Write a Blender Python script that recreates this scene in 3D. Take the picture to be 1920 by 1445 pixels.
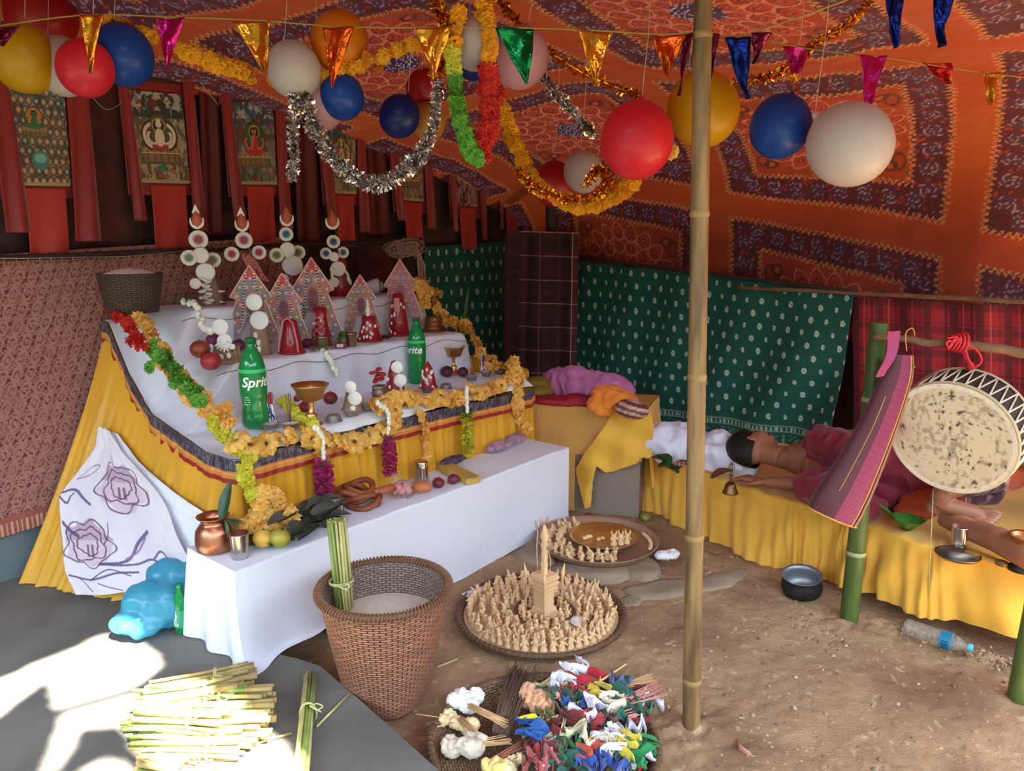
import bpy, math, random
import numpy as np
from mathutils import Vector, Matrix, noise
random.seed(7); RNG = np.random.RandomState(7)
for o in list(bpy.data.objects): bpy.data.objects.remove(o)
SC = bpy.context.scene; C = SC.collection
PI = math.pi

# ------------------------------------------------------------------ camera
PITCH = math.radians(11.0); FPX = 1400.0; CAMZ = 1.5
cd = bpy.data.cameras.new('camera'); cam = bpy.data.objects.new('camera', cd); C.objects.link(cam)
cam.location = (0, 0, CAMZ); cam.rotation_euler = (PI/2 - PITCH, 0, 0)
cd.sensor_fit = 'HORIZONTAL'; cd.sensor_width = 36.0; cd.lens = FPX*36.0/1920.0
cd.clip_start = 0.05; cd.clip_end = 200
SC.camera = cam

# ------------------------------------------------------------------ light
w = bpy.data.worlds.new('daylight'); SC.world = w; w.use_nodes = True
bgn = w.node_tree.nodes['Background']
bgn.inputs[0].default_value = (0.66, 0.83, 1.0, 1); bgn.inputs[1].default_value = 4.0
SUN_TO = Vector((0.30, -0.40, 0.87)).normalized()      # direction from the ground towards the sun
sl = bpy.data.lights.new('sun', 'SUN'); sl.energy = 30.0; sl.angle = math.radians(1.2); sl.color = (1.0, 0.95, 0.86)
sun = bpy.data.objects.new('sun', sl); C.objects.link(sun); sun.location = (3, -4, 6)
sun.rotation_euler = SUN_TO.to_track_quat('Z', 'Y').to_euler()
SC.view_settings.view_transform = 'Standard'; SC.view_settings.look = 'None'
SC.view_settings.gamma = 1.0; SC.view_settings.use_curve_mapping = False
SC.view_settings.exposure = 1.58
SC.cycles.max_bounces = 10; SC.cycles.diffuse_bounces = 5; SC.cycles.transmission_bounces = 8
SC.cycles.use_denoising = True

# ------------------------------------------------------------------ frame and pixel helpers
# the tent's own frame: k runs along the altar wall, n towards that wall, z up
CT, ST = math.cos(math.radians(51)), math.sin(math.radians(51))
OX, OY = -1.01, 2.65
def F(k, n, z=0.0): return Vector((OX + k*CT - n*ST, OY + k*ST + n*CT, z))
def KN(p): dx, dy = p[0]-OX, p[1]-OY; return dx*CT + dy*ST, -dx*ST + dy*CT
UA = math.radians(51)
cp, sp = math.cos(PITCH), math.sin(PITCH)
def ray(px, py):
    dx = (px-960)/FPX; dz = -(py-722.5)/FPX
    return Vector((dx, cp + dz*sp, -sp + dz*cp))
CAM = Vector((0, 0, CAMZ))
def at_z(px, py, z):
    d = ray(px, py); return CAM + d*((z-CAMZ)/d.z)
def at_y(px, py, y):
    d = ray(px, py); return CAM + d*(y/d.y)
def at_n(px, py, n):
    d = ray(px, py); n0 = KN(CAM)[1]; n1 = KN(CAM+d)[1]; return CAM + d*((n-n0)/(n1-n0))
def at_k(px, py, k):
    d = ray(px, py); n0 = KN(CAM)[0]; n1 = KN(CAM+d)[0]; return CAM + d*((k-n0)/(n1-n0))
def at_f(px, py, f, a=1.0, b=9.0):
    d = ray(px, py); fa = f(CAM+d*a)
    for _ in range(40):
        m = (a+b)/2; fm = f(CAM+d*m)
        if (fm > 0) == (fa > 0): a = m
        else: b = m
    return CAM + d*a
def px_of(p):
    v = Vector(p)-CAM; dep = v.y*cp - v.z*sp; up = v.y*sp + v.z*cp
    return 960+FPX*v.x/dep, 722.5-FPX*up/dep
def pxlen(npx, p): v = Vector(p)-CAM; return npx*(v.y*cp - v.z*sp)/FPX

# ------------------------------------------------------------------ colour and materials
def lin(c):
    c = [x/255.0 for x in c]
    return tuple((x/12.92 if x <= .04045 else ((x+.055)/1.055)**2.4) for x in c)
def L3(*c): return np.array(lin(c))
MC = {}
def mat(name, col=(200,200,200), rough=.6, metal=0, bump=0, bscale=60, trans=0, sss=0, var=0, vscale=8, sheen=0,
        glass=0, alpha=1, vcol=False, coat=0, bdist=.002, stretch=None, ior=1.45):
    if name in MC: return MC[name]
    m = bpy.data.materials.new(name); m.use_nodes = True; nt = m.node_tree; N = nt.nodes; Lk = nt.links
    b = N['Principled BSDF']; c = lin(col)
    b.inputs['Base Color'].default_value = (*c, 1); b.inputs['Roughness'].default_value = rough
    b.inputs['Metallic'].default_value = metal; b.inputs['IOR'].default_value = ior
    if coat: b.inputs['Coat Weight'].default_value = coat; b.inputs['Coat Roughness'].default_value = .1
    if sheen: b.inputs['Sheen Weight'].default_value = sheen
    if glass: b.inputs['Transmission Weight'].default_value = glass
    if alpha < 1: b.inputs['Alpha'].default_value = alpha
    if sss:
        b.inputs['Subsurface Weight'].default_value = sss; b.inputs['Subsurface Radius'].default_value = (.02,.01,.006)
        b.inputs['Subsurface Scale'].default_value = .5
    colsock = None
    tc = N.new('ShaderNodeTexCoord'); src = tc.outputs['Object']
    if stretch:
        mp = N.new('ShaderNodeMapping'); mp.inputs['Scale'].default_value = stretch
        Lk.new(src, mp.inputs[0]); src = mp.outputs[0]
    if vcol:
        at = N.new('ShaderNodeAttribute'); at.attribute_name = 'Col'; colsock = at.outputs['Color']
    if var:
        nz = N.new('ShaderNodeTexNoise'); nz.inputs['Scale'].default_value = vscale; nz.inputs['Detail'].default_value = 5
        Lk.new(src, nz.inputs['Vector'])
        mx = N.new('ShaderNodeMix'); mx.data_type = 'RGBA'; mx.blend_type = 'MULTIPLY'; mx.inputs[0].default_value = 1
        rp = N.new('ShaderNodeMapRange'); rp.inputs['From Min'].default_value = .3; rp.inputs['From Max'].default_value = .7
        rp.inputs['To Min'].default_value = 1-var; rp.inputs['To Max'].default_value = 1+var*.4
        Lk.new(nz.outputs['Fac'], rp.inputs['Value'])
        if colsock: Lk.new(colsock, mx.inputs[6])
        else: mx.inputs[6].default_value = (*c, 1)
        Lk.new(rp.outputs[0], mx.inputs[7]); colsock = mx.outputs[2]
    if colsock: Lk.new(colsock, b.inputs['Base Color'])
    if bump:
        nb = N.new('ShaderNodeTexNoise'); nb.inputs['Scale'].default_value = bscale; nb.inputs['Detail'].default_value = 4
        Lk.new(src, nb.inputs['Vector'])
        bp = N.new('ShaderNodeBump'); bp.inputs['Strength'].default_value = bump; bp.inputs['Distance'].default_value = bdist
        Lk.new(nb.outputs['Fac'], bp.inputs['Height']); Lk.new(bp.outputs[0], b.inputs['Normal'])
    if trans:
        tr = N.new('ShaderNodeBsdfTranslucent'); tr.inputs[0].default_value = (*c, 1)
        if colsock: Lk.new(colsock, tr.inputs[0])
        ms = N.new('ShaderNodeMixShader'); ms.inputs[0].default_value = trans
        out = N['Material Output']
        Lk.new(b.outputs[0], ms.inputs[1]); Lk.new(tr.outputs[0], ms.inputs[2]); Lk.new(ms.outputs[0], out.inputs[0])
    MC[name] = m; return m
def weave_mat(name, c1, c2, sx, sy, rough=.7, dist=.004):
    """plaited cane: two crossed waves in the UV map give colour and relief"""
    if name in MC: return MC[name]
    m = bpy.data.materials.new(name); m.use_nodes = True; N = m.node_tree.nodes; Lk = m.node_tree.links
    b = N['Principled BSDF']; b.inputs['Roughness'].default_value = rough
    uv = N.new('ShaderNodeUVMap'); mp = N.new('ShaderNodeMapping'); mp.inputs['Scale'].default_value = (sx, sy, 1)
    Lk.new(uv.outputs[0], mp.inputs[0])
    br = N.new('ShaderNodeTexBrick'); br.inputs['Scale'].default_value = 1; br.offset = .5; br.inputs['Mortar Size'].default_value = .09
    br.inputs['Mortar Smooth'].default_value = .7; br.inputs['Brick Width'].default_value = 1.0; br.inputs['Row Height'].default_value = .5
    br.inputs['Color1'].default_value = (*lin(c1), 1); br.inputs['Color2'].default_value = (*lin([x*.82 for x in c1]), 1)
    br.inputs['Mortar'].default_value = (*lin(c2), 1)
    Lk.new(mp.outputs[0], br.inputs['Vector']); Lk.new(br.outputs['Color'], b.inputs['Base Color'])
    bp = N.new('ShaderNodeBump'); bp.inputs['Strength'].default_value = 1; bp.inputs['Distance'].default_value = dist; bp.invert = True
    Lk.new(br.outputs['Fac'], bp.inputs['Height']); Lk.new(bp.outputs[0], b.inputs['Normal'])
    MC[name] = m; return m

# ------------------------------------------------------------------ mesh helpers
def rotM(a=0, b=0, c=0): return Matrix.Rotation(c, 4, 'Z') @ Matrix.Rotation(b, 4, 'Y') @ Matrix.Rotation(a, 4, 'X')
def basis(zaxis, loc=(0,0,0), xhint=None):
    z = Vector(zaxis).normalized()
    h = Vector(xhint) if xhint is not None else (Vector((0,0,1)) if abs(z.z) < .95 else Vector((1,0,0)))
    x = (h - z*h.dot(z)).normalized(); y = z.cross(x)
    M = Matrix((x, y, z)).transposed().to_4x4(); M.translation = Vector(loc); return M
class MB:
    def __init__(s): s.v = []; s.f = []; s.m = []; s.c = []; s.uv = []; s.hasc = False; s.hasuv = False
    def add(s, vs, fs, mi=0, M=None, col=None, uvs=None):
        o = len(s.v)
        if M is not None: vs = [M @ Vector(v) for v in vs]
        s.v += [tuple(v) for v in vs]
        for i, f in enumerate(fs):
            s.f.append(tuple(j+o for j in f)); s.m.append(mi)
            c = col[i] if isinstance(col, list) else col
            s.c.append(c); s.uv.append(uvs[i] if uvs else None)
        if col is not None: s.hasc = True
        if uvs: s.hasuv = True
        return s
    def box(s, size, center=(0,0,0), M=None, mi=0, col=None, bev=0):
        x, y, z = [a/2 for a in size]; cx, cy, cz = center
        if not bev:
            v = [(cx+i*x, cy+j*y, cz+k*z) for i in (-1,1) for j in (-1,1) for k in (-1,1)]
            f = [(0,1,3,2),(4,6,7,5),(0,4,5,1),(2,3,7,6),(0,2,6,4),(1,5,7,3)]
            return s.add(v, f, mi, M, col)
        b = min(bev, x, y, z); pr = [(cz-z, -b), (cz-z+b, 0), (cz+z-b, 0), (cz+z, -b)]
        v = []
        for (zz, d) in pr:
            X, Y = x+d, y+d; q = b*.6
            v += [(cx+a, cy+c_, zz) for a, c_ in [(-X+q,-Y),(X-q,-Y),(X,-Y+q),(X,Y-q),(X-q,Y),(-X+q,Y),(-X,Y-q),(-X,-Y+q)]]
        f = [tuple(range(7,-1,-1)), tuple(range(24,32))]
        for r in range(3):
            for i in range(8): f.append((r*8+i, r*8+(i+1)%8, r*8+8+(i+1)%8, r*8+8+i))
        return s.add(v, f, mi, M, col)
    def lathe(s, prof, seg=24, M=None, mi=0, col=None, cap0=False, cap1=False, sq=(1,1), wob=None):
        v = []; f = []; uv = []; cols = [] if isinstance(col, list) else col
        n = len(prof)
        for i, (r, z) in enumerate(prof):
            for j in range(seg):
                a = 2*PI*j/seg; rr = r*(wob(a, z) if wob else 1)
                v.append((rr*math.cos(a)*sq[0], rr*math.sin(a)*sq[1], z))
        acc = [0]
        for i in range(1, n): acc.append(acc[-1]+math.hypot(prof[i][0]-prof[i-1][0], prof[i][1]-prof[i-1][1]))
        for i in range(n-1):
            for j in range(seg):
                f.append((i*seg+j, i*seg+(j+1)%seg, (i+1)*seg+(j+1)%seg, (i+1)*seg+j))
                uv.append([(j/seg, acc[i]), ((j+1)/seg, acc[i]), ((j+1)/seg, acc[i+1]), (j/seg, acc[i+1])])
                if isinstance(col, list): cols.append(col[i])
        if cap0: f.append(tuple(range(seg-1,-1,-1))); uv.append([(0,0)]*seg); cols = cols+[col[0]] if isinstance(col, list) else cols
        if cap1: f.append(tuple((n-1)*seg+j for j in range(seg))); uv.append([(0,0)]*seg); cols = cols+[col[-1]] if isinstance(col, list) else cols
        return s.add(v, f, mi, M, cols, uv)
    def ell(s, c, r, M=None, seg=16, rings=10, mi=0, col=None):
        if not hasattr(r, '__len__'): r = (r, r, r)
        v = [(c[0], c[1], c[2]-r[2])]; f = []
        for i in range(1, rings):
            t = -PI/2 + PI*i/rings
            for j in range(seg):
                a = 2*PI*j/seg; v.append((c[0]+r[0]*math.cos(t)*math.cos(a), c[1]+r[1]*math.cos(t)*math.sin(a), c[2]+r[2]*math.sin(t)))
        v.append((c[0], c[1], c[2]+r[2])); t = len(v)-1
        for j in range(seg):
            f.append((0, 1+(j+1)%seg, 1+j)); f.append((t, 1+(rings-2)*seg+j, 1+(rings-2)*seg+(j+1)%seg))
            for i in range(rings-2): f.append((1+i*seg+j, 1+i*seg+(j+1)%seg, 1+(i+1)*seg+(j+1)%seg, 1+(i+1)*seg+j))
        return s.add(v, f, mi, M, col)
    def tube(s, pts, rad, seg=8, mi=0, col=None, caps=True, M=None, flat=1.0, hint=None):
        pts = [Vector(p) for p in pts]; n = len(pts); v = []; f = []; uv = []
        if not hasattr(rad, '__len__'): rad = [rad]*n
        px = None; ln = 0
        for i, p in enumerate(pts):
            d = (pts[min(i+1,n-1)]-pts[max(i-1,0)]);
            if d.length < 1e-9: d = Vector((0,0,1))
            d.normalize()
            if px is None:
                h = Vector(hint) if hint is not None else (Vector((0,0,1)) if abs(d.z) < .9 else Vector((1,0,0)))
                px = (h - d*h.dot(d)).normalized()
            else: px = (px - d*px.dot(d)).normalized()
            py = d.cross(px)
            for j in range(seg):
                a = 2*PI*j/seg; v.append(p + (px*math.cos(a) + py*math.sin(a)*flat)*rad[i])
        for i in range(n-1):
            l2 = ln+(pts[i+1]-pts[i]).length
            for j in range(seg):
                f.append((i*seg+j, i*seg+(j+1)%seg, (i+1)*seg+(j+1)%seg, (i+1)*seg+j))
                uv.append([(j/seg, ln), ((j+1)/seg, ln), ((j+1)/seg, l2), (j/seg, l2)])
            ln = l2
        if caps:
            f.append(tuple(range(seg-1,-1,-1))); f.append(tuple((n-1)*seg+j for j in range(seg))); uv += [[(0,0)]*seg]*2
        return s.add(v, f, mi, M, col, uv)
    def quad(s, a, b, c, d, mi=0, col=None, M=None): return s.add([a,b,c,d], [(0,1,2,3)], mi, M, col)
    def prism(s, outline, t, M=None, mi=0, col=None):
        n = len(outline); v = [(x, y, -t/2) for x, y in outline]+[(x, y, t/2) for x, y in outline]
        f = [tuple(range(n-1,-1,-1)), tuple(range(n,2*n))]+[(i, (i+1)%n, n+(i+1)%n, n+i) for i in range(n)]
        return s.add(v, f, mi, M, col)
    def grid(s, fn, nu, nv, mi=0, col=None, M=None, closed=False):
        v = []; f = []
        for i in range(nu+1):
            for j in range(nv+1): v.append(fn(i/nu, j/nv))
        cols = [] if callable(col) else col; uv = []
        for i in range(nu):
            for j in range(nv):
                f.append((i*(nv+1)+j, (i+1)*(nv+1)+j, (i+1)*(nv+1)+j+1, i*(nv+1)+j+1))
                uv.append([(i/nu, j/nv), ((i+1)/nu, j/nv), ((i+1)/nu, (j+1)/nv), (i/nu, (j+1)/nv)])
                if callable(col): cols.append(col((i+.5)/nu, (j+.5)/nv))
        return s.add(v, f, mi, M, cols, uv)
    def build(s, name, mats, parent=None, smooth=True, world=True, origin=None):
        """one mesh object; with world=True the vertices are world positions and get shifted to the parent/base"""
        if not isinstance(mats, (list, tuple)): mats = [mats]
        me = bpy.data.meshes.new(name); o = bpy.data.objects.new(name, me); C.objects.link(o)
        off = Vector((0,0,0))
        if parent is not None:
            o.parent = parent
            if world: off = wloc(parent)
        elif origin is not None: off = Vector(origin)
        elif world and s.v:
            a = np.array(s.v); off = Vector(((a[:,0].min()+a[:,0].max())/2, (a[:,1].min()+a[:,1].max())/2, a[:,2].min()))
        if parent is None: o.location = off
        me.from_pydata([(v[0]-off[0], v[1]-off[1], v[2]-off[2]) for v in s.v], [], s.f)
        for m in mats: me.materials.append(m)
        me.polygons.foreach_set('material_index', s.m)
        if smooth: me.polygons.foreach_set('use_smooth', [True]*len(s.f))
        if s.hasc:
            ca = me.color_attributes.new('Col', 'FLOAT_COLOR', 'CORNER'); arr = []
            for p, c in zip(s.f, s.c): arr += [*(c if c is not None else (1,1,1)), 1.0]*len(p)
            ca.data.foreach_set('color', arr)
        if s.hasuv:
            u = me.uv_layers.new(name='UVMap'); arr = []
            for p, q in zip(s.f, s.uv):
                for i in range(len(p)): arr += list(q[i]) if q else [0.0, 0.0]
            u.data.foreach_set('uv', arr)
        me.update(); return o
def wloc(o):
    l = Vector(o.location)
    while o.parent: o = o.parent; l = l+Vector(o.location)
    return l
def tag(o, label=None, cat=None, group=None, kind=None):
    if label: o['label'] = label
    if cat: o['category'] = cat
    if group: o['group'] = group
    if kind: o['kind'] = kind
    return o
def thing(name, label, cat, loc=(0,0,0), rz=0, group=None):
    o = bpy.data.objects.new(name, None); C.objects.link(o); o.location = loc; o.rotation_euler = (0,0,rz); o.empty_display_size = .05
    return tag(o, label, cat, group)
def dup(root, loc, rz=0, label=None, scale=None, group=None, rot=None):
    def cpy(o, par):
        c = o.copy(); C.objects.link(c); c.parent = par
        for ch in list(o.children): cpy(ch, c)
        return c
    r = cpy(root, None); r.location = loc; r.rotation_euler = rot if rot is not None else (0,0,rz)
    if scale: r.scale = scale if hasattr(scale, '__len__') else (scale,)*3
    if label: r['label'] = label
    if group: r['group'] = group
    return r
def struct(o, label=None): o['kind'] = 'structure'; return tag(o, label)

def npgrid(name, P, mats, cols=None, keep=None, parent=None, smooth=True, uv=None, thick=0):
    """P: (nu,nv,3) world positions; cols: (nu,nv,3) linear colours; keep: mask of faces"""
    nu, nv = P.shape[:2]; me = bpy.data.meshes.new(name); o = bpy.data.objects.new(name, me); C.objects.link(o)
    off = Vector((float(P[...,0].mean()), float(P[...,1].mean()), float(P[...,2].min())))
    if parent is not None: o.parent = parent; off = wloc(parent)
    else: o.location = off
    V = (P-np.array(off)).reshape(-1, 3)
    I, J = np.meshgrid(np.arange(nu-1), np.arange(nv-1), indexing='ij'); a = I*nv+J
    fc = np.stack([a, a+nv, a+nv+1, a+1], -1)
    fc = fc[keep] if keep is not None else fc.reshape(-1, 4)
    used = np.unique(fc); remap = np.zeros(nu*nv, int); remap[used] = np.arange(len(used)); fc = remap[fc]
    nf = len(fc)
    me.vertices.add(len(used)); me.vertices.foreach_set('co', V[used].ravel().astype(np.float32))
    me.loops.add(nf*4); me.loops.foreach_set('vertex_index', fc.ravel().astype(np.int32))
    me.polygons.add(nf); me.polygons.foreach_set('loop_start', np.arange(0, nf*4, 4, dtype=np.int32))
    me.polygons.foreach_set('loop_total', np.full(nf, 4, np.int32))
    me.update(calc_edges=True)
    if smooth: me.polygons.foreach_set('use_smooth', [True]*nf)
    for m in (mats if isinstance(mats, (list, tuple)) else [mats]): me.materials.append(m)
    if cols is not None:
        ca = me.color_attributes.new('Col', 'FLOAT_COLOR', 'POINT')
        cc = np.ones((len(used), 4), np.float32); cc[:, :3] = cols.reshape(-1, 3)[used]
        ca.data.foreach_set('color', cc.ravel())
    if thick:
        sm = o.modifiers.new('thickness', 'SOLIDIFY'); sm.thickness = thick; sm.offset = 0
    me.update(); return o

def hashn(i, j, s=0):
    h = np.sin(i*127.1 + j*311.7 + s*74.7)*43758.5453; return h-np.floor(h)
def vn(x, y, s=0):
    i = np.floor(x); j = np.floor(y); a = x-i; b = y-j; a = a*a*(3-2*a); b = b*b*(3-2*b)
    return ((hashn(i,j,s)*(1-a)+hashn(i+1,j,s)*a)*(1-b) + (hashn(i,j+1,s)*(1-a)+hashn(i+1,j+1,s)*a)*b)*2-1
def fbm(x, y, s=0, o=4):
    t = 0; a = 1
    for k in range(o): t = t+a*vn(x*2**k, y*2**k, s+k); a *= .5
    return t
def mixc(c, col, m): m = np.clip(m, 0, 1)[..., None]; return c*(1-m)+col*m
def inpoly(x, y, poly):
    ins = np.zeros(x.shape, bool); n = len(poly); j = n-1
    for i in range(n):
        xi, yi = poly[i]; xj, yj = poly[j]
        if yi != yj:
            ins ^= ((yi > y) != (yj > y)) & (x < (xj-xi)*(y-yi)/(yj-yi)+xi)
        j = i
    return ins
def smooth_path(pts, n):
    """Catmull-Rom through points, n samples"""
    P = [Vector(p) for p in pts]; P = [P[0]*2-P[1]]+P+[P[-1]*2-P[-2]]; out = []; m = len(P)-3
    for q in range(n+1):
        t = q/n*m; i = min(int(t), m-1); t -= i; a, b, c, d = P[i:i+4]
        out.append(.5*((2*b)+(c-a)*t+(2*a-5*b+4*c-d)*t*t+(3*b-a-3*c+d)*t**3))
    return out
def fuse(name, mb, m, parent=None, vox=.006, it=4, world=True, disp=None):
    """many tapered volumes melted into one continuous skin"""
    tmp = mb.build(name+'_tmp', m, None, world=False)
    r = tmp.modifiers.new('r', 'REMESH'); r.mode = 'VOXEL'; r.voxel_size = vox
    s_ = tmp.modifiers.new('s', 'SMOOTH'); s_.iterations = it; s_.factor = .6
    dg = bpy.context.evaluated_depsgraph_get(); me = bpy.data.meshes.new_from_object(tmp.evaluated_get(dg))
    n = len(me.vertices); co = np.zeros(n*3, np.float32); me.vertices.foreach_get('co', co); co = co.reshape(-1, 3)
    if disp is not None:
        no = np.zeros(n*3, np.float32); me.vertices.foreach_get('normal', no); no = no.reshape(-1, 3)
        co = co+no*disp(co)[:, None]
    if parent is not None: off = np.array(wloc(parent)) if world else np.zeros(3)
    else: off = np.array([co[:,0].mean(), co[:,1].mean(), co[:,2].min()])
    me.vertices.foreach_set('co', (co-off).astype(np.float32).ravel())
    me.name = name; o = bpy.data.objects.new(name, me); C.objects.link(o)
    me.materials.clear(); me.materials.append(m)
    me.polygons.foreach_set('use_smooth', [True]*len(me.polygons))
    if parent is not None: o.parent = parent
    else: o.location = off
    bpy.data.objects.remove(tmp); me.update(); return o
def text_mesh(s, size, bold=0.0, shear=0.0):
    cu = bpy.data.curves.new('txt', 'FONT'); cu.body = s; cu.size = size; cu.offset = bold; cu.shear = shear; cu.resolution_u = 3
    o = bpy.data.objects.new('txt', cu); C.objects.link(o)
    dg = bpy.context.evaluated_depsgraph_get(); me = bpy.data.meshes.new_from_object(o.evaluated_get(dg))
    import bmesh
    bm = bmesh.new(); bm.from_mesh(me); bmesh.ops.triangulate(bm, faces=bm.faces)
    bmesh.ops.subdivide_edges(bm, edges=[e for e in bm.edges if e.calc_length() > size*.25], cuts=1)
    v = [tuple(x.co) for x in bm.verts]; f = [tuple(x.index for x in y.verts) for y in bm.faces]
    bm.free(); bpy.data.objects.remove(o); bpy.data.meshes.remove(me); return v, f
# ================================================================== common materials
M_dirt = mat('packed_earth', (146,117,92), .95, bump=.6, bscale=45, var=.45, vscale=5, bdist=.01)
M_stone = mat('flat_stone', (150,130,108), .9, bump=.5, bscale=30, var=.3, vscale=9, bdist=.006)
M_slab = mat('dark_concrete', (114,110,103), .8, bump=.3, bscale=90, var=.3, vscale=4, bdist=.003)
M_print = mat('printed_cotton', rough=.85, vcol=True, trans=.014, sheen=.1, bump=.25, bscale=7, bdist=.012)
M_printd = mat('printed_drape', rough=.85, vcol=True, sheen=.1, bump=.2, bscale=25, bdist=.004)
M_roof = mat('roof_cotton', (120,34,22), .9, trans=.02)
M_wallcl = mat('dark_wall_cloth', (70,34,28), .95, var=.35, vscale=3, bump=.4, bscale=8, bdist=.01)
M_white = mat('white_cotton', (226,228,238), .8, bump=.35, bscale=7, bdist=.01, sheen=.1)
M_yellow = mat('yellow_satin', (222,160,20), .42, bump=.55, bscale=14, bdist=.012, sheen=.3, var=.12, vscale=12, stretch=(1,1,.35))
M_mustard = mat('mustard_cotton', (226,170,58), .7, bump=.5, bscale=8, bdist=.012, sheen=.2)
M_vc = mat('coloured', rough=.6, vcol=True)
M_vcs = mat('coloured_satin', rough=.38, vcol=True)
M_petal = mat('petals', rough=.7, vcol=True, trans=.25)
M_bamboo = mat('dry_bamboo', (138,106,68), .5, bump=.5, bscale=30, var=.75, vscale=30, bdist=.003, stretch=(1,1,.12))
M_bambn = mat('bamboo_node', (150,118,74), .6, bump=.3, bscale=60)
M_gbam = mat('green_bamboo', (78,98,44), .35, bump=.15, bscale=30, var=.35, vscale=18, stretch=(1,1,.12))
M_gbamn = mat('green_bamboo_node', (156,160,112), .5)
M_wood = mat('brown_pole', (120,86,60), .7, bump=.5, bscale=40, var=.4, vscale=14)
M_dark = mat('dark_pole', (52,36,28), .8, bump=.4, bscale=40)
M_brass = mat('brass', (226,178,112), .36, 1, var=.2, vscale=10)
M_bronze = mat('bronze', (128,98,66), .4, 1, var=.3, vscale=14, bump=.15, bscale=50)
M_copper = mat('copper', (202,134,104), .36, 1, var=.25, vscale=12)
M_steel = mat('steel', (196,192,188), .22, 1)
M_tin = mat('tin_cup', (150,146,146), .5, .8, bump=.2, bscale=40)
M_rope = mat('thread', (190,170,130), .8)
M_cane = weave_mat('cane_weave', (186,126,96), (84,44,32), 34, 60, dist=.006)
M_canein = weave_mat('cane_inside', (150,126,110), (84,62,56), 44, 62, dist=.004)
M_canedk = weave_mat('dark_cane', (84,62,48), (34,24,20), 20, 60, dist=.004)
M_canetray = weave_mat('tray_weave', (140,108,76), (66,46,32), 60, 60, dist=.003)
M_rim = mat('cane_rim', (96,68,50), .7, bump=.6, bscale=70, bdist=.003)
M_rice = mat('rice', (236,226,206), .85, bump=1, bscale=260, bdist=.004, var=.2, vscale=160)
M_dough = mat('dough', (226,188,142), .75, bump=.25, bscale=60, sss=.1)
M_butter = mat('white_butter', (232,228,220), .6, bump=.2, bscale=90)
M_beige = mat('beige_dough', (150,122,100), .8, bump=.3, bscale=40)
M_tred = mat('red_dough', (150,22,34), .42, coat=.3, bump=.2, bscale=40)
M_pink = mat('pink_relief', (206,128,132), .55)
M_leaf = mat('leaf', (44,74,38), .4, bump=.4, bscale=30, var=.3, vscale=20)
M_leafl = mat('light_leaf', (86,132,48), .35, bump=.4, bscale=30, var=.3, vscale=20)
M_skin = mat('skin', (150,96,70), .55, sss=.12, bump=.1, bscale=150)
M_redcord = mat('red_cord', (206,38,52), .7)
M_twine = mat('grey_twine', (80,70,60), .8)

# ================================================================== ground
def ground_h(x, y):
    kk = (x-OX)*CT+(y-OY)*ST
    return .012*fbm(x*1.3, y*1.3, 3, 3)+.006*fbm(x*9, y*9, 5, 3)+.0028*fbm(x*38, y*38, 8, 2)-.035*np.clip((kk-1.45)/.25, 0, 1)*0
nx, ny = 520, 430
gx = np.linspace(-1.6, 3.1, nx); gy = np.linspace(1.3, 5.2, ny)
X, Y = np.meshgrid(gx, gy, indexing='ij')
K_ = (X-OX)*CT+(Y-OY)*ST; N_ = -(X-OX)*ST+(Y-OY)*CT
Z = ground_h(X, Y)
ridge = np.exp(-((K_-1.60)/.035)**2)*np.clip((-N_-1.95)*3, 0, 1)*(.02+.01*fbm(X*14, Y*14, 9, 3))
Z = Z+ridge-.03*np.clip((K_-1.62)/.05, 0, 1)*np.clip((-N_-1.9)*3, 0, 1)
Z = Z+.02*np.exp(-(((X-.57)/.13)**2+((Y-2.06)/.10)**2))*(1+fbm(X*20, Y*20, 2, 3)*.8)
Z = Z+.018*np.exp(-(((X-1.38)/.12)**2+((Y-2.72)/.09)**2))*(1+fbm(X*24, Y*24, 12, 3)*.9)
Z = Z-Z.max()*.0
c0 = L3(148,116,86); c1 = L3(174,143,108); c2 = L3(119,87,62)
cols = mixc(np.broadcast_to(c0, X.shape+(3,)), c1, fbm(X*2.2, Y*2.2, 21, 4)*.7+.1)
cols = mixc(cols, c2, fbm(X*3, Y*3, 33, 4)*.8)
sp_ = vn(X*60, Y*60, 40); cols = mixc(cols, L3(206,184,150), (sp_ > .78)*.4); cols = mixc(cols, L3(80,58,44), (sp_ < -.82)*.4)
M_dirtv = mat('earth_ground', rough=.95, vcol=True, bump=.8, bscale=120, bdist=.006)
struct(npgrid('floor', np.stack([X, Y, Z], -1), M_dirtv, cols), 'packed brown earth floor of the tent')
o = MB().quad((-40,-40,-.14), (40,-40,-.14), (40,40,-.14), (-40,40,-.14)).build('floor', mat('dark_grassy_earth', (62,64,48), .95, var=.4, vscale=1)); struct(o, 'bare earth around the tent')
# concrete slab on the left, a hand high, with a curved edge
sl_pts = [at_z(505,1222,.1), at_z(560,1235,.1), at_z(600,1248,.1), at_z(654,1294,.1), at_z(735,1365,.1), at_z(825,1446,.1), Vector((.25,1.15,.1)), Vector((.6,.4,.1)), Vector((.5,.1,.1)), Vector((-3.6,.1,.1)), Vector((-3.6,.5,.1)), F(-2.6,1.12,.1), F(-.2,1.12,.1), F(-.05,.3,.1)]
mb = MB(); n_ = len(sl_pts)
mb.add([(p.x,p.y,.1) for p in sl_pts]+[(p.x,p.y,-.03) for p in sl_pts], [tuple(range(n_))]+[(i, n_+i, n_+(i+1)%n_, (i+1)%n_) for i in range(n_)])
struct(mb.build('floor', M_slab, smooth=False), 'grey concrete floor slab on the left')
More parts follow.
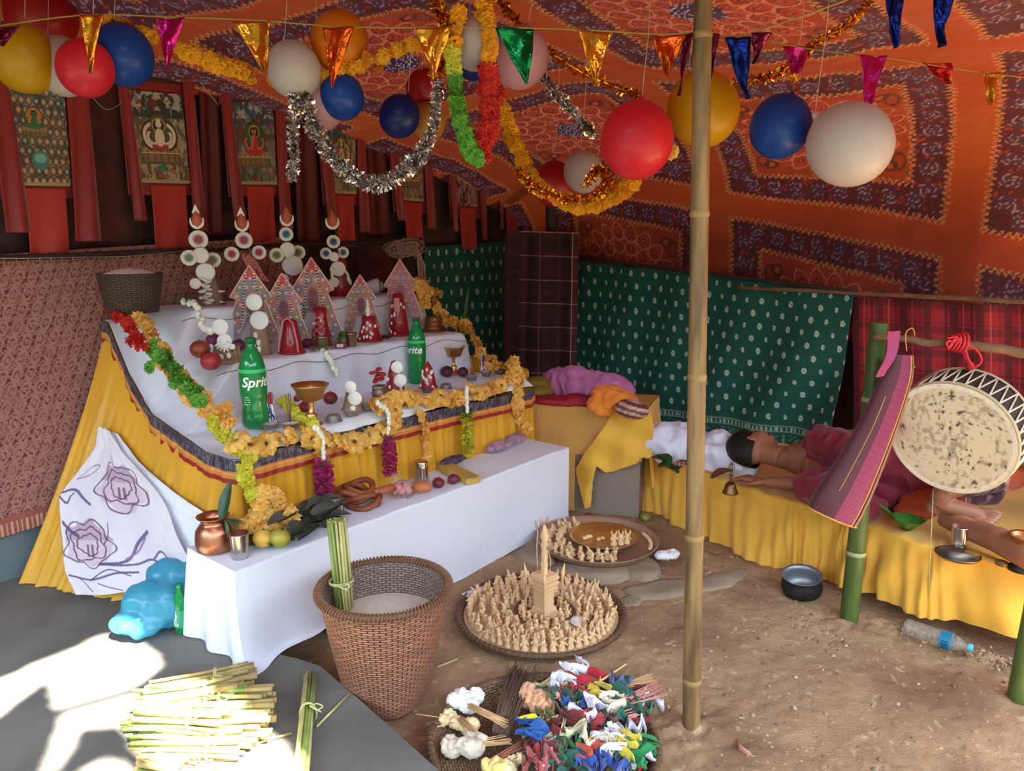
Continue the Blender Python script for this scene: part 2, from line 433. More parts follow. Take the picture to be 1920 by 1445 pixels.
# low rendered kerb wall below the paisley hanging
mb = MB(); a, b = F(-3, 1.03, .1), F(.2, 1.03, .1)
mb.add([a, b, b+Vector((0,0,.5)), a+Vector((0,0,.5)), F(-3,1.2,.1), F(.2,1.2,.1), F(.2,1.2,.6), F(-3,1.2,.6)], [(0,1,2,3),(3,2,6,7),(5,4,7,6),(0,3,7,4),(1,5,6,2)])
struct(mb.build('trim_1', mat('wall_render', (112,122,126), .8, bump=.3, bscale=30, var=.2, vscale=5), smooth=False), 'grey rendered low wall')

# gravel and flat stones
mb = MB()
for i in range(2400):
    r = random.random()
    if r < .45: k, n = random.gauss(1.60, .035), random.uniform(-3.1, -1.9)
    elif r < .56: k, n = random.gauss(1.47,.08), random.gauss(-1.72,.09)
    elif r < .66: k, n = KN((random.gauss(.58,.12), random.gauss(2.05,.09)))
    else: k, n = random.uniform(.4, 2.0), random.uniform(-3.0, -.6)
    p = F(k, n); s_ = random.choice([.002,.003,.004,.005,.008]) if r > .45 else random.uniform(.003,.007)
    if p.x < -.05 and p.y < 3.0: continue
    zz = float(ground_h(np.array(p.x), np.array(p.y)))+(.02 if r < .45 and n < -1.95 else 0)
    g = random.uniform(.75, 1.2); c = [min(1, x*g) for x in lin(random.choice([(160,130,102),(140,110,84),(176,150,120),(120,92,70)]))]
    mb.ell((0,0,0), (s_*random.uniform(.8,1.5), s_, s_*.7), M=Matrix.Translation((p.x,p.y,zz))@rotM(random.random(),random.random(),random.random()*6), seg=6, rings=4, col=tuple(c))
tag(mb.build('gravel', M_vc, smooth=False), 'loose grit and crumbs of earth scattered on the floor', 'gravel', kind='stuff')
def stone(label, pts, h, zt=0.0):
    ps = [at_z(x, y, h) for x, y in pts]; cx = sum((p.x for p in ps))/len(ps); cy = sum((p.y for p in ps))/len(ps)
    mb = MB(); m = 40; ring = smooth_path(ps+[ps[0]], m)[:-1]; R = [(0.0, 1.0), (.6, 1.0), (.9, .97), (1.0, .7), (1.04, .0)]
    vs = []; fs = []
    for (r, z) in R[1:]:
        for q in ring:
            x = cx+(q.x-cx)*r; y = cy+(q.y-cy)*r; vs.append((x, y, -.02+(h+.02)*z+.006*noise.noise(Vector((x*9,y*9,0)))))
    vs.append((cx, cy, h)); c_ = len(vs)-1
    for j in range(m):
        fs.append((c_, j, (j+1)%m))
        for i in range(3): fs.append((i*m+j, (i+1)*m+j, (i+1)*m+(j+1)%m, i*m+(j+1)%m))
    o = mb.add(vs, fs).build('flat_stone', M_stone); return tag(o, label, 'stone')
stone('flat grey stone under the front of the round brass tray', [(1030,1060),(1100,1045),(1180,1050),(1172,1075),(1090,1078),(1040,1072)], .05)
stone('grey stone at the right of the brass tray beneath crumpled paper', [(1165,1050),(1215,1040),(1240,1060),(1222,1078),(1180,1070)], .05)
stone('pale flat stone half hidden behind the dry bamboo post', [(1165,1100),(1230,1085),(1330,1078),(1400,1062),(1385,1090),(1330,1105),(1200,1120)], .022)
stone('pale flat stone edge left of the brass tray', [(965,1030),(1000,1010),(1030,1025),(1040,1050),(990,1048)], .03)
stone('small sunken stone behind the tray of dough figures', [(1150,1122),(1185,1112),(1205,1122),(1190,1135),(1160,1135)], .016)

# ================================================================== tent walls and roof
WN, WK = 1.08, 3.05
nu, nv = 420, 60
kk = np.linspace(-3.2, WK, nu); zz = np.linspace(0, 2.35, nv); A, B = np.meshgrid(kk, zz, indexing='ij')
nn = WN+.018*np.sin(A*21+np.sin(A*5)*2)*(.4+.6*B/2.3)+.01*fbm(A*3, B*1.2, 4, 3)
P = np.stack([OX+A*CT-nn*ST, OY+A*ST+nn*CT, B], -1)
cols = mixc(np.broadcast_to(L3(62,34,28), A.shape+(3,)), L3(112,30,28), (np.sin(A*8+1.2) > .55)*.35)
cols = mixc(cols, L3(40,22,20), fbm(A*22, B*14, 6, 3)*.6)
o = npgrid('wall_left', P, M_printd, cols); struct(o, 'dark maroon cloth wall behind the altar')
nn = np.linspace(WN, -6, 160); zz = np.linspace(0, 1.6, 20); A, B = np.meshgrid(nn, zz, indexing='ij')
kk = WK+.02*np.sin(A*14)
P = np.stack([OX+kk*CT-A*ST, OY+kk*ST+A*CT, B], -1)
o = npgrid('wall_right', P, M_wallcl); struct(o, 'dark cloth wall behind the seating platform')

prof = [(3.0,.95),(3.01,1.2),(2.99,1.5),(2.9,1.75),(2.68,1.97),(2.3,2.14),(1.7,2.27),(1.0,2.36),(.2,2.43),(-.6,2.48)]
pr = smooth_path([Vector((a,0,b)) for a, b in prof], 400)
pk = np.array([p.x for p in pr]); pz = np.array([p.z for p in pr]); ps = np.concatenate([[0], np.cumsum(np.hypot(np.diff(pk), np.diff(pz)))])
def roof_z(x, y):
    k, n = KN((x, y)); z = float(np.interp(-k, -pk, pz)) if k > -.6 else 2.48
    return z-roof_drop(n)
def roof_drop(n): return float(np.interp(n, [-6,-1.5,-.2,.5,1.05], [0,.0,.03,.10,.30]))
SL = ps[-1]; ns_, nn_ = 560, 640
S_, Nn = np.meshgrid(np.linspace(0, SL, ns_), np.linspace(1.20, -3.75, nn_), indexing='ij')
Kc = np.interp(S_, ps, pk); Zc = np.interp(S_, ps, pz)
dr = np.interp(-Nn, [-1.2,-.5,.2,1.5,6], [.30,.10,.03,0,0])
up = np.clip((Zc-1.5)/.6, 0, 1)
Zc = Zc-dr*up+up*(.035*np.sin(Nn*3.1+S_*1.2)+.02*fbm(S_*2.5, Nn*2.5, 31, 4))
Kc = Kc-(1-up)*(.02*np.sin(Nn*9)+.02*fbm(S_*3, Nn*3, 17, 3))+up*0
P = np.stack([OX+Kc*CT-Nn*ST, OY+Kc*ST+Nn*CT, Zc], -1)
def tent_pattern(x, y, T=1.30):
    """block-printed bedspread: saffron field, maroon borders with zigzag edging, fans of peacock eyes"""
    ix = np.floor(x/T); iy = np.floor(y/T); X = (x/T-ix-.5); Y = (y/T-iy-.5)
    c = np.broadcast_to(L3(138,46,14), x.shape+(3,)).copy()
    c = mixc(c, L3(152,66,16), fbm(x*1.2, y*1.2, 5, 3)*.5)
    ax, ay = abs(X), abs(Y); d = np.maximum(ax, ay); al = np.where(ax > ay, Y, X)
    tri = abs(((al*42) % 1)-.5)*2
    b1, b2 = .43, .30
    band = (d < b1) & (d > b2)
    c = mixc(c, L3(70,16,26), band*1.0)
    # little paisley sprigs inside the border
    q = (al*11) % 1-.5; rr = (d-(b1+b2)/2)*11
    leaf = np.hypot(q*1.5, rr*1.05); lv = abs(np.sin(leaf*11+np.arctan2(rr, q)*2)); c = mixc(c, L3(62,30,52), band*(leaf < .48)*.8)
    c = mixc(c, L3(176,132,134), band*(leaf < .5)*(lv < .26)*.6)
    c = mixc(c, L3(190,60,40), band*(leaf > .56)*(hashn(np.floor(al*90), np.floor(d*90)) > .86)*.35)
    for e in (b1, b2):
        z = abs(d-e-(tri-.5)*.022); c = mixc(c, L3(170,104,62), (z < .0052)*1.0)
        c = mixc(c, L3(40,18,30), ((z >= .0052) & (z < .009) & (d < e+.004) & (d > e-.02))*.8)
    ins = d < b2-.015
    c = mixc(c, L3(128,36,18), ins*.6)
    R = np.hypot(X, Y); th = np.arctan2(Y, X)
    for ring, (r0, cnt, w_, h_) in enumerate([(.10,9,.030,.042),(.165,14,.034,.048),(.235,20,.036,.052)]):
        ph = th/(2*PI)*cnt+.5*(ring % 2); u = (ph-np.floor(ph)-.5)*2*PI*r0/cnt; v = R-r0
        e = np.hypot(u/(w_*(1-.45*np.clip(v/h_, -1, 1))), v/h_)
        m = ins & (R < .29)
        c = mixc(c, L3(176,92,66), m*(e < 1)); c = mixc(c, L3(110,22,20), m*(e < .80)); c = mixc(c, L3(150,48,22), m*(e < .62))
        e2 = np.hypot(u/w_, (v+h_*.15)/h_*1.1); c = mixc(c, L3(96,20,30), m*(e2 < .38)); c = mixc(c, L3(160,64,40), m*(e2 < .2))
    core = R < .075; c = mixc(c, L3(48,20,52), core); wv = abs(np.sin(R*170+np.cos(th*9)*1.4)); c = mixc(c, L3(186,150,160), core*(wv < .3)*.8)
    for sx in (-1, 1):
        for sy in (-1, 1):
            e = np.hypot((X-sx*.225)*1.0+(Y-sy*.225)*.5, (Y-sy*.225)*1.2-(X-sx*.225)*.6)
            c = mixc(c, L3(70,30,20), (e < .035)); c = mixc(c, L3(160,60,30), (e < .018))
            e = np.hypot((X-sx*.255)*1.6, (Y-sy*.20)*.9); c = mixc(c, L3(70,30,20), (abs(e-.035) < .006)&ins)
    return c
u_ = -Nn-1.84+.04*np.sin(S_*3)       # the stripe between two blocks runs near n = -1.84
v_ = S_-.52-.22*(Nn+1.84)
u_ = u_+1.3; 
cols = tent_pattern(u_, v_+1.3*4)
# sun patch: unseen holes cut in the roof, shaped to drop sun on chosen ground
def gpoly(pts): return [tuple(at_z(x, y, .1)[:2]) for x, y in pts]
SUN_CUTS = [gpoly([(-60,1300),(60,1250),(200,1190),(262,1205),(302,1245),(250,1287),(112,1325),(92,1268),(0,1335),(-60,1400)]),
        gpoly([(112,1342),(250,1303),(300,1290),(380,1300),(385,1345),(440,1335),(440,1362),(500,1372),(555,1430),(560,1500),(330,1500),(262,1400),(235,1357),(152,1360),(98,1450),(84,1450),(120,1352)]),
        gpoly([(150,1450),(190,1425),(240,1440),(240,1500),(150,1500)])]
def sun_cuts(Pc):
    t = (Pc[..., 2]-.1)/SUN_TO.z; gx_ = Pc[..., 0]-SUN_TO.x*t; gy_ = Pc[..., 1]-SUN_TO.y*t
    m = np.zeros(gx_.shape, bool)
    for g in SUN_CUTS: m |= inpoly(gx_, gy_, g)
    return m
Pc = (P[:-1,:-1]+P[1:,1:])/2
o = npgrid('ceiling', P, M_print, cols, keep=~sun_cuts(Pc)); struct(o, 'orange block-printed cloth roof')
A, B = np.meshgrid(np.linspace(-.35, -3.4, 190), np.linspace(1.20, -3.75, 300), indexing='ij')
dr = np.interp(-B, [-1.05,-.5,.2,1.5,6], [.30,.10,.03,0,0]); Zb = 2.56-dr
P = np.stack([OX+A*CT-B*ST, OY+A*ST+B*CT, Zb], -1); Pc = (P[:-1,:-1]+P[1:,1:])/2
o = npgrid('ceiling', P, M_roof, keep=~sun_cuts(Pc)); struct(o, 'rest of the cloth roof towards the open side')

# unseen leafy screen added outside the open sides to block low sky light
A, B = np.meshgrid(np.linspace(math.radians(150), math.radians(400), 160), np.linspace(0, 1, 24), indexing='ij')
R_h = 8.5+.5*fbm(A*9, B*5, 3, 3)+.8*B*B
Pz_h = np.stack([R_h*np.cos(A), 1.0+R_h*np.sin(A), -.05+B*(4.1+.7*fbm(A*6, B*0+1, 8, 3))], -1)
tag(npgrid('hedge', Pz_h, mat('hedge_leaves', (44,62,34), .8, bump=1, bscale=6, bdist=.2, var=.5, vscale=3)), 'unseen leafy screen added beyond the open tent sides to block low sky', 'hedge')
# ================================================================== cloth hangings on the walls
def hang(name, label, cat, Pf, fold, m, colf, nu, nv, parent=None, thick=.002):
    """Pf: four world corners TL,TR,BR,BL; fold(u,v)-> offset along normal"""
    TL, TR, BR, BL = [np.array(p) for p in Pf]
    U, V = np.meshgrid(np.linspace(0,1,nu), np.linspace(0,1,nv), indexing='ij')
    u = U[..., None]; v = V[..., None]
    P = (TL*(1-u)+TR*u)*(1-v)+(BL*(1-u)+BR*u)*v
    nrm = np.cross(TR-TL, BL-TL); nrm = nrm/np.linalg.norm(nrm)
    if np.dot(nrm, np.array(CAM)-TL) < 0: nrm = -nrm
    P = P+fold(U, V)[..., None]*nrm
    W = np.linalg.norm(TR-TL); H = np.linalg.norm(BL-TL)
    o = npgrid(name, P, m, colf(U*W, V*H, U, V) if colf else None, parent=parent, thick=thick)
    if parent is None: tag(o, label, cat)
    return o
def c_paisley(x, y, U, V):
    c = np.broadcast_to(L3(104,30,34), x.shape+(3,)).copy()
    sx, sy = .052, .066
    gy = np.floor(y/sy); gx = np.floor((x+gy%2*sx/2)/sx); fx = (x+gy%2*sx/2)/sx-gx-.5; fy = y/sy-gy-.5
    r = np.hypot(fx, fy*.9); th = np.arctan2(fy, fx)
    d = np.hypot(fx+.1*np.sin(fy*5), fy*.75)
    ring = (abs(d-.30) < .085)|(d < .13)|(abs(r-.55+.05*np.cos(th*6)) < .05)
    vv = np.sin(x*310+np.sin(y*190)*1.6)*np.sin(y*290+np.sin(x*170)*1.6)
    c = mixc(c, L3(168,122,110), (ring | (vv > .38))*.85)
    c = mixc(c, L3(150,96,88), fbm(x*30, y*30, 3, 2)*.5)
    e = 1-V; c = mixc(c, L3(150,80,66), (V > .93)*.8); c = mixc(c, L3(206,160,130), (V > .955)*(((x*55) % 1) < .35)*1.0)
    return c
p0 = F(-1.2, 1.0, 1.40); p1 = F(.95, 1.0, 1.52); p2 = F(.95, 1.0, .42); p3 = F(-1.2, 1.0, .24)
hang('paisley_hanging', 'maroon and beige paisley cloth hanging on the wall left of the altar', 'cloth', (p0,p1,p2,p3),
     lambda u,v: .012*np.sin(u*17)*v+.008*fbm(u*6, v*4, 2, 3)+.0, M_printd, c_paisley, 520, 270)
def c_green(x, y, U, V):
    c = np.broadcast_to(L3(12,76,62), x.shape+(3,)).copy()
    sx, sy = .085, .085
    gy = np.floor(y/sy); xo = x+(gy % 2)*sx/2; gx = np.floor(xo/sx); fx = (xo/sx-gx-.5)*sx; fy = (y/sy-gy-.5)*sy
    big = (gx+gy) % 2
    d = np.hypot(fx/(.0085+.004*big), fy/(.017+.004*big)); c = mixc(c, L3(196,206,186), (d < 1)*.85); c = mixc(c, L3(40,96,80), (d < .5)*.5)
    b = V > .80; c = mixc(c, L3(20,66,56), b*.6)
    c = mixc(c, L3(110,150,130), b*(abs(V-.81) < .004)*.8); c = mixc(c, L3(110,150,130), b*(abs(V-.845) < .004)*.8)
    c = mixc(c, L3(176,190,170), (abs(V-.828) < .009)*((x*38) % 1 < .35)*.8)
    c = mixc(c, L3(100,150,128), (V > .86)*(np.sin(x*80+np.sin(y*60)*2)*np.sin(y*90+np.sin(x*50)*2) > .35)*.55)
    return c
hang('green_hanging', 'dark green cloth with white dashes between the altar and the dark plaid cloth', 'cloth',
     (at_n(795,462,1.02), at_n(950,452,1.02), at_n(950,705,1.02), at_n(795,705,1.02)), lambda u,v: .008*np.sin(u*20), M_printd,
     lambda x,y,U,V: c_green(x, y, U, V*.75), 130, 200)
def foldR(u, v): return .03*np.sin((u*1.0+v*.35)*26)*np.clip((u-.45)*2, 0, 1)*(.3+v)+.014*np.sin(u*30+v*4)+.05*v*np.clip((u-.3), 0, 1)
hang('green_hanging', 'large dark green cloth with white spots hanging behind the seating platform', 'cloth',
     (at_k(1078,488,2.93), at_k(1602,548,2.86), at_k(1556,872,2.86), at_k(1075,800,2.93)), foldR, M_printd, c_green, 380, 240)
def c_dplaid(x, y, U, V):
    c = np.broadcast_to(L3(46,16,18), x.shape+(3,)).copy()
    c = mixc(c, L3(74,26,28), ((x*9) % 1 < .3)*.6); c = mixc(c, L3(70,26,28), ((y*8) % 1 < .3)*.5)
    c = mixc(c, L3(170,120,118), (((x-.02)/.21 % 1) < .022)*(U > .25)*.8); c = mixc(c, L3(180,130,128), ((y/.155 % 1) < .03)*(U > .2)*.85)
    return c
hang('dark_plaid_hanging', 'dark brown checked cloth hanging in the corner right of the altar', 'cloth',
     (at_y(948,432,4.95), at_y(1086,436,4.85), at_y(1080,745,4.85), at_y(944,742,4.95)), lambda u,v: .02*np.sin(u*14+1)+.006*np.sin(u*37), M_printd, c_dplaid, 160, 260)
def c_rplaid(x, y, U, V):
    c = np.broadcast_to(L3(142,22,34), x.shape+(3,)).copy()
    c = mixc(c, L3(60,16,24), ((x/.115 % 1) < .30)*.75); c = mixc(c, L3(86,18,28), ((y/.13 % 1) < .30)*.7)
    c = mixc(c, L3(196,120,110), (((x+.055)/.115 % 1) < .025)*.5); c = mixc(c, L3(30,12,18), (((x+.02)/.115 % 1) < .05)*.8)
    c = mixc(c, L3(30,12,18), (((y+.02)/.13 % 1) < .05)*.6)
    return c
hang('red_plaid_hanging', 'red and black tartan cloth hanging behind the drum', 'cloth',
     (at_k(1600,556,2.90), at_k(2010,578,2.90), at_k(2010,960,2.90), at_k(1600,905,2.90)), lambda u,v: .012*np.sin(u*23)+.01*np.sin(v*9+u*3), M_printd, c_rplaid, 240, 220)
# ================================================================== poles
def bamboo(name, label, base, top, r, node_z, m, mn, rt=None, hollow=False):
    base = Vector(base); top = Vector(top); ax = top-base; L = ax.length; M = basis(ax, base)
    t = thing(name, label, 'post', base)
    pts = [0]; pr_ = []; rt = rt or r
    zs = sorted(node_z)
    def R(z): return r+(rt-r)*z/L
    z = 0; prof = [(R(0), 0)]
    for q in zs+[L]:
        a = z
        for s_ in (.15,.5,.85): prof.append((R(a+(q-a)*s_)*(1-.0*s_), a+(q-a)*s_))
        if q < L: prof += [(R(q)*1.02, q-.012), (R(q)*.97, q-.002), (R(q)*.97, q+.002), (R(q)*1.02, q+.012)]
        z = q
    prof.append((R(L), L))
    mb = MB(); mb.lathe(prof, 20, M=M, cap0=True, cap1=not hollow)
    if hollow: mb.lathe([(R(L), L), (R(L)*.8, L), (R(L)*.8, L-.08)], 20, M=M, cap1=True)
    mb.build('culm', m, t)
    for q in zs:
        mb = MB(); mb.lathe([(R(q)*1.0, q-.010), (R(q)*1.10, q-.003), (R(q)*1.12, q+.001), (R(q)*1.02, q+.008)], 20, M=M); mb.build('node_ring', mn, t)
    return t
pb = at_z(1297,1366,0.0); pt = at_y(1313,-40,pb.y+.02); pt.z = roof_z(pt.x, pt.y)+.02
def node_at(py):   # height on the post of a node seen at pixel row py
    return at_y(1305,py,pb.y).z
post = bamboo('bamboo_post', 'dry tan bamboo post standing on the earth floor in the middle of the tent', pb-Vector((0,0,.05)), pt, .0275, [node_at(q)+.05 for q in (1275,1007,707,400,62)], M_bamboo, M_bambn, .0235)
gb = at_z(1592,1160,0.0); gt = at_y(1648,605,gb.y+.04)
bamboo('green_bamboo_post', 'green bamboo post with open top carrying the drum stick', gb-Vector((0,0,.05)), gt, .036, [.33,.66,.95], M_gbam, M_gbamn, .031, hollow=True)
rb = at_z(1908,1305,0.0); bamboo('green_bamboo_post', 'green bamboo post cut off by the right edge of the photograph', rb-Vector((0,0,.05)), rb+Vector((.075,.02,1.3)), .033, [.42,.9], M_gbam, M_gbamn, .030)
# poles of the frame
def pole(name, label, a, b, r, m, par=None, wob=.004, r2=None):
    a = Vector(a); b = Vector(b); n = 26
    pts = [a.lerp(b, i/n)+Vector((noise.noise(a*3+Vector((i*.35,0,0))), noise.noise(a*3+Vector((0,i*.35,5))), noise.noise(a*5+Vector((0,2,i*.35)))))*wob for i in range(n+1)]
    rr = [(r+((r2 or r)-r)*i/n)*(1+.06*noise.noise(Vector((i*.8,a.x,3)))) for i in range(n+1)]
    o = MB().tube(pts, rr, 10).build(name, m, par)
    if par is None: tag(o, label, 'pole')
    return o
stick = pole('wooden_stick', 'brown wooden stick tied across the green bamboo post with the drum hanging from it', at_y(1636,628,gt.y-.045), at_y(1990,668,gt.y-.30), .0125, M_wood, r2=.019, wob=.012)
pole('wooden_pole', 'thin pale pole under the tartan cloth at the top of the right wall', at_k(1380,538,2.86), at_k(2010,570,2.82), .012, M_wood)
pole('wooden_pole', 'dark pole above the large green hanging on the right wall', at_k(1070,480,2.92), at_k(1610,548,2.84), .011, M_dark)
pole('wooden_pole', 'dark pole running along the left wall above the paisley cloth', F(-1.4,.97,1.40), F(1.9,.97,1.50), .013, M_dark)
pole('wooden_pole', 'short pale bamboo end sticking out right of the drum', at_y(1890,862,2.95), at_y(1990,875,2.9), .018, M_bamboo)
pole('wooden_pole', 'dark roof beam seen at the top left under the cloth roof', at_y(380,-30,3.2), at_y(700,55,3.7), .028, M_dark)
pole('corner_pole', 'dark upright pole in the corner of the tent behind the paper garlands', at_y(1030,150,5.0), at_y(1034,470,5.0), .035, M_dark)

# ================================================================== white bench in front of the altar
BZ = .43; BW = .31
bn0 = at_z(445,1073,BZ); bn1 = at_z(1063,838,BZ)
kb0, nb = KN(bn0); kb1, nb1 = KN(bn1)          # front edge, constant n
NF = (nb+nb1)/2
def bench_pt(k, n, z): return F(k, n, z)
bench = thing('offering_bench', 'long low bench wholly covered by a plain white cloth in front of the altar', 'bench', F((kb0+kb1)/2, NF+BW/2, 0))
def bench_fn():
    nu, nv = 260, 110
    U, V = np.meshgrid(np.linspace(0,1,nu), np.linspace(0,1,nv), indexing='ij')
    # outline of the cross-section: back bottom -> top -> front bottom
    s_ = V*(BW+2*BZ)
    n = np.where(s_ < BZ, NF+BW, np.where(s_ < BZ+BW, NF+BW-(s_-BZ), NF)); z = np.where(s_ < BZ, s_, np.where(s_ < BZ+BW, BZ, BZ-(s_-BZ-BW)))
    k = kb0+(kb1-kb0)*U
    fr0 = (s_ > BZ+BW)*1.0; k = k-fr0*.030*((BZ-z)/BZ)*np.clip(1-U/.08, 0, 1)**2
    fr = (s_ > BZ+BW)*1.0; dn = (BZ-z)/BZ
    lefty = np.clip(1-U/.22, 0, 1)
    n = n-fr*(.008*np.sin(k*9)*dn+.012*np.sin(k*23)*dn*dn*(.2+lefty*1.6)+.10*lefty*dn*dn)
    z = np.maximum(z, .004+.10*np.clip((.30-k)/.18, 0, 1))
    z = z-((s_ > BZ)&(s_ < BZ+BW))*.0
    return k, n, z
k, n, z = bench_fn(); P = np.stack([OX+k*CT-n*ST, OY+k*ST+n*CT, z+.003*fbm(k*6, n*12, 4, 3)], -1)
npgrid('cloth', P, M_white, parent=bench)
# end skirts of the cloth
def end_skirt(k0, sgn, flare):
    nu, nv = 70, 60
    U, V = np.meshgrid(np.linspace(0,1,nu), np.linspace(0,1,nv), indexing='ij')
    z = BZ-(BZ-.005)*V
    if sgn < 0: z = BZ-(BZ-.104)*V
    n = NF+BW*U; dn = (BZ-z)/BZ; n = n-(1-U)*(.008*math.sin(k0*9)*dn+.012*math.sin(k0*23)*dn*dn*(1.8 if sgn < 0 else .2))
    n = n-(.10 if sgn < 0 else 0)*(1-U)*dn*dn+(.04 if sgn<0 else 0)*U*dn
    k = k0+sgn*(flare*dn+.018*np.sin(U*15)*dn)
    P = np.stack([OX+k*CT-n*ST, OY+k*ST+n*CT, z], -1); npgrid('cloth_end', P, M_white, parent=bench)
end_skirt(kb0, -1, .030); end_skirt(kb1, 1, .006)
mb = MB().box((kb1-kb0-.02, BW-.03, BZ-.02-.12), ((kb0+kb1)/2, NF+BW/2, .12+(BZ-.14)/2)); mb.v = [tuple(F(*v)) for v in mb.v]; mb.build('bench_box', M_wood, bench, smooth=False)

# ================================================================== stepped altar: white cloth, satin skirt with border
Z1, Z2, Z3 = .78, 1.0, 1.205
steps = [(-.036,.728),(-.030,.752),(-.012,.772),(.03,.78),(.33,.78),(.342,.80),(.345,.985),(.36,1.0),(.61,1.0),(.622,1.02),(.625,1.19),(.64,1.205),(.96,1.205)]
edgeL = [(0,.715),(.17,.715),(.575,.80),(.75,.95),(.9,1.155),(.96,1.16)]
edgeR = [(0,.715),(.3,.75),(.62,.98),(.96,1.16)]
def kend(n): return 1.74-.22*n/.96
altar = thing('stepped_altar', 'three-tier altar covered by one white cloth with a yellow satin skirt', 'altar', F(.85,.45,0))
sv = smooth_path([Vector((a,0,b)) for a, b in steps], 4)[:0]
pn = []; pz_ = []
for (a0,b0),(a1,b1) in zip(steps, steps[1:]):
    m_ = max(2, int(math.hypot(a1-a0,b1-b0)/.008))
    for i in range(m_): pn.append(a0+(a1-a0)*i/m_); pz_.append(b0+(b1-b0)*i/m_)
pn.append(.96); pz_.append(1.205); pn = np.array(pn); pz_ = np.array(pz_)
U, n = np.meshgrid(np.linspace(0,1,300), pn, indexing='ij'); zst = np.broadcast_to(pz_, U.shape).copy()
ke = kend(n)+.012; k = -.030+(ke+.030)*U
sL = np.clip(1-(k+.02)/.26, 0, 1); sL = sL*sL*(3-2*sL); sR = np.clip(1-(ke-k)/.08, 0, 1); sR = sR*sR
zL = np.interp(n, [a for a,b in edgeL], [b for a,b in edgeL]); zR = np.interp(n, [a for a,b in edgeR], [b for a,b in edgeR])
z = zst*(1-sL)*(1-sR)+zL*sL+zR*sR*(1-sL)
z = z+(.006*np.sin(n*30-k*24)+.004*np.sin(n*55+k*30))*sL*(1-sL)*4
face = np.abs(np.gradient(zst, axis=1)) > .004
n2 = n-face*(.006*np.sin(k*17)+.004*np.sin(k*41)); z = z+.0015*fbm(k*10, n*14, 3, 3)
P = np.stack([OX+k*CT-n2*ST, OY+k*ST+n2*CT, z], -1); npgrid('white_cloth', P, M_white, parent=altar)
# dark hem thread printed along the two upper step faces
for zt, nn0, kk0, kk1 in ((.965,.338,.12,1.6),(1.165,.618,.14,1.52)):
    pts = [F(kk0+(kk1-kk0)*i/60, nn0-.008-.006*math.sin((kk0+(kk1-kk0)*i/60)*17), zt+.010*math.sin(i*.5)) for i in range(61)]
    MB().tube(pts, .0016, 5).build('hem_thread', mat('hem_thread', (70,76,92), .8), altar)
# satin skirt surface: top edge follows the cloth edge, hangs straight in front and flares on the left side
def skirt_grid(path, nu, nv, flare, zbot, top_off=0, v0=0, v1=1, off=0.0, pleat=.007):
    """path: list (k,n,ztop,zbot,outk,outn,flare)"""
    P = np.array(path, float); t = np.linspace(0, 1, len(P)); q = np.linspace(0, 1, nu)
    sm = np.array([[np.interp(a, t, P[:,i]) for i in range(P.shape[1])] for a in q])
    for i in range(P.shape[1]):
        kx = np.ones(9)/9; pad = np.pad(sm[:,i], 4, mode='edge'); sm[:,i] = np.convolve(pad, kx, 'valid')
    V = np.linspace(v0, v1, nv)[None, :]; k = sm[:,0:1]; n = sm[:,1:2]; zt = sm[:,2:3]; zb = sm[:,3:4]; ok = sm[:,4:5]; on = sm[:,5:6]; fl = sm[:,6:7]
    z = zt+(zb-zt)*V; arc = np.cumsum(np.concatenate([[0], np.hypot(np.diff(sm[:,0]), np.diff(sm[:,1]))]))[:,None]
    pl = pleat*(np.sin(arc*58+np.sin(arc*13)*2.5)+.5*np.sin(arc*137+1))*np.clip(V*3-.35, 0, 1)*(.5+V)
    d = off+fl*(V**1.25)+pl
    return np.stack([OX+(k+ok*d)*CT-(n+on*d)*ST, OY+(k+ok*d)*ST+(n+on*d)*CT, z+0*d], -1)
SKP = []
for i in range(41):
    s_ = i/40; n_ = .96-.94*s_; zt = float(np.interp(n_, [a for a,b in edgeL], [b for a,b in edgeL]))
    SKP.append((-.025, n_, zt-.003, .105, -1, 0, float(np.interp(n_, [0,.3,.6,.96], [.10,.19,.30,.44]))))
for i in range(1,9):
    a = PI/2*i/8; SKP.append((-.025+.03*(1-math.cos(a)), .02-.04*math.sin(a), .712, .105+(.335)*(i/8), -math.cos(a), -math.sin(a), .10*(1-i/8)))
for i in range(1,71):
    s_ = i/70; zt = .735+.012*math.sin(s_*PI)-.02*s_; SKP.append((.005+1.735*s_, -.02, zt-.02, BZ-.03, 0, -1, .008))
for i in range(1,20):
    a = PI/2*i/19; SKP.append((1.745+.03*math.sin(a), -.02+.03*(1-math.cos(a)), .71, BZ-.03, math.sin(a), -math.cos(a), .01))
for i in range(1,16): SKP.append((1.775-.1*i/15, .01+.5*i/15, .71+.2*i/15, .2, 1, 0, .01))
P = skirt_grid(SKP, 900, 70, 0, 0, v0=.0)
skirt = npgrid('satin_skirt', P, M_yellow, parent=altar)
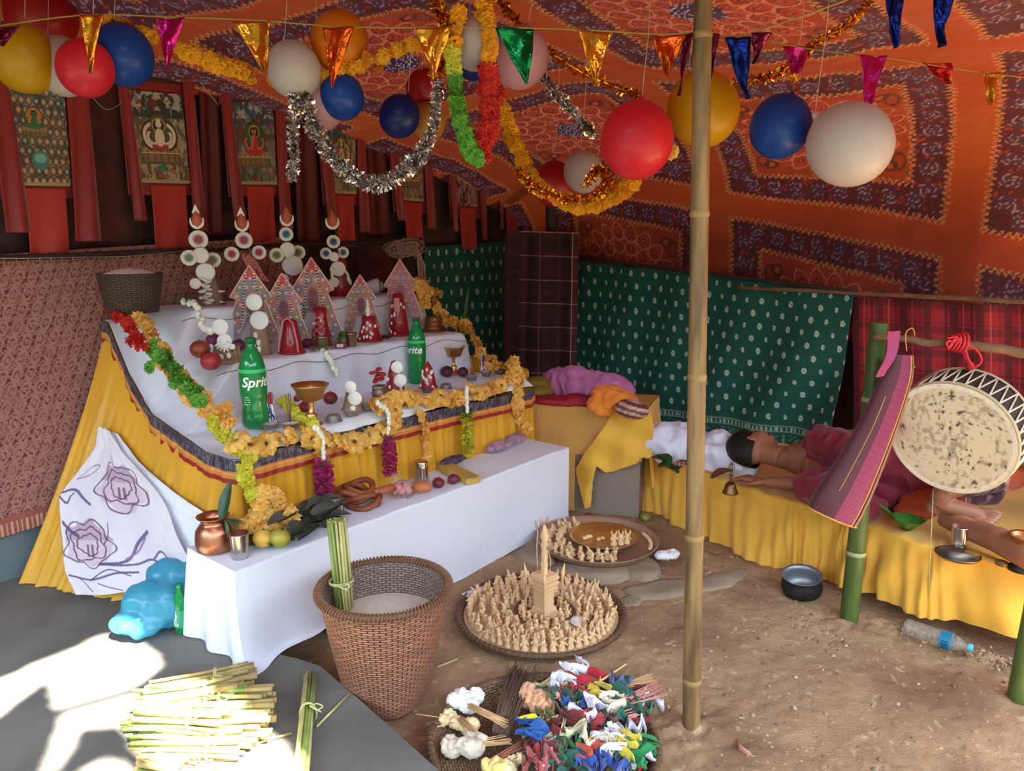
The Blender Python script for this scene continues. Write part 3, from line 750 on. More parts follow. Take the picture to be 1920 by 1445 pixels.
# border band of three strips along the skirt's top: dark paisley, orange, red
def col_border(nu, nv):
    U, V = np.meshgrid(np.linspace(0,60,nu), np.linspace(0,1,nv), indexing='ij')
    c = np.broadcast_to(L3(54,50,66), U.shape+(3,)).copy(); c = mixc(c, L3(128,122,128), (fbm(U*9, V*7, 8, 3) > .12)*.6)
    c = mixc(c, L3(206,130,60), V > .50); c = mixc(c, L3(228,170,90), (abs(V-.60) < .03)); c = mixc(c, L3(150,36,30), V > .76); c = mixc(c, L3(222,150,60), (V > .96))
    return c
PB = skirt_grid([(a,b,c_+.004,c_-.092,e,f,.006) for (a,b,c_,d_,e,f,g_) in SKP], 1400, 26, 0, 0, off=.012, pleat=.002)
npgrid('border_band', PB, mat('border_satin', rough=.45, vcol=True), cols=col_border(1400,26), parent=altar)
mb = MB().box((1.5,.75,.6), (.85,.52,.4)); mb.v = [tuple(F(*v)) for v in mb.v]; mb.build('table_frame', M_wood, altar, smooth=False)

# floral white cloth spread over the lower left of the skirt
def side_k(n, z):
    zt = float(np.interp(n, [a for a,b in edgeL], [b for a,b in edgeL])); fl = float(np.interp(n, [0,.3,.6,.96], [.10,.19,.30,.44]))
    v = max(0, min(1, (zt-z)/(zt-.105))); return -.025-fl*v**1.25
def hit_side(px, py, off=.03): return at_f(px, py, lambda p: (KN(p)[0]-(side_k(min(max(KN(p)[1],-.2),.96), p.z)-off)))
def side_cloth(name, label, cat, rows, m, colf=None, off=.03, nu=150, nv=150):
    """rows: list of (left px, right px) from top to bottom; every point lies on the skirt's flank"""
    t = thing(name, label, cat, Vector((0,0,0))) if False else None
    G = np.zeros((nu, nv, 3)); R = len(rows)-1; cache = {}
    cu, cv = 16, 16; Cg = np.zeros((cu+1, cv+1, 3))
    for j in range(cv+1):
        q = j/cv*R; i = min(int(q), R-1); f = q-i; l = np.array(rows[i][0])*(1-f)+np.array(rows[i+1][0])*f; r = np.array(rows[i][1])*(1-f)+np.array(rows[i+1][1])*f
        for a in range(cu+1):
            p = l+(r-l)*a/cu; Cg[a, j] = hit_side(p[0], p[1], off)
    for a in range(nu):
        x = a/(nu-1)*cu; i = min(int(x), cu-1); fx = x-i
        for b in range(nv):
            y = b/(nv-1)*cv; j = min(int(y), cv-1); fy = y-j
            G[a, b] = (Cg[i,j]*(1-fx)+Cg[i+1,j]*fx)*(1-fy)+(Cg[i,j+1]*(1-fx)+Cg[i+1,j+1]*fx)*fy
    U, V = np.meshgrid(np.linspace(0,1,nu), np.linspace(0,1,nv), indexing='ij')
    w_ = .010*np.sin(U*11+V*5)*V+.006*fbm(U*5, V*5, 3, 3)
    d = F(-1,-.35,0)-F(0,0,0); G = G+w_[..., None]*np.array(d); G[..., 2] = np.maximum(G[..., 2], .103)
    o = npgrid(name, G, m, colf(U, V) if colf else None, thick=.002); return tag(o, label, cat)
side_cloth('white_sheet', 'plain white sheet hanging behind the floral cloth at the altar corner', 'cloth',
   [((196,806),(222,812)),((200,850),(262,868)),((220,900),(335,930)),((240,980),(425,985)),((250,1060),(430,1050)),((260,1120),(420,1110))], M_white, off=.022, nu=80, nv=80)
def c_floral(U, V):
    # u,v in the pixel-like frame of the cloth: 0..1 across and down
    c = np.broadcast_to(L3(224,216,222), U.shape+(3,)).copy(); c = mixc(c, L3(206,196,212), fbm(U*3, V*3, 2, 3)*.5)
    def flower(cx, cy, rx, ry, s):
        nonlocal c
        x = (U-cx)/rx; y = (V-cy)/ry; r = np.hypot(x, y); th = np.arctan2(y, x)
        out = 1+.10*np.sin(th*5+s)+.05*np.sin(th*11+s*2)
        c = mixc(c, L3(196,164,180), (r < out)*.55); c = mixc(c, L3(150,108,130), (r < out)*(y < -.2)*.45)
        for q, f_ in ((1.0,5),(.72,4),(.45,3)):
            o_ = q*(1+.13*np.sin(th*f_+s+q*5)+.05*np.sin(th*9+q)); c = mixc(c, L3(92,62,92), (abs(r-o_) < .035)*.9)
        c = mixc(c, L3(96,56,72), ((abs(x-.15) < .06)|(abs(x+.05) < .05))*(y > 0)*(y < .55)*(r < .6)*.8)
    flower(.60, .36, .26, .135, .4); flower(.22, .66, .20, .11, 2.0)
    def stroke(pts, w_, colr):
        nonlocal c
        P_ = smooth_path([Vector((a, b, 0)) for a, b in pts], 40); dm = np.full(U.shape, 9.0)
        for a, b in zip(P_, P_[1:]):
            ab = b-a; L2 = max(ab.length_squared, 1e-9); t = np.clip(((U-a.x)*ab.x+(V-a.y)*ab.y)/L2, 0, 1)
            dm = np.minimum(dm, np.hypot(U-a.x-ab.x*t, V-a.y-ab.y*t))
        c = mixc(c, L3(*colr), (dm < w_)*.9)
    D = (84,70,112)
    stroke([(0,.42),(.12,.40),(.28,.47)], .008, D); stroke([(0,.44),(.06,.47),(.12,.42)], .006, D)
    stroke([(.06,.34),(.16,.26),(.28,.25),(.18,.31),(.06,.34)], .004, (120,100,130))
    stroke([(.02,.84),(.2,.87),(.4,.83),(.55,.84)], .008, D); stroke([(.2,.87),(.36,.80),(.5,.86)], .005, D)
    stroke([(.3,.76),(.5,.75),(.62,.66),(.74,.60)], .009, D); stroke([(.3,.76),(.55,.78),(.7,.75),(.86,.82)], .008, D)
    stroke([(.5,.74),(.6,.70),(.70,.63)], .006, (150,110,150)); stroke([(.72,.74),(.8,.70),(.88,.78),(.8,.80)], .007, D); stroke([(.75,.78),(.9,.84),(1,.86)], .010, D)
    stroke([(.02,.56),(.08,.60),(.14,.62)], .010, D); stroke([(.1,.86),(.18,.97)], .005, D); stroke([(.25,.9),(.4,.98)], .005, D); stroke([(.35,.66),(.4,.62),(.42,.56)], .005, D)
    stroke([(.56,.22),(.58,.17)], .008, (110,80,80))
    return c
side_cloth('floral_cloth', 'white cloth with pink and purple line-drawn flowers draped over the altar flank', 'cloth',
   [((183,800),(206,806)),((178,840),(232,850)),((150,880),(275,895)),((112,925),(308,940)),((112,985),(330,985)),((118,1045),(352,1040)),((124,1085),(366,1075)),((140,1116),(372,1100))], M_printd, c_floral, off=.045, nu=300, nv=360)
# ================================================================== shared small builders
def petal_rosette(mb, r, seed, c1, c2, layers=3, seg=16, up=.45):
    rnd = random.Random(seed)
    for l in range(layers):
        rr = r*(1-.28*l); z0 = r*up*.5*l; v = []; f = []; cc = []
        ph = rnd.random()*6
        for q, (f_, dz) in enumerate([(.12,0),(.6,.10),(1.0,.02)]):
            for j in range(seg):
                a = 2*PI*j/seg+ph; wv = (rnd.uniform(-1,1)*.18+math.sin(j*2.4+l)*.16)*(q/2)
                R = rr*f_*(1+.10*(q == 2)*(1 if j % 2 else -1)); v.append((R*math.cos(a), R*math.sin(a), z0+r*dz+r*wv+l*.12*r*f_))
        for q in range(2):
            for j in range(seg):
                f.append((q*seg+j, q*seg+(j+1)%seg, (q+1)*seg+(j+1)%seg, (q+1)*seg+j))
                t = rnd.uniform(0,1); cc.append(tuple(a*(1-t)+b*t for a, b in zip(c1, c2)))
        mb.add(v, f, 0, None, cc)
    return mb
OR1, OR2 = lin((240,170,62)), lin((250,214,124)); GD1, GD2 = lin((234,150,10)), lin((248,184,40)); YE1, YE2 = lin((206,200,40)), lin((236,226,90)); GR1, GR2 = lin((70,140,40)), lin((130,190,70))
RD1, RD2 = lin((190,20,24)), lin((226,60,40)); PK1, PK2 = lin((196,40,120)), lin((222,90,150)); WH1, WH2 = lin((225,225,205)), lin((240,238,220))
def rosette_mesh(name, r, c1, c2, seed, layers=3):
    o = petal_rosette(MB(), r, seed, c1, c2, layers).build(name, M_petal, None, world=False); me = o.data; bpy.data.objects.remove(o); return me
ROS = {}
for key, (a, b) in dict(orange=(OR1,OR2), gold=(GD1,GD2), yellow=(YE1,YE2), green=(GR1,GR2), red=(RD1,RD2), pink=(PK1,PK2), white=(WH1,WH2)).items():
    ROS[key] = [rosette_mesh('blossom', .034, a, b, 10+i) for i in range(3)]
def open_flower(seed):
    mb = MB(); rnd = random.Random(seed); seg = 30; v = []; f = []; cc = []
    for q, (fr, z) in enumerate([(.16,.0),(.30,.010),(.62,.013),(.88,.006),(1.0,-.003)]):
        for j in range(seg):
            a = 2*PI*j/seg; R = .036*fr*(1+(.09*math.sin(a*7+seed)+.05*rnd.uniform(-1,1))*(q > 2)); v.append((R*math.cos(a), R*math.sin(a), z+(.0028 if j % 2 else -.0028)*min(q,3)/2+.003*rnd.uniform(-1,1)*(q > 2)))
    for q in range(4):
        for j in range(seg): f.append((q*seg+j, q*seg+(j+1)%seg, (q+1)*seg+(j+1)%seg, (q+1)*seg+j)); t = rnd.random(); cc.append(tuple(a*(1-t)+b*t for a, b in zip(OR1, OR2)))
    mb.add(v, f, 0, None, cc); mb.ell((0,0,.002), (.007,.007,.004), seg=8, rings=5, col=lin((104,96,40))); o = mb.build('blossom', M_petal, None, world=False); me = o.data; bpy.data.objects.remove(o); return me
ROS['open'] = [open_flower(i) for i in range(3)]
def garland(name, label, pts, key, n, size=1.0, out=(0,0,1), jit=.012, group=None, spread=1, partname='blossom', thread=True, smo=True):
    P = smooth_path(pts, 160) if smo else pts
    if thread: root = MB().tube(smooth_path(pts, 60), .0022, 5).build('thread', M_rope, None); root.name = name
    else: root = thing(name, None, None, P[0])
    tag(root, label, 'garland', group); org = Vector(root.location)
    seg = [0]
    for a, b in zip(P, P[1:]): seg.append(seg[-1]+(b-a).length)
    for i in range(n):
        s_ = seg[-1]*(i+.5)/n; j = max(0, min(len(P)-2, int(np.searchsorted(seg, s_))-1)); a = P[j]; d = (P[j+1]-P[j]).normalized()
        ky = key(i/n) if callable(key) else key
        for q in range(spread):
            o = bpy.data.objects.new(partname, random.choice(ROS[ky])); C.objects.link(o); o.parent = root
            rv = Vector((random.gauss(0,1), random.gauss(0,1), random.gauss(0,1)))
            o.location = a-org+rv*jit*random.random()
            dirv = Vector(out)+rv*.55+d*random.uniform(-.7,.7)
            o.rotation_euler = (basis(dirv).to_euler()); o.scale = (size*random.uniform(.8,1.2),)*3
    return root
def balls(mb, pts, r, jit=0, col=None, mi=0, seg=8, rings=6, el=1.2):
    for p in pts: mb.ell(Vector(p)+Vector((random.gauss(0,jit),random.gauss(0,jit),random.gauss(0,jit))), (r, r, r*el), seg=seg, rings=rings, col=col, mi=mi)
# ------------------------------------------------ garlands round the altar
UPF = F(.0,-1,.6)-F(0,0,0)
g1 = [hit_side(x, y, .02)+Vector((0,0,.03)) for x, y in [(205,592),(235,600),(265,640),(290,685),(330,740),(380,790),(425,820)]]
g1 = [p+(F(.03,0,.012)-F(0,0,0)) for p in g1]
garland('marigold_garland', 'orange marigold garland running down the left edge of the white altar cloth', g1, 'orange', 62, .85, out=F(-.6,-.5,.8)-F(0,0,0), spread=1, jit=.022, partname='blossom')
garland('red_flower_garland', 'short red petal garland beside the orange one at the upper left altar edge', [p+(F(-.055,0,-.01)-F(0,0,0)) for p in smooth_path(g1, 20)[1:10]], 'red', 22, .75, out=F(-.6,-.5,.8)-F(0,0,0), jit=.016)
garland('green_flower_garland', 'green petal garland lying over the orange one on the left altar edge', [p+(F(-.02,-.02,.02)-F(0,0,0)) for p in smooth_path(g1, 20)[9:17]], 'green', 30, .8, out=F(-.6,-.5,.8)-F(0,0,0), jit=.02)
garland('yellow_flower_garland', 'pale yellow flower string at the near corner of the altar hanging down the skirt', [hit_side(395,800,.05)+Vector((0,0,.02)), F(-.02,-.05,.745), F(.02,-.06,.73), at_n(462,862,-.09), at_n(462,905,-.09), at_n(478,940,-.09), at_n(492,965,-.09)], 'yellow', 40, .72, out=UPF, jit=.012)
fr = [at_n(x, y, -.06) for x, y in [(440,828),(490,838),(550,815),(610,825),(670,828),(725,802),(742,758)]]
garland('marigold_garland', 'string of large open marigolds looped across the near half of the altar front', fr, 'open', 19, 1.25, out=UPF, jit=.008)
fr = [at_n(x, y, -.06) for x, y in [(700,770),(742,745),(800,752),(850,742),(905,735),(950,715),(975,700)]]
garland('marigold_garland', 'string of marigolds looped across the far half of the altar front', fr, lambda u: 'open' if int(u*60)%3 else 'orange', 28, 1.1, out=UPF, jit=.012)
garland('marigold_garland', 'thick marigold string falling from the far corner of the altar', [at_n(x, y, -.05) for x, y in [(955,680),(972,710),(970,750),(976,800)]], 'orange', 34, 1.0, out=UPF, jit=.022)
garland('marigold_garland', 'marigold garland stepping down the far end of the altar', [F(kend(.6)-.02,.72,1.25), F(kend(.6),.62,1.22), F(kend(.5),.52,1.06), F(kend(.3),.40,1.03), F(kend(.3),.34,.95), F(kend(.2),.25,.83), F(kend(.1),.12,.80), F(1.73,.02,.79)], 'orange', 64, 1.0, out=F(.3,-.6,.6)-F(0,0,0), jit=.022)
garland('marigold_garland', 'marigold clump hanging beside the raffia bundle', [at_n(x, y, .55) for x, y in [(782,528),(792,548),(800,575)]], 'orange', 12, 1.1, out=UPF, jit=.02)
garland('marigold_heap', 'heap of golden marigolds lying against the skirt on the near end of the white bench', [at_n(x, y, NF+BW*.62) for x, y in [(508,925),(520,955),(490,975),(465,990),(530,985)]], 'orange', 46, 1.1, out=UPF, jit=.045)
garland('marigold_string', 'thin marigold string hanging from the middle of the altar border', [at_n(x, y, -.07) for x, y in [(788,768),(795,800),(800,835),(800,862)]], 'orange', 15, .62, out=UPF, jit=.006)
def bud_string(label, pts_w, pts_c, key, nb=9, nc=12, size=1.0):
    root = MB().tube(smooth_path(pts_w+pts_c, 40), .002, 5).build('flower_string', M_rope, None); tag(root, label, 'garland', 'hanging bud strings')
    mb = MB(); balls(mb, smooth_path(pts_w, nb-1), .0105, .001, el=1.35); mb.build('white_buds', mat('white_buds', (232,232,214), .5), root)
    P = smooth_path(pts_c, nc-1); mb = MB()
    for i, p in enumerate(P):
        petal = MB(); petal_rosette(petal, .042*size, i*3+hash(key) % 7, *{'pink':(PK1,PK2), 'yellow':(YE1,YE2)}[key], layers=2)
        mb.add(petal.v, petal.f, 0, Matrix.Translation(p)@basis((random.uniform(-.5,.5), random.uniform(-.9,-.3), -1)), petal.c)
    mb.build('petal_tassel', M_petal, root)
    mb = MB(); q = pts_c[0]
    for i in range(26):
        d = Vector((random.gauss(0,1), random.gauss(0,1), random.gauss(0,.7))).normalized()*.032; mb.add([q, q+d+Vector((0,0,.006)), q+d*.8-Vector((0,0,.008))], [(0,1,2)])
    mb.build('green_sprig', M_leafl, root, smooth=False); return root
bud_string('white bud string ending in a magenta tassel, nearest the altar corner', [at_n(x,y,-.09) for x,y in [(590,800),(605,820),(606,858)]], [at_n(x,y,-.09) for x,y in [(607,868),(608,900),(610,935)]], 'pink')
bud_string('white bud string ending in a pink tassel above the plastic-wrapped food', [at_n(x,y,-.09) for x,y in [(708,755),(728,775),(728,812)]], [at_n(x,y,-.09) for x,y in [(728,820),(731,855),(731,885)]], 'pink', size=.8)
bud_string('white bud string ending in a lime yellow tassel on the altar front', [at_n(x,y,-.09) for x,y in [(875,728),(875,748),(876,770)]], [at_n(x,y,-.09) for x,y in [(877,778),(876,815),(877,848)]], 'yellow', size=.85)
def soft_string(label, pts, n_=10, tail=True):
    root = MB().tube(smooth_path(pts, 30), .002, 5).build('bud_garland', M_rope, None); tag(root, label, 'garland', 'white bud strings on the altar')
    mb = MB(); balls(mb, smooth_path(pts, n_), .014, .004, el=1.2); mb.build('white_buds', mat('white_buds', (232,232,214), .5), root)
    if tail:
        mb = MB(); q = Vector(pts[0])
        for i in range(60):
            c_ = q+Vector((random.gauss(0,.03), random.gauss(0,.02), abs(random.gauss(0,.018)))); d = Vector((random.gauss(0,1), random.gauss(0,1), random.gauss(0,.5))).normalized()*.026
            mb.add([c_, c_+d, c_+d.cross(Vector((0,0,1)))*.6+d*.5], [(0,1,2)])
        mb.build('leaves', M_leafl, root, smooth=False)
soft_string('pale green leaves with white buds trailing off the top tier at left', [at_n(345,566,.68), at_n(368,574,.62), at_n(378,605,.5), at_n(392,622,.44)])
soft_string('white buds with leaves trailing off the middle tier above the brass lamp', [at_n(600,655,.38), at_n(612,665,.33), at_n(622,680,.31), at_n(632,700,.30)])

# ------------------------------------------------ vessels
def cup(mb, r0, r1, h, th=.003, M=None, seg=28, bead=True, mi=0):
    p = [(0,0),(r0,0),(r0,.002),(r1-.0,h*.95)]+([(r1+.002,h*.97),(r1+.002,h)] if bead else [(r1,h)])+[(r1-th,h),(r0-th,th*1.5),(0,th*1.5)]
    return mb.lathe(p, seg, M=M, mi=mi)
def vessel(name, label, cat, prof, m, loc, seg=32, group=None, extra=None, rz=0):
    o = MB().lathe(prof, seg).build(name, m, None, world=False); o.location = loc; tag(o, label, cat, group); o.rotation_euler = (0,0,rz); return o
def tumbler(label, p, h=.10, r=.035, m=None, flip=False):
    pr_ = [(0,0),(r*.86,0),(r*.88,.004),(r*.97,h*.9),(r*1.02,h*.985),(r*1.02,h),(r*.97,h),(r*.84,.008),(0,.008)]
    pr_ = pr_[:3]+[(r*.90,h*.2),(r*.915,h*.22),(r*.91,h*.24),(r*.925,h*.27),(r*.92,h*.29)]+pr_[3:]
    if flip: pr_ = [(a, h-b) for a, b in pr_][::-1]
    return vessel('steel_tumbler', label, 'tumbler', pr_, m or M_steel, p)
def fruit(name, label, p, r, col, el=.9, stem=True, group=None):
    o = MB().lathe([(0,-r*el*.93)]+[(r*math.cos(t), r*el*math.sin(t)) for t in np.linspace(-1.35,1.35,14)]+[(r*.06, r*el*.90),(0,r*el*.88)], 22).build(name, mat(name+'_%d_%d_%d' % col, col, .42, var=.3, vscale=30, bump=.1, bscale=90), None, world=False)
    o.location = Vector(p)+Vector((0,0,r*el*.93)); o.rotation_euler = (random.uniform(-.3,.3), random.uniform(-.3,.3), random.random()*6)
    tag(o, label, 'fruit', group)
    if stem: MB().tube([(0,0,r*el*.86),(.001,0,r*el*1.0),(.003,0,r*el*1.08)], [r*.07,r*.06,r*.08], 6).build('stem', M_dark, o, world=False)
    return o
copper = at_z(404,1030,BZ)
pc = thing('copper_pot', 'copper water pot at the near corner of the white bench', 'pot', copper)
MB().lathe([(0,0),(.050,0),(.062,.006),(.066,.04),(.062,.075),(.048,.096),(.040,.103),(.042,.112),(.054,.124),(.056,.127),(.050,.124),(.038,.110),(.036,.10),(.05,.07),(0,.06)], 40).build('body', M_copper, pc, world=False)
def leaf_mesh(mb, L_, W_, M, bend=.25, fold=.15, nu=10, nv=4, col=None, mi=0):
    def fn(u, v):
        wv = W_*math.sin(PI*min(1,u*.93+.07))**.75*(v-.5)*2*.5; return (wv, L_*u*1.0, abs(v-.5)*2*W_*fold*math.sin(PI*u)-bend*L_*u*u)
    return mb.grid(fn, nu, nv, M=M, col=col, mi=mi)
mb = MB(); leaf_mesh(mb, .15, .05, Matrix.Translation((.03,0,.10))@rotM(1.25,0,-.35), .1); mb.build('leaf', M_leaf, pc, world=False)
mb = MB()
for i in range(16): leaf_mesh(mb, random.uniform(.04,.075), .014, Matrix.Translation((.045,-.01,.115))@rotM(random.uniform(-.9,.9),random.uniform(-.5,.5),random.uniform(-2.4,-.2)), .5, nu=5, nv=2)
mb.build('sprig', mat('grey_leaf', (92,104,72), .6), pc, world=False)
tumbler('upright steel tumbler beside the copper pot', at_z(451,1044,BZ), .088, .033)
tumbler('steel tumbler standing behind the reed bundle on the white bench', at_z(630,975,BZ), .095, .034)
tumbler('steel tumbler turned upside down near the purple fruits on the bench', at_z(790,903,BZ), .098, .034, flip=True)
# leaf plate with two mangoes
lp = at_z(510,1018,BZ)
mb = MB()
for i in range(9):
    a = i*2*PI/9; leaf_mesh(mb, .12, .06, Matrix.Translation(lp+Vector((0,0,.008)))@rotM(.12,0,a), -.12, .3)
tag(mb.build('leaf_plate', M_leaf, None), 'dark leaf plate on the bench holding two mangoes', 'plate')
fruit('mango', 'yellow mango with brown specks, left one on the leaf plate', at_z(494,1024,BZ+.014), .036, (214,172,70), .9)
fruit('mango', 'greener mango, right one on the leaf plate', at_z(526,1024,BZ+.014), .037, (168,160,62), .9)
# bundle of dark leaves
lb = at_z(580,1000,BZ)
mb = MB()
for i in range(26):
    a = random.uniform(-.55,.55); M = Matrix.Translation(lb+Vector((random.uniform(-.05,.05), random.uniform(-.01,.06), .01+i*.003)))@rotM(random.uniform(-.15,.25), random.uniform(-.3,.3), -PI/2+UA+a+(PI if i%4==0 else 0))
    leaf_mesh(mb, random.uniform(.11,.17), random.uniform(.05,.08), M, random.uniform(-.1,.2), .3)
tag(mb.build('leaf_bundle', mat('dull_leaf', (84,86,74), .5, var=.4, vscale=20, bump=.3, bscale=30), None), 'bundle of dull grey green leaves on the bench between mangoes and tumbler', 'leaves')
# rings of fried bread
for i in range(7):
    c_ = at_z(668+random.uniform(-6,12), 943, BZ+.012)+Vector((.01*math.sin(i*2), .012*math.cos(i*3), .0115*i)); r = .060-.002*i
    ring = [c_+Vector((r*math.cos(a)*1.1, r*math.sin(a), .008*math.sin(a*2+i)+.010*math.sin(a+i))) for a in np.linspace(0, 2*PI, 29)]
    o = MB().tube(ring, .0125, 10, caps=False).build('fried_bread_ring', mat('fried_bread', (140,74,44), .55, bump=.4, bscale=60, var=.3, vscale=30), None)
    tag(o, 'brown ring of fried bread heaped with others on the white bench', 'bread', 'fried bread rings on the bench')
# clear food bag with orange loaf
fb = at_z(760,932,BZ)
bag = thing('food_bag', 'clear plastic bag with pink and orange sweets on the bench beside the fried bread', 'bag', fb)
def bagdisp(s, a, fr=28): return lambda co: a*np.array([noise.noise(Vector(c)*fr+Vector((s,0,0)))+.5*noise.noise(Vector(c)*fr*2.3) for c in co])
mb = MB(); mb.ell((fb.x-.01,fb.y,fb.z+.035), (.062,.05,.038)); mb.ell((fb.x-.035,fb.y,fb.z+.07), (.032,.03,.04)); mb.ell((fb.x+.06,fb.y+.05,fb.z+.032), (.055,.04,.03))
fuse('plastic', mb, mat('clear_plastic', (250,246,246), .12, glass=1, ior=1.15, alpha=.42), bag, .005, 2, disp=bagdisp(1,.010,40))
mb = MB(); mb.ell((fb.x+.062,fb.y+.052,fb.z+.028), (.045,.03,.024)); mb.build('orange_sweet', mat('orange_sweet', (200,120,70), .5), bag)
mb = MB()
for i in range(14): mb.ell((fb.x-.02+random.gauss(0,.02), fb.y+random.gauss(0,.018), fb.z+.03+abs(random.gauss(0,.015))), .016, seg=8, rings=6)
mb.build('pink_sweets', mat('pink_sweet', (206,140,140), .6), bag)
o = MB().tube([at_z(692,925,BZ+.055), at_z(730,915,BZ+.055), at_z(752,912,BZ+.03)], [.013,.017,.018], 12).build('banana', mat('ripe_banana', (176,100,60), .5, var=.3, vscale=20), None); tag(o, 'brown banana lying across the fried bread and the food bag', 'fruit')
fruit('purple_fruit', 'dark purple round fruit left of the pair beside the overturned tumbler', at_z(822,914,BZ), .027, (112,36,60)); fruit('purple_fruit', 'dark purple round fruit right of the pair next to the wooden block', at_z(850,907,BZ), .026, (116,40,64))
a, b = at_z(800,862,BZ), at_z(888,908,BZ); d = (b-a); d.z = 0; L_ = d.length; M = basis((0,0,1), (a+b)/2+Vector((0,0,.016)), d)
tag(MB().box((L_,.075,.030), M=M, bev=.003).build('wrapped_block', mat('yellow_board', (196,160,84), .6, var=.25, vscale=30), None, smooth=False), 'long narrow block wrapped in yellowish board on the bench', 'block')
# pinkish cloth rolls behind
def bundle(name, label, cat, blobs, m, vox=.012, amp=.02, fr=9, seed=0, aniso=(1,1,1)):
    mb = MB()
    for c_, r_, *rot in blobs:
        M = Matrix.Translation(c_)@rotM(*(rot[0] if rot else (0,0,0))); mb.ell((0,0,0), r_, M=M)
    def dp(co):
        out = np.zeros(len(co))
        for i, c in enumerate(co):
            v = Vector((c[0]*aniso[0], c[1]*aniso[1], c[2]*aniso[2]))*fr+Vector((seed,seed,0)); w_ = noise.noise(v*.6)
            out[i] = amp*(1-abs(noise.noise(v+Vector((w_,w_,w_))*1.6))*2.6)+amp*.35*(1-abs(noise.noise(v*2.4))*2)
        return out
    o = fuse(name, mb, m, None, vox, 3, disp=dp); tag(o, label, cat); return o
M_mauve = mat('mauve_floral', (180,140,160), .8, var=.5, vscale=28, sheen=.2)
pts = [at_n(930,838,-.045), at_n(900,848,-.045), at_n(960,825,-.045)]
bundle('rolled_cloth', 'mauve floral cloth rolled under the far end of the altar skirt', 'cloth', [(at_n(935,836,-.06),(.10,.035,.022),(0,0,UA)),(at_n(968,822,-.06),(.07,.035,.022),(0,0,UA))], M_mauve, .007, .006, 40)
bundle('rolled_cloth', 'dark printed cloth end peeping out under the altar skirt beside the wooden block', 'cloth', [(at_n(850,862,-.06),(.09,.03,.015),(0,0,UA))], mat('dark_print', (90,70,90), .8, var=.6, vscale=50), .007, .005, 40)

# ------------------------------------------------ tier 1 items
def t1(px, py): return at_z(px, py, Z1+.001)
def bottle(label, loc, h, r, txt_rot):
    t = thing('soda_bottle', label, 'bottle', loc, 0)
    k_ = h/.33; pr_ = [(0,.004),(r*.7,0),(r*.93,.008),(r,.025),(r*.97,.06*k_),(r*.90,.085*k_),(r*.97,.11*k_),(r*1.0,.13*k_),(r*1.0,.20*k_),(r*.98,.205*k_),(r*.96,.225*k_),(r*.80,.255*k_),(r*.48,.288*k_),(r*.30,.300*k_),(r*.29,.312*k_)]
    MB().lathe(pr_, 36).build('bottle_body', mat('green_plastic', (26,150,78), .12, coat=.5, trans=.25), t, world=False)
    MB().lathe([(r*1.012,.128*k_),(r*1.012,.205*k_)], 36).build('wrapper', mat('bottle_wrapper', (10,124,60), .3), t, world=False)
    MB().lathe([(r*1.0,.207*k_),(r*.985,.220*k_)], 36).build('liquid_line', mat('bright_green', (60,200,120), .3), t, world=False)
    MB().lathe([(r*.30,.311*k_),(r*.40,.312*k_),(r*.40,.328*k_),(r*.36,.331*k_),(0,.331*k_)], 24).build('cap', mat('green_cap', (16,96,50), .4), t, world=False)
    def wrap(v, f, z0, name, m, ang0):
        vs = [( (r*1.02+.0008)*math.cos(ang0+x/r), (r*1.02+.0008)*math.sin(ang0+x/r), z0+y) for x, y, z in v]
        return MB().add(vs, f).build(name, m, t, smooth=False, world=False)
    m = mat('white_ink', (236,244,238), .5)
    v, f = text_mesh('Sprite', .050*k_, .0012, .25); wrap(v, f, .158*k_, 'brand_lettering', m, txt_rot)
    mb = MB()
    for i in range(4):
        z = .118*k_-i*.009
        mb.add([((r*1.006)*math.cos(txt_rot+q), (r*1.006)*math.sin(txt_rot+q), z+dz) for q in (.1,.2,.3,.4,.5,.6) for dz in (0,.0022)], [(2*q,2*q+2,2*q+3,2*q+1) for q in range(5) if (q*3+i) % 4])
    mb.build('small_print', m, t, smooth=False, world=False); return t
bottle('tall green soda bottle with white lettering near the left altar corner', t1(480,800), .352, .051, -PI/2-.55)
bottle('green soda bottle standing among red cones at the far part of the altar', t1(783,718), .335, .046, -PI/2-1.95)
def chalice(label, loc, s):
    t = thing('brass_chalice', label, 'lamp', loc)
    MB().lathe([(r*s, z*s) for r, z in [(0,0),(.045,0),(.046,.006),(.030,.012),(.020,.03),(.026,.045),(.018,.052),(.012,.06),(.011,.085),(.015,.092),(.011,.10),(.03,.108)]], 32).build('stem', M_brass, t, world=False)
    MB().lathe([(r*s, z*s) for r, z in [(.0,.104),(.03,.106),(.052,.115),(.062,.15),(.078,.172),(.080,.177),(.074,.174),(.058,.15),(.048,.122),(0,.118)]], 36).build('bowl', M_brass, t, world=False); return t
chalice('tall brass butter lamp in front of the middle tier', t1(585,796), .93); chalice('tall brass butter lamp near the far corner of the altar', t1(850,700), .86)
def smallcup(label, px, py, r=.030, h=.026, fill=None, flip=False, m=None):
    pr_ = [(0,0),(r*.72,0),(r*.78,.003),(r*1.0,h*.95),(r*1.05,h),(r*.98,h),(r*.74,.005),(0,.005)]
    if flip: pr_ = [(a,h-b) for a, b in pr_][::-1]
    t = thing('metal_cup', label, 'cup', t1(px, py)); MB().lathe(pr_, 28).build('cup_body', m or M_tin, t, world=False)
    if fill: MB().lathe([(0,h*1.12),(r*.5,h*1.08),(r*.93,h*.92)], 24).build('filling', fill, t, world=False)
    return t
M_grain = mat('pale_grain', (206,198,180), .8, bump=1, bscale=300, bdist=.002)
smallcup('small grey metal cup turned down right of the tall brass lamp', 626,789,.034,.027, flip=True)
smallcup('grain-filled metal cup carrying the beige cone with two white discs', 660,778,.036,.026, M_grain)
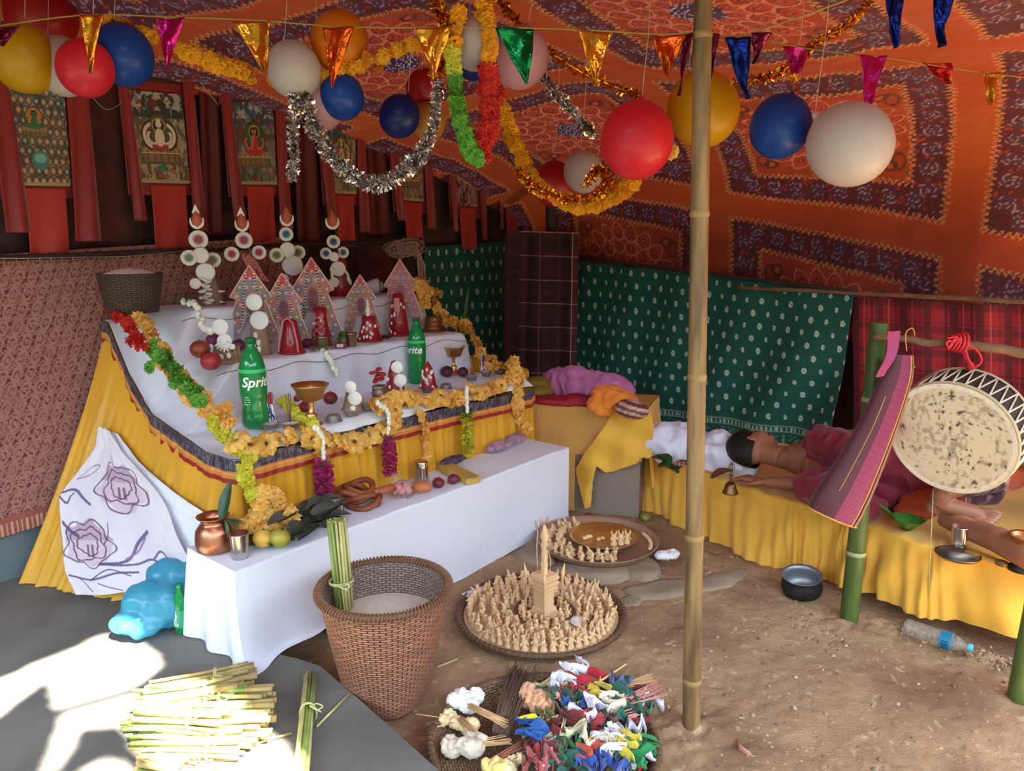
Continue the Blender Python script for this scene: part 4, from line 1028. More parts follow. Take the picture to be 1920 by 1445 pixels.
smallcup('metal cup heaped with pale green sprouts', 690,768,.030,.026, mat('sprouts', (190,200,90), .6))
smallcup('metal cup of grain with incense sticks beside the lime flowers', 545,802,.036,.022, M_grain)
smallcup('metal cup of grain carrying the small painted card near the large bottle', 508,802,.034,.020, M_grain)
smallcup('small grey metal cup turned down beside the striped red cone', 836,728,.030,.024, flip=True)
smallcup('grain-filled metal cup under the striped red cone', 803,735,.034,.024, M_grain)
smallcup('grain-filled metal cup with a twig figure near the far corner', 884,713,.030,.026, M_grain)
smallcup('grain-filled metal cup with a tiny painted figure near the far corner', 912,705,.028,.026, M_grain)
smallcup('shallow silvery bowl at the far corner of the altar', 935,700,.030,.022)
# incense
o = thing('incense_sticks', 'three thin incense sticks upright in a grain cup', 'incense', t1(545,802)+Vector((0,0,.02)))
for i, (dx, dz) in enumerate([(-.012,.115),(-.002,.12),(.006,.115)]):
    MB().tube([(dx*.2,0,-.004),(dx,0,dz)], .0018, 6).build('stick', mat('incense', (112,70,70), .8), o, world=False)
# beige dough cones with white butter discs
def disc(mb, c_, r, nrm=None, th=.006, mi=0, col=None, petals=0):
    nrm = Vector(nrm if nrm is not None else (0,-1,.12)); M = basis(nrm, c_)
    def wob(a, z): return 1+(.06*math.cos(a*petals) if petals else 0)
    mb.lathe([(0,-th/2),(r*.9,-th/2),(r,0),(r*.9,th/2),(0,th*.7)], 28, M=M, mi=mi, col=col, wob=wob); return mb
def eyedisc(parent, c_, r, inner, nrm=None, world=False, name='butter_disc'):
    nrm = Vector(nrm if nrm is not None else (0,-1,.1)).normalized(); M = basis(nrm, c_)
    mb = MB(); W = lin((232,228,222)); I = lin(inner)
    rr = [0,.28,.42,.52,.62,.72,1.0]; cs = []
    for i in range(6):
        t = [1,1,.8,.5,.22,0][i]; cs.append(tuple(a*t+b*(1-t) for a, b in zip(I, W)))
    mb.lathe([(r*q, .003) for q in rr]+[(r*1.02,0),(r*.9,-.003),(0,-.003)], 30, M=M, col=cs+[W]*3)
    return mb.build(name, M_vc, parent, world=world)
FV = Vector((math.sin(math.radians(17)), -math.cos(math.radians(17)), .1))   # direction the offerings face
BUT = M_butter
def offering_cone(label, loc, h, r, m, discs=(), top=0.25, name='dough_offering', dots=0, wide=None, lean=0, relief=False, discr=()):
    t = thing(name, label, 'offering', loc)
    pr_ = [(0,0),(r*1.15,0),(r*1.18,.006),(r,.012),(r*.86,h*.35),(r*.62,h*.7),(r*top*1.2,h*.96),(0,h)]
    MB().lathe(pr_, 24).build('cone', m, t, world=False)
    for (dx, dz, rr) in discs:
        c_ = Vector((dx, -r*.75-.008, dz)); mb = MB(); disc(mb, c_, rr, (-.05+.5*dx,-1,.08), petals=0); mb.build('butter_disc', BUT, t, world=False)
    if dots:
        mb = MB()
        for i in range(dots):
            a = random.uniform(-2.6,-.5); z = random.uniform(.05,.75)*h; R = r*(1-.5*z/h); mb.ell((R*math.cos(a), R*math.sin(a), z), (.007,.007,.010), seg=7, rings=5)
        mb.build('butter_petals', BUT, t, world=False)
    return t
offering_cone('beige dough cone with two white discs on a metal cup', t1(660,778)+Vector((0,0,.022)), .105, .036, M_beige, [(.006,.105,.026),(.022,.058,.030),(.012,.016,.012)])
offering_cone('red dough cone with two large white discs left of the far bottle', t1(742,752), .19, .05, M_tred, [(.018,.165,.028),(.030,.105,.030),(.026,.045,.016)], dots=9)
offering_cone('small red cone striped with white drops right of the far bottle', t1(803,735)+Vector((0,0,.022)), .13, .040, M_tred, dots=18, top=.1)
def card_figure(label, loc, w_, h, kind):
    t = thing('painted_card', label, 'card', loc); U, V = np.meshgrid(np.linspace(-1,1,50), np.linspace(0,1,70), indexing='ij')
    wid = np.where(V > .55, np.sqrt(np.clip(1-((V-.72)/.30)**2, 0.02, 1))*.65, .55+.45*(1-V/.55)); P = np.stack([U*wid*w_/2, 0*U-.004+.001*np.sin(U*9), V*h], -1)
    c = np.broadcast_to(L3(60,66,100), U.shape+(3,)).copy() if kind == 0 else np.broadcast_to(L3(176,30,60), U.shape+(3,)).copy()
    c = mixc(c, L3(220,220,226), fbm(U*5, V*8, 4+kind, 3) > .18); c = mixc(c, L3(150,66,56) if kind == 0 else L3(40,50,110), (V > .6)*(abs(U) < .8))
    c = mixc(c, L3(240,230,226), abs(abs(U)-.9) < .08); o = npgrid('card', P+np.array(t.location), M_vc, c, parent=t, thick=.003); return t
card_figure('small painted card with blue and white figure leaning by the large bottle', t1(510,798)+Vector((0,-.0,.016)), .045, .12, 0)
card_figure('tiny pink and blue painted figure near the far altar corner', t1(906,702)+Vector((0,0,.022)), .030, .085, 1)
o = thing('twig_figure', 'small brown twig figure standing in a grain cup', 'ornament', t1(884,713)+Vector((0,0,.02)))
MB().tube([(0,0,0),(.003,0,.05),(-.002,0,.10)], [.009,.006,.003], 7).tube([(.012,0,0),(.004,0,.05),(.016,0,.09)], [.004,.003,.002], 6).build('twigs', mat('brown_twig', (150,96,50), .7), o, world=False)
o = thing('ritual_canister', 'small silver canister of stacked ornate rings with red petals on top', 'canister', t1(712,762))
MB().lathe([(0,0),(.040,0),(.046,.004),(.040,.012),(.032,.016),(.034,.03),(.040,.034),(.034,.04),(.032,.055),(.037,.06),(.031,.066),(.030,.085),(.033,.09),(.028,.096),(0,.10)], 32).build('body', mat('carved_silver', (150,138,122), .4, .9, bump=1, bscale=120, bdist=.004), o, world=False)
mb = MB()
for i in range(16): mb.ell((random.gauss(0,.015), random.gauss(0,.012), .10+random.random()*.07), (.014,.010,.008), M=rotM(0,0,0), seg=7, rings=5)
mb.build('red_petals', M_tred, o, world=False)
PR = [(620,757,.032,(132,44,44),'round dark red fruit between the brass lamp and the beige cone'),(551,757,.036,(130,34,40),'dark red fruit behind the incense sticks'),(572,772,.027,(150,40,50),'small red fruit at the foot of the brass lamp'),(732,752,.030,(128,44,36),'brown red fruit in front of the silver canister')]
for x, y, r, c_, lb_ in PR: fruit('red_fruit', lb_, t1(x, y), r, c_)
fruit('green_fruit', 'dull green fruit behind the purple ones near the far brass lamp', t1(822,690), .030, (104,92,40)); fruit('purple_fruit', 'purple fruit left of the foot of the far brass lamp', t1(838,706), .034, (92,28,52)); fruit('purple_fruit', 'purple fruit right of the foot of the far brass lamp', t1(868,706), .030, (96,30,56))
garland('lime_flowers', 'lime green flower cluster between the painted card and the brass lamp', [t1(530,792)+Vector((0,.03,.09)), t1(545,795)+Vector((0,.03,.05)), t1(565,798)+Vector((.02,0,.02)), t1(588,803)+Vector((0,0,.012))], 'yellow', 34, .55, out=(0,-1,.6), jit=.02)
garland('flower_cluster', 'dusty yellow flowers between the red fruit and the far bottle', [t1(742,765)+Vector((0,0,.03)), t1(765,752)+Vector((0,0,.02)), t1(785,745)+Vector((0,0,.015))], 'orange', 12, .7, out=(0,-1,.6), jit=.012)
# copper jug with long upright leaf
o = thing('copper_jug', 'small copper jug with a long upright leaf at the far corner', 'jug', t1(868,680))
MB().lathe([(0,0),(.03,0),(.038,.012),(.040,.035),(.028,.058),(.024,.07),(.034,.086),(.036,.09),(.030,.088),(.02,.07),(0,.06)], 28).build('body', M_copper, o, world=False)
mb = MB(); leaf_mesh(mb, .40, .035, Matrix.Translation((0,0,.06))@rotM(PI/2-.03,.1,-.08), .0, .4, 14); mb.build('long_leaf', M_leaf, o, world=False)
mb = MB(); leaf_mesh(mb, .16, .018, Matrix.Translation((0,0,.06))@rotM(PI/2-.05,-.2,.1), .0, .4, 8); mb.build('short_leaf', M_leaf, o, world=False)

# ------------------------------------------------ tier 2 items
def t2(px, py, n=.47): p = at_n(px, py, n); p.z = Z2+.001; return p
PG = [(378,690,.040,(140,62,44),'brown red pomegranate, upper of the pair at the left end of the middle tier',.40),(398,705,.041,(172,52,58),'bright red pomegranate, lower of the pair at the left end of the middle tier',.35)]
for x, y, r, c_, lb_, n_ in PG: fruit('pomegranate', lb_, t2(x, y, n_)+Vector((0,0,.035 if 'upper' in lb_ else -.012)), r, c_)
fruit('purple_bulb', 'purple bulb left behind the flower-topped beige dough', t2(400,640,.56)+Vector((0,0,.05)), .032, (112,42,84)); fruit('purple_bulb', 'purple bulb right behind the flower-topped beige dough', t2(448,655,.54)+Vector((0,0,.02)), .03, (104,36,76)); fruit('purple_bulb', 'purple bulb between the two red cones on the middle tier', t2(577,660,.5), .028, (110,40,80))
mb_ = thing('dough_offering', 'wide beige dough cup with finger ridges and two white flower discs on the middle tier', 'offering', t2(428,690,.42))
mb = MB().lathe([(0,0),(.060,0),(.068,.006),(.050,.014),(.042,.03),(.05,.045),(0,.05)], 26, wob=lambda a, z: 1+.10*math.cos(a*9))
for i in range(7): a = -PI*i/6; mb.tube([(.05*math.cos(a),.045*math.sin(a),.01),(.046*math.cos(a),.042*math.sin(a),.065)], [.011,.008], 7)
mb.build('base', M_beige, mb_, world=False)
mb = MB(); disc(mb, (-.008,-.03,.150), .034, (0,-1,.1), petals=12); mb.build('butter_disc', BUT, mb_, world=False)
mb = MB(); disc(mb, (.008,-.04,.092), .032, (0,-1,.2))
for i in range(7): a = -PI*.1-PI*.8*i/6; mb.tube([(.008+.012*math.cos(a),-.045,.09+.01*math.sin(a)), (.008+.040*math.cos(a),-.050,.082+.034*math.sin(a))], [.009,.004], 6)
mb.build('butter_flower', BUT, mb_, world=False)
mb = MB(); balls(mb, [(-.045,-.05,.07),(-.03,-.06,.035),(.0,-.065,.03),(.03,-.06,.035),(.046,-.05,.07)], .010); mb.build('butter_drops', BUT, mb_, world=False)
o = offering_cone('tall beige cone with two large white discs behind the large bottle', t2(490,685,.50), .26, .045, M_beige, [(.0,.235,.038),(.018,.155,.042)], top=.5)
mb = MB(); balls(mb, [(-.012,-.05,.07),(.012,-.052,.06),(-.01,-.052,.04),(.014,-.055,.03),(.0,-.05,.09)], .010, el=1.5); mb.build('butter_drops', BUT, o, world=False)
def pink_swirl(t, h, r, n_=3, y=None):
    for s in range(n_):
        ph = s*2.1; pts = [Vector((r*.7*math.sin(q*1.3+ph)*(1-q*.05), -r*(1-.08*q)-.004, h*(.1+.11*q))) for q in np.linspace(0, 7, 18)]; MB().tube(pts, .0035, 6).build('relief_line', M_pink, t, world=False)
o = offering_cone('red dough shrine shape with pink outline left of the steel tumblers', t2(548,672,.42), .155, .052, M_tred, top=.45)
MB().tube([(-.045,-.052,.01),(-.038,-.045,.08),(-.02,-.035,.15),(.0,-.035,.16),(.022,-.038,.14),(.04,-.050,.06),(.045,-.055,.01)], .004, 7).tube([(.0,-.056,.05),(.012,-.052,.065),(.024,-.054,.05),(.012,-.056,.04),(0,-.056,.05)], .003, 6).build('relief_outline', M_pink, o, world=False)
o = offering_cone('red dough column with pink curls between the two middle tumblers', t2(603,650,.52), .19, .048, M_tred, top=.55, dots=6); pink_swirl(o, .19, .042)
MB().tube([(-.02,-.045,.16),(-.012,-.05,.13),(.0,-.05,.14),(.012,-.05,.13),(.02,-.045,.16)], .004, 6).build('relief_curl', M_pink, o, world=False)
o = offering_cone('red dough block with white drops right of the second middle tumbler', t2(693,640,.47), .13, .058, M_tred, dots=12, top=.5); mb = MB().ell((0,-.02,.15), (.013,.012,.028)).ell((0,-.02,.19), (.007,.007,.02)); mb.build('butter_figure', BUT, o, world=False)
o = offering_cone('tall red dough offering with dotted pink tablet below the raffia', t2(748,625,.52), .23, .055, M_tred, top=.4, dots=12); MB().box((.03,.006,.075), (0,-.05,.165), bev=.003).build('relief_tablet', M_pink, o, world=False)
for lb_, x, y in (('steel tumbler in front of the red dough column on the middle tier', 605,668), ('steel tumbler in front of the fourth arrow-shaped card on the middle tier', 659,656)):
    pr_ = [(0,0),(.022,0),(.023,.003),(.030,.062),(.032,.066),(.029,.066),(.021,.004),(0,.004)]; vessel('steel_cup', lb_, 'cup', pr_, mat('aged_steel', (170,156,132), .3, 1), t2(x, y, .38))
q = t2(640,662,.38); t = thing('purple_box', 'small purple box with a white sticker on the middle tier', 'box', q, UA-.6); MB().box((.055,.035,.024), (0,0,.012), bev=.002).build('box_body', mat('purple_card', (120,26,70), .4), t, world=False, smooth=False); MB().box((.030,.002,.015), (-.006,-.0185,.013)).build('sticker', mat('white_sticker', (210,212,220), .5), t, world=False, smooth=False)
o = thing('dark_beads', 'dark red glass beads heaped on the middle tier', 'beads', t2(722,632,.46)); mb = MB()
for i in range(30): mb.ell((random.gauss(0,.02), random.gauss(0,.012), .007+abs(random.gauss(0,.006))), .007, seg=8, rings=6)
mb.build('bead_pile', mat('dark_glass', (60,20,34), .15, coat=1), o, world=False)
o = thing('brass_mandala', 'tiered brass rings on a saucer at the far end of the middle tier', 'ornament', t2(812,618,.50)); MB().lathe([(0,0),(.07,0),(.078,.008),(.07,.01),(.05,.012),(.05,.032),(.053,.034),(.046,.036),(.046,.055),(.049,.057),(.042,.059),(.042,.078),(.045,.08),(.036,.084),(0,.086)], 32).build('rings', mat('dull_brass', (150,98,66), .45, .8, bump=.6, bscale=90), o, world=False)
garland('leaf_sprig', 'small green sprig lying behind the purple box', [t2(635,640,.55), t2(650,640,.55)+Vector((0,0,.03))], 'green', 9, .45, out=(0,-1,.5), jit=.02)
# arrow-shaped painted cards
ARW = [(0,1.0),(.52,.60),(.36,.56),(.66,.10),(.44,.0),(.16,.34),(-.16,.34),(-.44,.0),(-.66,.10),(-.36,.56),(-.52,.60)]
def arrow_card(label, apex, foot, n, lean=.05, pinkish=0, seed=0):
    """apex/foot pixels; card stands in the plane facing the viewer"""
    A_ = at_n(apex[0], apex[1], n); B_ = at_n(foot[0], foot[1], n); B_.z = max(B_.z, Z2+.001); H = A_.z-B_.z; base = Vector((A_.x, A_.y, B_.z))
    W = H*.49; t = thing('arrow_card', label, 'card', base)
    nu, nv = 110, 150; U, V = np.meshgrid(np.linspace(-1,1,nu), np.linspace(0,1,nv), indexing='ij')
    outl = [(x*W, z*H) for x, z in ARW]; X = U*W*.70; Zz = V*H
    Pm = np.stack([X, 0*X, Zz], -1); cx = (X[:-1,:-1]+X[1:,1:])/2; cz = (Zz[:-1,:-1]+Zz[1:,1:])/2; keep = inpoly(cx, cz, outl)
    c = np.broadcast_to(L3(150,110,110), U.shape+(3,)).copy()
    rw = np.floor(V*9); cl = np.floor((U+1)*4+rw % 2*.5); h_ = hashn(rw, cl, seed)
    for thr, cc in ((0,(186,116,104)),(.2,(140,136,112)),(.4,(126,122,138)),(.6,(190,142,120)),(.8,(170,116,126))): c = mixc(c, L3(*cc), (h_ >= thr)*.9)
    c = mixc(c, L3(186,60,60), (V > .82)*.9)
    du = (U+1)*4+rw % 2*.5-cl-.5; dv = V*9-rw-.5; c = mixc(c, L3(216,196,180), (np.hypot(du*.8, dv) < .16)*.9)
    for k_ in (-1, 1):
        line = abs(abs(U)-(.78-V*.62)*.62) < .035; c = mixc(c, L3(60,46,60), line*(V < .85)*.7); c = mixc(c, L3(226,206,196), line*(((V*26) % 1) < .4)*.9)
    c = mixc(c, L3(118,66,80), (np.hypot(U*1.6, (V-.50)*2.3) < .30)*.9)
    if pinkish: c = mixc(c, L3(176,110,130), np.full(U.shape, .5))
    P = Pm.copy(); P[...,1] = .12*(1-V)*H*lean*0; o = npgrid('printed_face', P+np.array(base), M_vc, c, keep=keep, parent=t)
    mb = MB().prism(outl, .005, M=Matrix.Translation((0,.004,0))@rotM(PI/2,0,0)); mb.build('backing', mat('card_back', (150,110,100), .8), t, world=False, smooth=False)
    pts = [Vector((x, -.002, z)) for x, z in outl]; MB().tube(pts+[pts[0]], .0034, 5).build('pale_edge', mat('card_edge', (240,196,184), .6), t, world=False)
    t.rotation_euler = (-.06, 0, math.radians(14)); return t
arrow_card('leftmost of the arrow-shaped painted cards, behind the tall beige cone', (466,497), (470,645), .57, seed=1)
arrow_card('second arrow-shaped painted card from the left, behind the pink-outlined red dough', (528,512), (525,648), .55, seed=2)
arrow_card('tallest arrow-shaped painted card in the middle, behind the red dough column', (583,482), (590,635), .585, seed=3)
arrow_card('fourth arrow-shaped painted card from the left, above the second tumbler', (675,515), (675,628), .575, seed=4)
arrow_card('pinkish arrow-shaped card at the far end, under the raffia', (750,486), (750,610), .585, pinkish=1, seed=5)

# ------------------------------------------------ tier 3 items
def t3(px, n=.80): p = at_n(px, 560, n); p.z = Z3+.001; return p
def tiered_torma(label, px, top_py, disc_px, body, w_, inner, mid, side_inner, extra):
    b = t3(px); t = thing('butter_torma', label, 'offering', b)
    def loc(x, y, f=.0): p = at_n(x, y, .80)-b; p.y -= f; p.z = p.z; return p
    top = loc(disc_px, top_py); s = pxlen(1, b)
    MB().lathe([(0,0),(w_*1.2,0),(w_*1.22,.006),(w_,.012),(w_*.9,.06),(w_*.55,.13),(w_*.35,.2),(.006,.23)] if body is M_beige else [(0,0),(w_*1.2,0),(w_*1.22,.006),(w_,.012),(w_*.92,.05),(w_*.75,.10),(w_*.72,.15),(w_*.66,.185),(w_*.4,.20),(0,.205)], 24).build('dough_body', body, t, world=False)
    MB().tube([Vector((0,0,.15)), Vector((top.x*.6,.002,top.z*.6)), Vector((top.x,.002,top.z-.01))], .004, 6).build('spine', M_wood, t, world=False)
    mr, my, mx_ = mid; c_ = loc(mx_, my, .012); eyedisc(t, c_, mr*s, inner, FV)
    # crescent and flame finial
    q = loc(disc_px, top_py+30, .012); r = 12.5*s; mb = MB()
    outl = [(r*math.cos(a), r*1.1*math.sin(a)) for a in np.linspace(-PI-.5, .5, 22)]+[(r*.78*math.cos(a), r*.25+r*.85*math.sin(a)) for a in np.linspace(.3, -PI-.3, 20)]
    mb.prism(outl, .006, M=basis(FV, q)@Matrix.Rotation(0,4,'Z')); 
    M = Matrix.Translation(q)@rotM(PI/2,0,0.25); mb = MB().prism(outl, .006, M=M); mb.build('butter_crescent', BUT, t, world=False, smooth=False)
    MB().lathe([(0,-r*.95),(r*.62,-r*.5),(r*.76,.1*r),(r*.5,r*.95),(r*.2,r*1.4),(0,r*1.9)], 18, M=Matrix.Translation(q+Vector((0,.0,.1*r)))).build('flame', mat('orange_butter', (192,96,70), .5), t, world=False)
    if extra.get('tip'): MB().prism([(-r*.55,0),(r*.55,0),(0,r*1.3)], .006, M=Matrix.Translation(q+Vector((0,-.004,r*1.15)))@rotM(PI/2,0,.25)).build('butter_tip', BUT, t, world=False, smooth=False)
    for (x, y, rr) in extra.get('eyes', []): eyedisc(t, loc(x, y, .010), rr*s, side_inner, FV)
    for i, (x, y, rr) in enumerate(extra.get('discs', [])): mb = MB(); disc(mb, loc(x, y, .046+.006*i), rr*s, FV); mb.build('butter_disc', BUT, t, world=False)
    for pts in extra.get('petals', []):
        mb = MB()
        for (x, y, rr, ang, ln) in pts: mb.ell((0,0,0), (rr*s*ln, rr*s*.5, rr*s*.5), M=Matrix.Translation(loc(x, y, .072))@rotM(0,ang,0), seg=8, rings=6)
        mb.build('butter_petals', BUT, t, world=False)
    if extra.get('pink'):
        for k_ in range(7):
            x0, y0, w0, h0 = extra['pink']; ph = k_*1.7
            pts = [loc(x0+w0*math.sin(u*2+ph)*(.5+.5*u/6)+u*extra.get('pdx',0), y0+h0*u/6+3*math.cos(u*3+ph), .05) for u in np.linspace(0,6,22)]; MB().tube(pts, .0030, 5).build('relief_line', M_pink, t, world=False)
    return t
tiered_torma('leftmost butter sculpture with white tip, mauve eye disc and white petals', 395, 385, 371, M_beige, .055, (150,70,90), (16.5,449,374), (110,124,104),
   dict(tip=1, eyes=[(356,483,14),(401,487,14)], discs=[(384,478,14.5),(394,509,17),(376,530,10)], petals=[[(395+7*math.sin(i*2.2)+i*.6, 523+i*4.2, 6.5, (-.5 if i % 2 else .5)+.5*math.sin(i*3), 1.3) for i in range(11)]+[(422,544,4,.0,3.0),(420,563,4,.1,3.0)]]))
tiered_torma('second butter sculpture with white tip and crimson eye discs over pink relief', 478, 390, 455, M_tred, .048, (150,60,90), (15,450,459), (170,40,70),
   dict(tip=1, eyes=[(436,476,13),(487,473,13)], pink=(468,478,14,46), pdx=5, petals=[[(500,540,4,1.2,1.5),(506,548,4,1.3,1.5),(496,530,4,1.0,1.5)]]))
tiered_torma('third butter sculpture with blue eye disc and red flame tip', 548, 380, 539, M_tred, .048, (40,100,130), (12.5,439,538), (100,110,50),
   dict(eyes=[(520,478,13),(560,473,13)], discs=[(544,468,14),(554,497,19),(538,522,10)], petals=[[(560,540,12,.2,1.0)]]))
tiered_torma('fourth butter sculpture with navy eye discs near the conch', 640, 386, 624, M_tred, .052, (54,74,104), (12,453,626), (60,80,130),
   dict(eyes=[(612,475,10.5),(644,473,10.5)], discs=[(630,481,9),(638,503,14),(631,528,9.5)], petals=[[(628,508,6,1.4,1.5),(629,518,6,1.3,1.3),(655,510,5,1.0,2.2),(660,524,7,1.2,1.4)]]))
# basket of rice on the top tier
b = at_n(250,585,.74); b.z = Z3+.001; r0 = pxlen(44, b); r1 = pxlen(56, b); hb = pxlen(70, b)
t = thing('cane_basket', 'dark cane basket filled with rice at the left end of the top tier', 'basket', b)
MB().lathe([(0,0),(r0,0),(r0*1.04,.01),(r1,hb),(r1*1.02,hb+.006),(r1*.96,hb+.004),(r0*.95,.02),(0,.015)], 40).build('basket_body', M_canedk, t, world=False)
MB().lathe([(0,hb+.026),(r1*.4,hb+.020),(r1*.8,hb+.004),(r1*.97,hb-.006)], 40).build('rice', M_rice, t, world=False)
# conch
cq = t3(702,.76); t = thing('conch_shell', 'white conch shell lying on the top tier', 'shell', cq, .25); L_ = pxlen(44, cq); mb = MB(); prf = [(0,-.52*L_)]
for i in range(26):
    u = i/25; e = (.36*L_*math.sin(min(1,u*1.35+.05)*PI*.5) if u < .62 else .36*L_*(1-(u-.62)/.40)**.8); prf.append((max(.002, e*(1+.05*math.sin(u*50)*(u > .55))), (-.5+u)*L_))
prf.append((0,.5*L_)); mb.lathe(prf, 26, M=Matrix.Translation((0,0,.33*L_))@rotM(0,PI/2,0)@rotM(0,0,0)); mb.build('shell', mat('conch', (206,190,182), .4, coat=.3), t, world=False)
for u in (.12,.26): MB().lathe([(.36*L_*(1-(u)/.40)**.8*1.02+.001,-.002),(.36*L_*(1-(u)/.40)**.8*1.03+.001,.002)], 26, M=Matrix.Translation((0,0,.33*L_))@rotM(0,PI/2,0)@Matrix.Translation((0,0,(.12+u)*L_))).build('spiral_line', M_dark, t, world=False)
# raffia bundle on a stick
rq = at_n(752,470,.68); base = Vector((rq.x, rq.y, Z3+.001)); t = thing('raffia_bundle', 'tangled pale raffia bundle tied on a stick at the far end of the top tier', 'bundle', base)
MB().tube([(0,0,0),(0,0,.14),(rq-base)], .006, 7).build('stick', M_wood, t, world=False)
mb = MB(); q0 = rq-base
for i in range(70):
    a = random.uniform(0,6.28); R = random.uniform(.03,.075); s_ = random.choice((-1,1)); c_ = q0+Vector((R*.8*s_*random.uniform(.2,1.1)+.02,random.uniform(-.03,.03),random.uniform(-.015,.035)))
    pts = [c_+Vector((R*math.cos(a+w_), .01*math.sin(3*w_), .5*R*math.sin(a+w_))) for w_ in np.linspace(0, random.uniform(2.5,5), 9)]; mb.tube(pts, .0022, 4, caps=False)
for i in range(12):
    x = random.uniform(.07,.11); mb.tube([q0+Vector((.03,0,.03)), q0+Vector((.09,0,.02+random.uniform(-.01,.02))), q0+Vector((x+.02,0,-.07)), q0+Vector((x+.025,-.005,-.14-random.random()*.06))], .0024, 4)
mb.build('raffia', mat('raffia', (160,126,112), .8), t, world=False)
# ================================================================== scroll paintings on the left wall
TN = 1.0
def paint_thangka(U, V, seed, pal):
    """U -1..1, V 0 bottom..1 top: seated figure on a lotus throne, haloes, sky, small attendants"""
    sky, land, body, halo, robe, style = pal
    c = np.broadcast_to(L3(*land), U.shape+(3,)).copy(); c = mixc(c, L3(*sky), (V > .72)*1.0)
    nse = fbm(U*8, V*12, seed, 4); c = mixc(c, L3(60,50,40), (nse > .35)*.75); c = mixc(c, L3(150,140,120), (nse < -.45)*.5); c = mixc(c, L3(50,80,60), (fbm(U*11, V*14, seed+9, 3) > .38)*.6)
    c = mixc(c, L3(130,40,34), (fbm(U*10, V*14, seed+19, 3) > .45)*.7)
    cl = (V > .8)*(fbm(U*5, V*16, seed+3, 3) > .25); c = mixc(c, L3(170,160,150), cl*.8)
    if style == 'many':
        gy = np.floor(V*10); gx = np.floor(U*4.5+gy%2*.5); fx = U*4.5+gy%2*.5-gx-.5; fy = V*10-gy-.5; r = np.hypot(fx, fy); hh = hashn(gx, gy, seed)
        c = mixc(c, L3(170,120,90), (r < .42)*(hh > .4)*.7); c = mixc(c, L3(80,100,110), (r < .42)*(hh <= .4)*.7); c = mixc(c, L3(60,60,50), (abs(r-.42) < .06)); c = mixc(c, L3(190,160,140), (r < .16))
        cx, cy, s_ = .0, .66, .55
        c = mixc(c, L3(70,120,110), (np.hypot(U*1.2-.1, (V-.26)*3.2) < .32)); c = mixc(c, L3(110,170,150), (np.hypot(U*1.2-.1, (V-.28)*4.4) < .22))
    else: cx, cy, s_ = 0, .52, 1.0
    X = (U-cx)/s_; Y = (V-cy)/s_*3.2
    if style == 'triangle':
        c = np.broadcast_to(L3(150,110,110), U.shape+(3,)).copy(); c = mixc(c, L3(100,30,40), nse > .3)
        tr = np.maximum(abs(U)*1.15-(V-.02)*1.9*.6, V-.42); c = mixc(c, L3(60,16,24), abs(tr+.02) < .035); c = mixc(c, L3(60,16,24), (np.hypot(X*2.2, Y-.1) < .34)*(fbm(U*6, V*9, 3, 2) > -.2)); return c
    c = mixc(c, L3(*halo), np.hypot(X*1.35, Y*.95-.08) < .66); c = mixc(c, L3(52,56,34), abs(np.hypot(X*1.35, Y*.95-.08)-.66) < .03)
    c = mixc(c, L3(*[q*.6 for q in halo]), np.hypot(X*1.6, (Y-.38)*1.5) < .36); c = mixc(c, L3(190,150,70), abs(np.hypot(X*1.6, (Y-.38)*1.5)-.36) < .025)
    # throne, lotus, legs, torso, arms, head
    c = mixc(c, L3(96,80,52), (abs(X) < .72)*(Y < -.50)*(Y > -1.0)); pet = abs(np.sin(X*13)); c = mixc(c, L3(160,120,90), (abs(X) < .66)*(Y < -.42)*(Y > -.58)*(pet > .35)); c = mixc(c, L3(190,170,120), (abs(X) < .74)*(abs(Y+.60) < .012))
    c = mixc(c, L3(130,100,60), (abs(X) < .60)*(Y < -.64)*(Y > -.9)*(pet > .5))
    c = mixc(c, L3(*robe), np.hypot(X*1.25, (Y+.36)*3.2) < .56); c = mixc(c, L3(*body), (np.hypot(X*3.0, (Y+.05)*1.6) < .52))
    c = mixc(c, L3(*robe), (np.hypot(X*3.0, (Y+.05)*1.6) < .52)*(X > -.02+Y*.3)*(style == 'robe'))
    for s in (-1, 1):
        arm = abs(np.hypot(X-s*.20, (Y+.02)*.9)-.22); c = mixc(c, L3(*body), (arm < .045)*(X*s > .1)*(Y < .15)*(Y > -.3))
        if style == 'arms': arm = abs(np.hypot(X-s*.22, (Y-.02)*.8)-.32); c = mixc(c, L3(*body), (arm < .05)*(X*s > .3)); arm = abs(np.hypot(X-s*.22, (Y-.02)*.8)-.42); c = mixc(c, L3(50,46,30), (arm < .03)*(X*s > .3))
    c = mixc(c, L3(*body), np.hypot(X*5.0, (Y-.42)*4.2) < .52); c = mixc(c, L3(40,34,30) if style != 'arms' else L3(*body), np.hypot(X*5.2, (Y-.53)*5) < .42); c = mixc(c, L3(200,170,90), (np.hypot(X*7, (Y-.60)*7) < .3))
    c = mixc(c, L3(50,110,80), (np.hypot(X*1.8, (Y+1.15)*3.2) < .42)*(fbm(U*9, V*12, seed+5, 2) > -.2)); c = mixc(c, L3(150,140,100), (V < .035))
    return c
PAL = [((90,110,110),(130,116,96),(50,100,60),(176,110,60),(60,110,60),'many'), ((46,50,50),(160,140,112),(206,186,170),(80,76,46),(150,60,60),'arms'),
       ((44,70,100),(110,104,90),(176,96,70),(70,80,50),(170,40,34),'robe'), ((50,80,90),(150,130,100),(190,150,100),(96,90,60),(170,90,40),'arms'),
       ((60,70,80),(150,120,90),(200,120,60),(120,80,40),(190,70,30),'robe'), ((0,0,0),(0,0,0),(0,0,0),(0,0,0),(0,0,0),'triangle'), ((60,50,50),(140,90,80),(150,60,50),(90,50,40),(120,30,40),'robe'), ((60,50,50),(120,70,60),(120,50,40),(80,40,40),(110,20,30),'robe')]
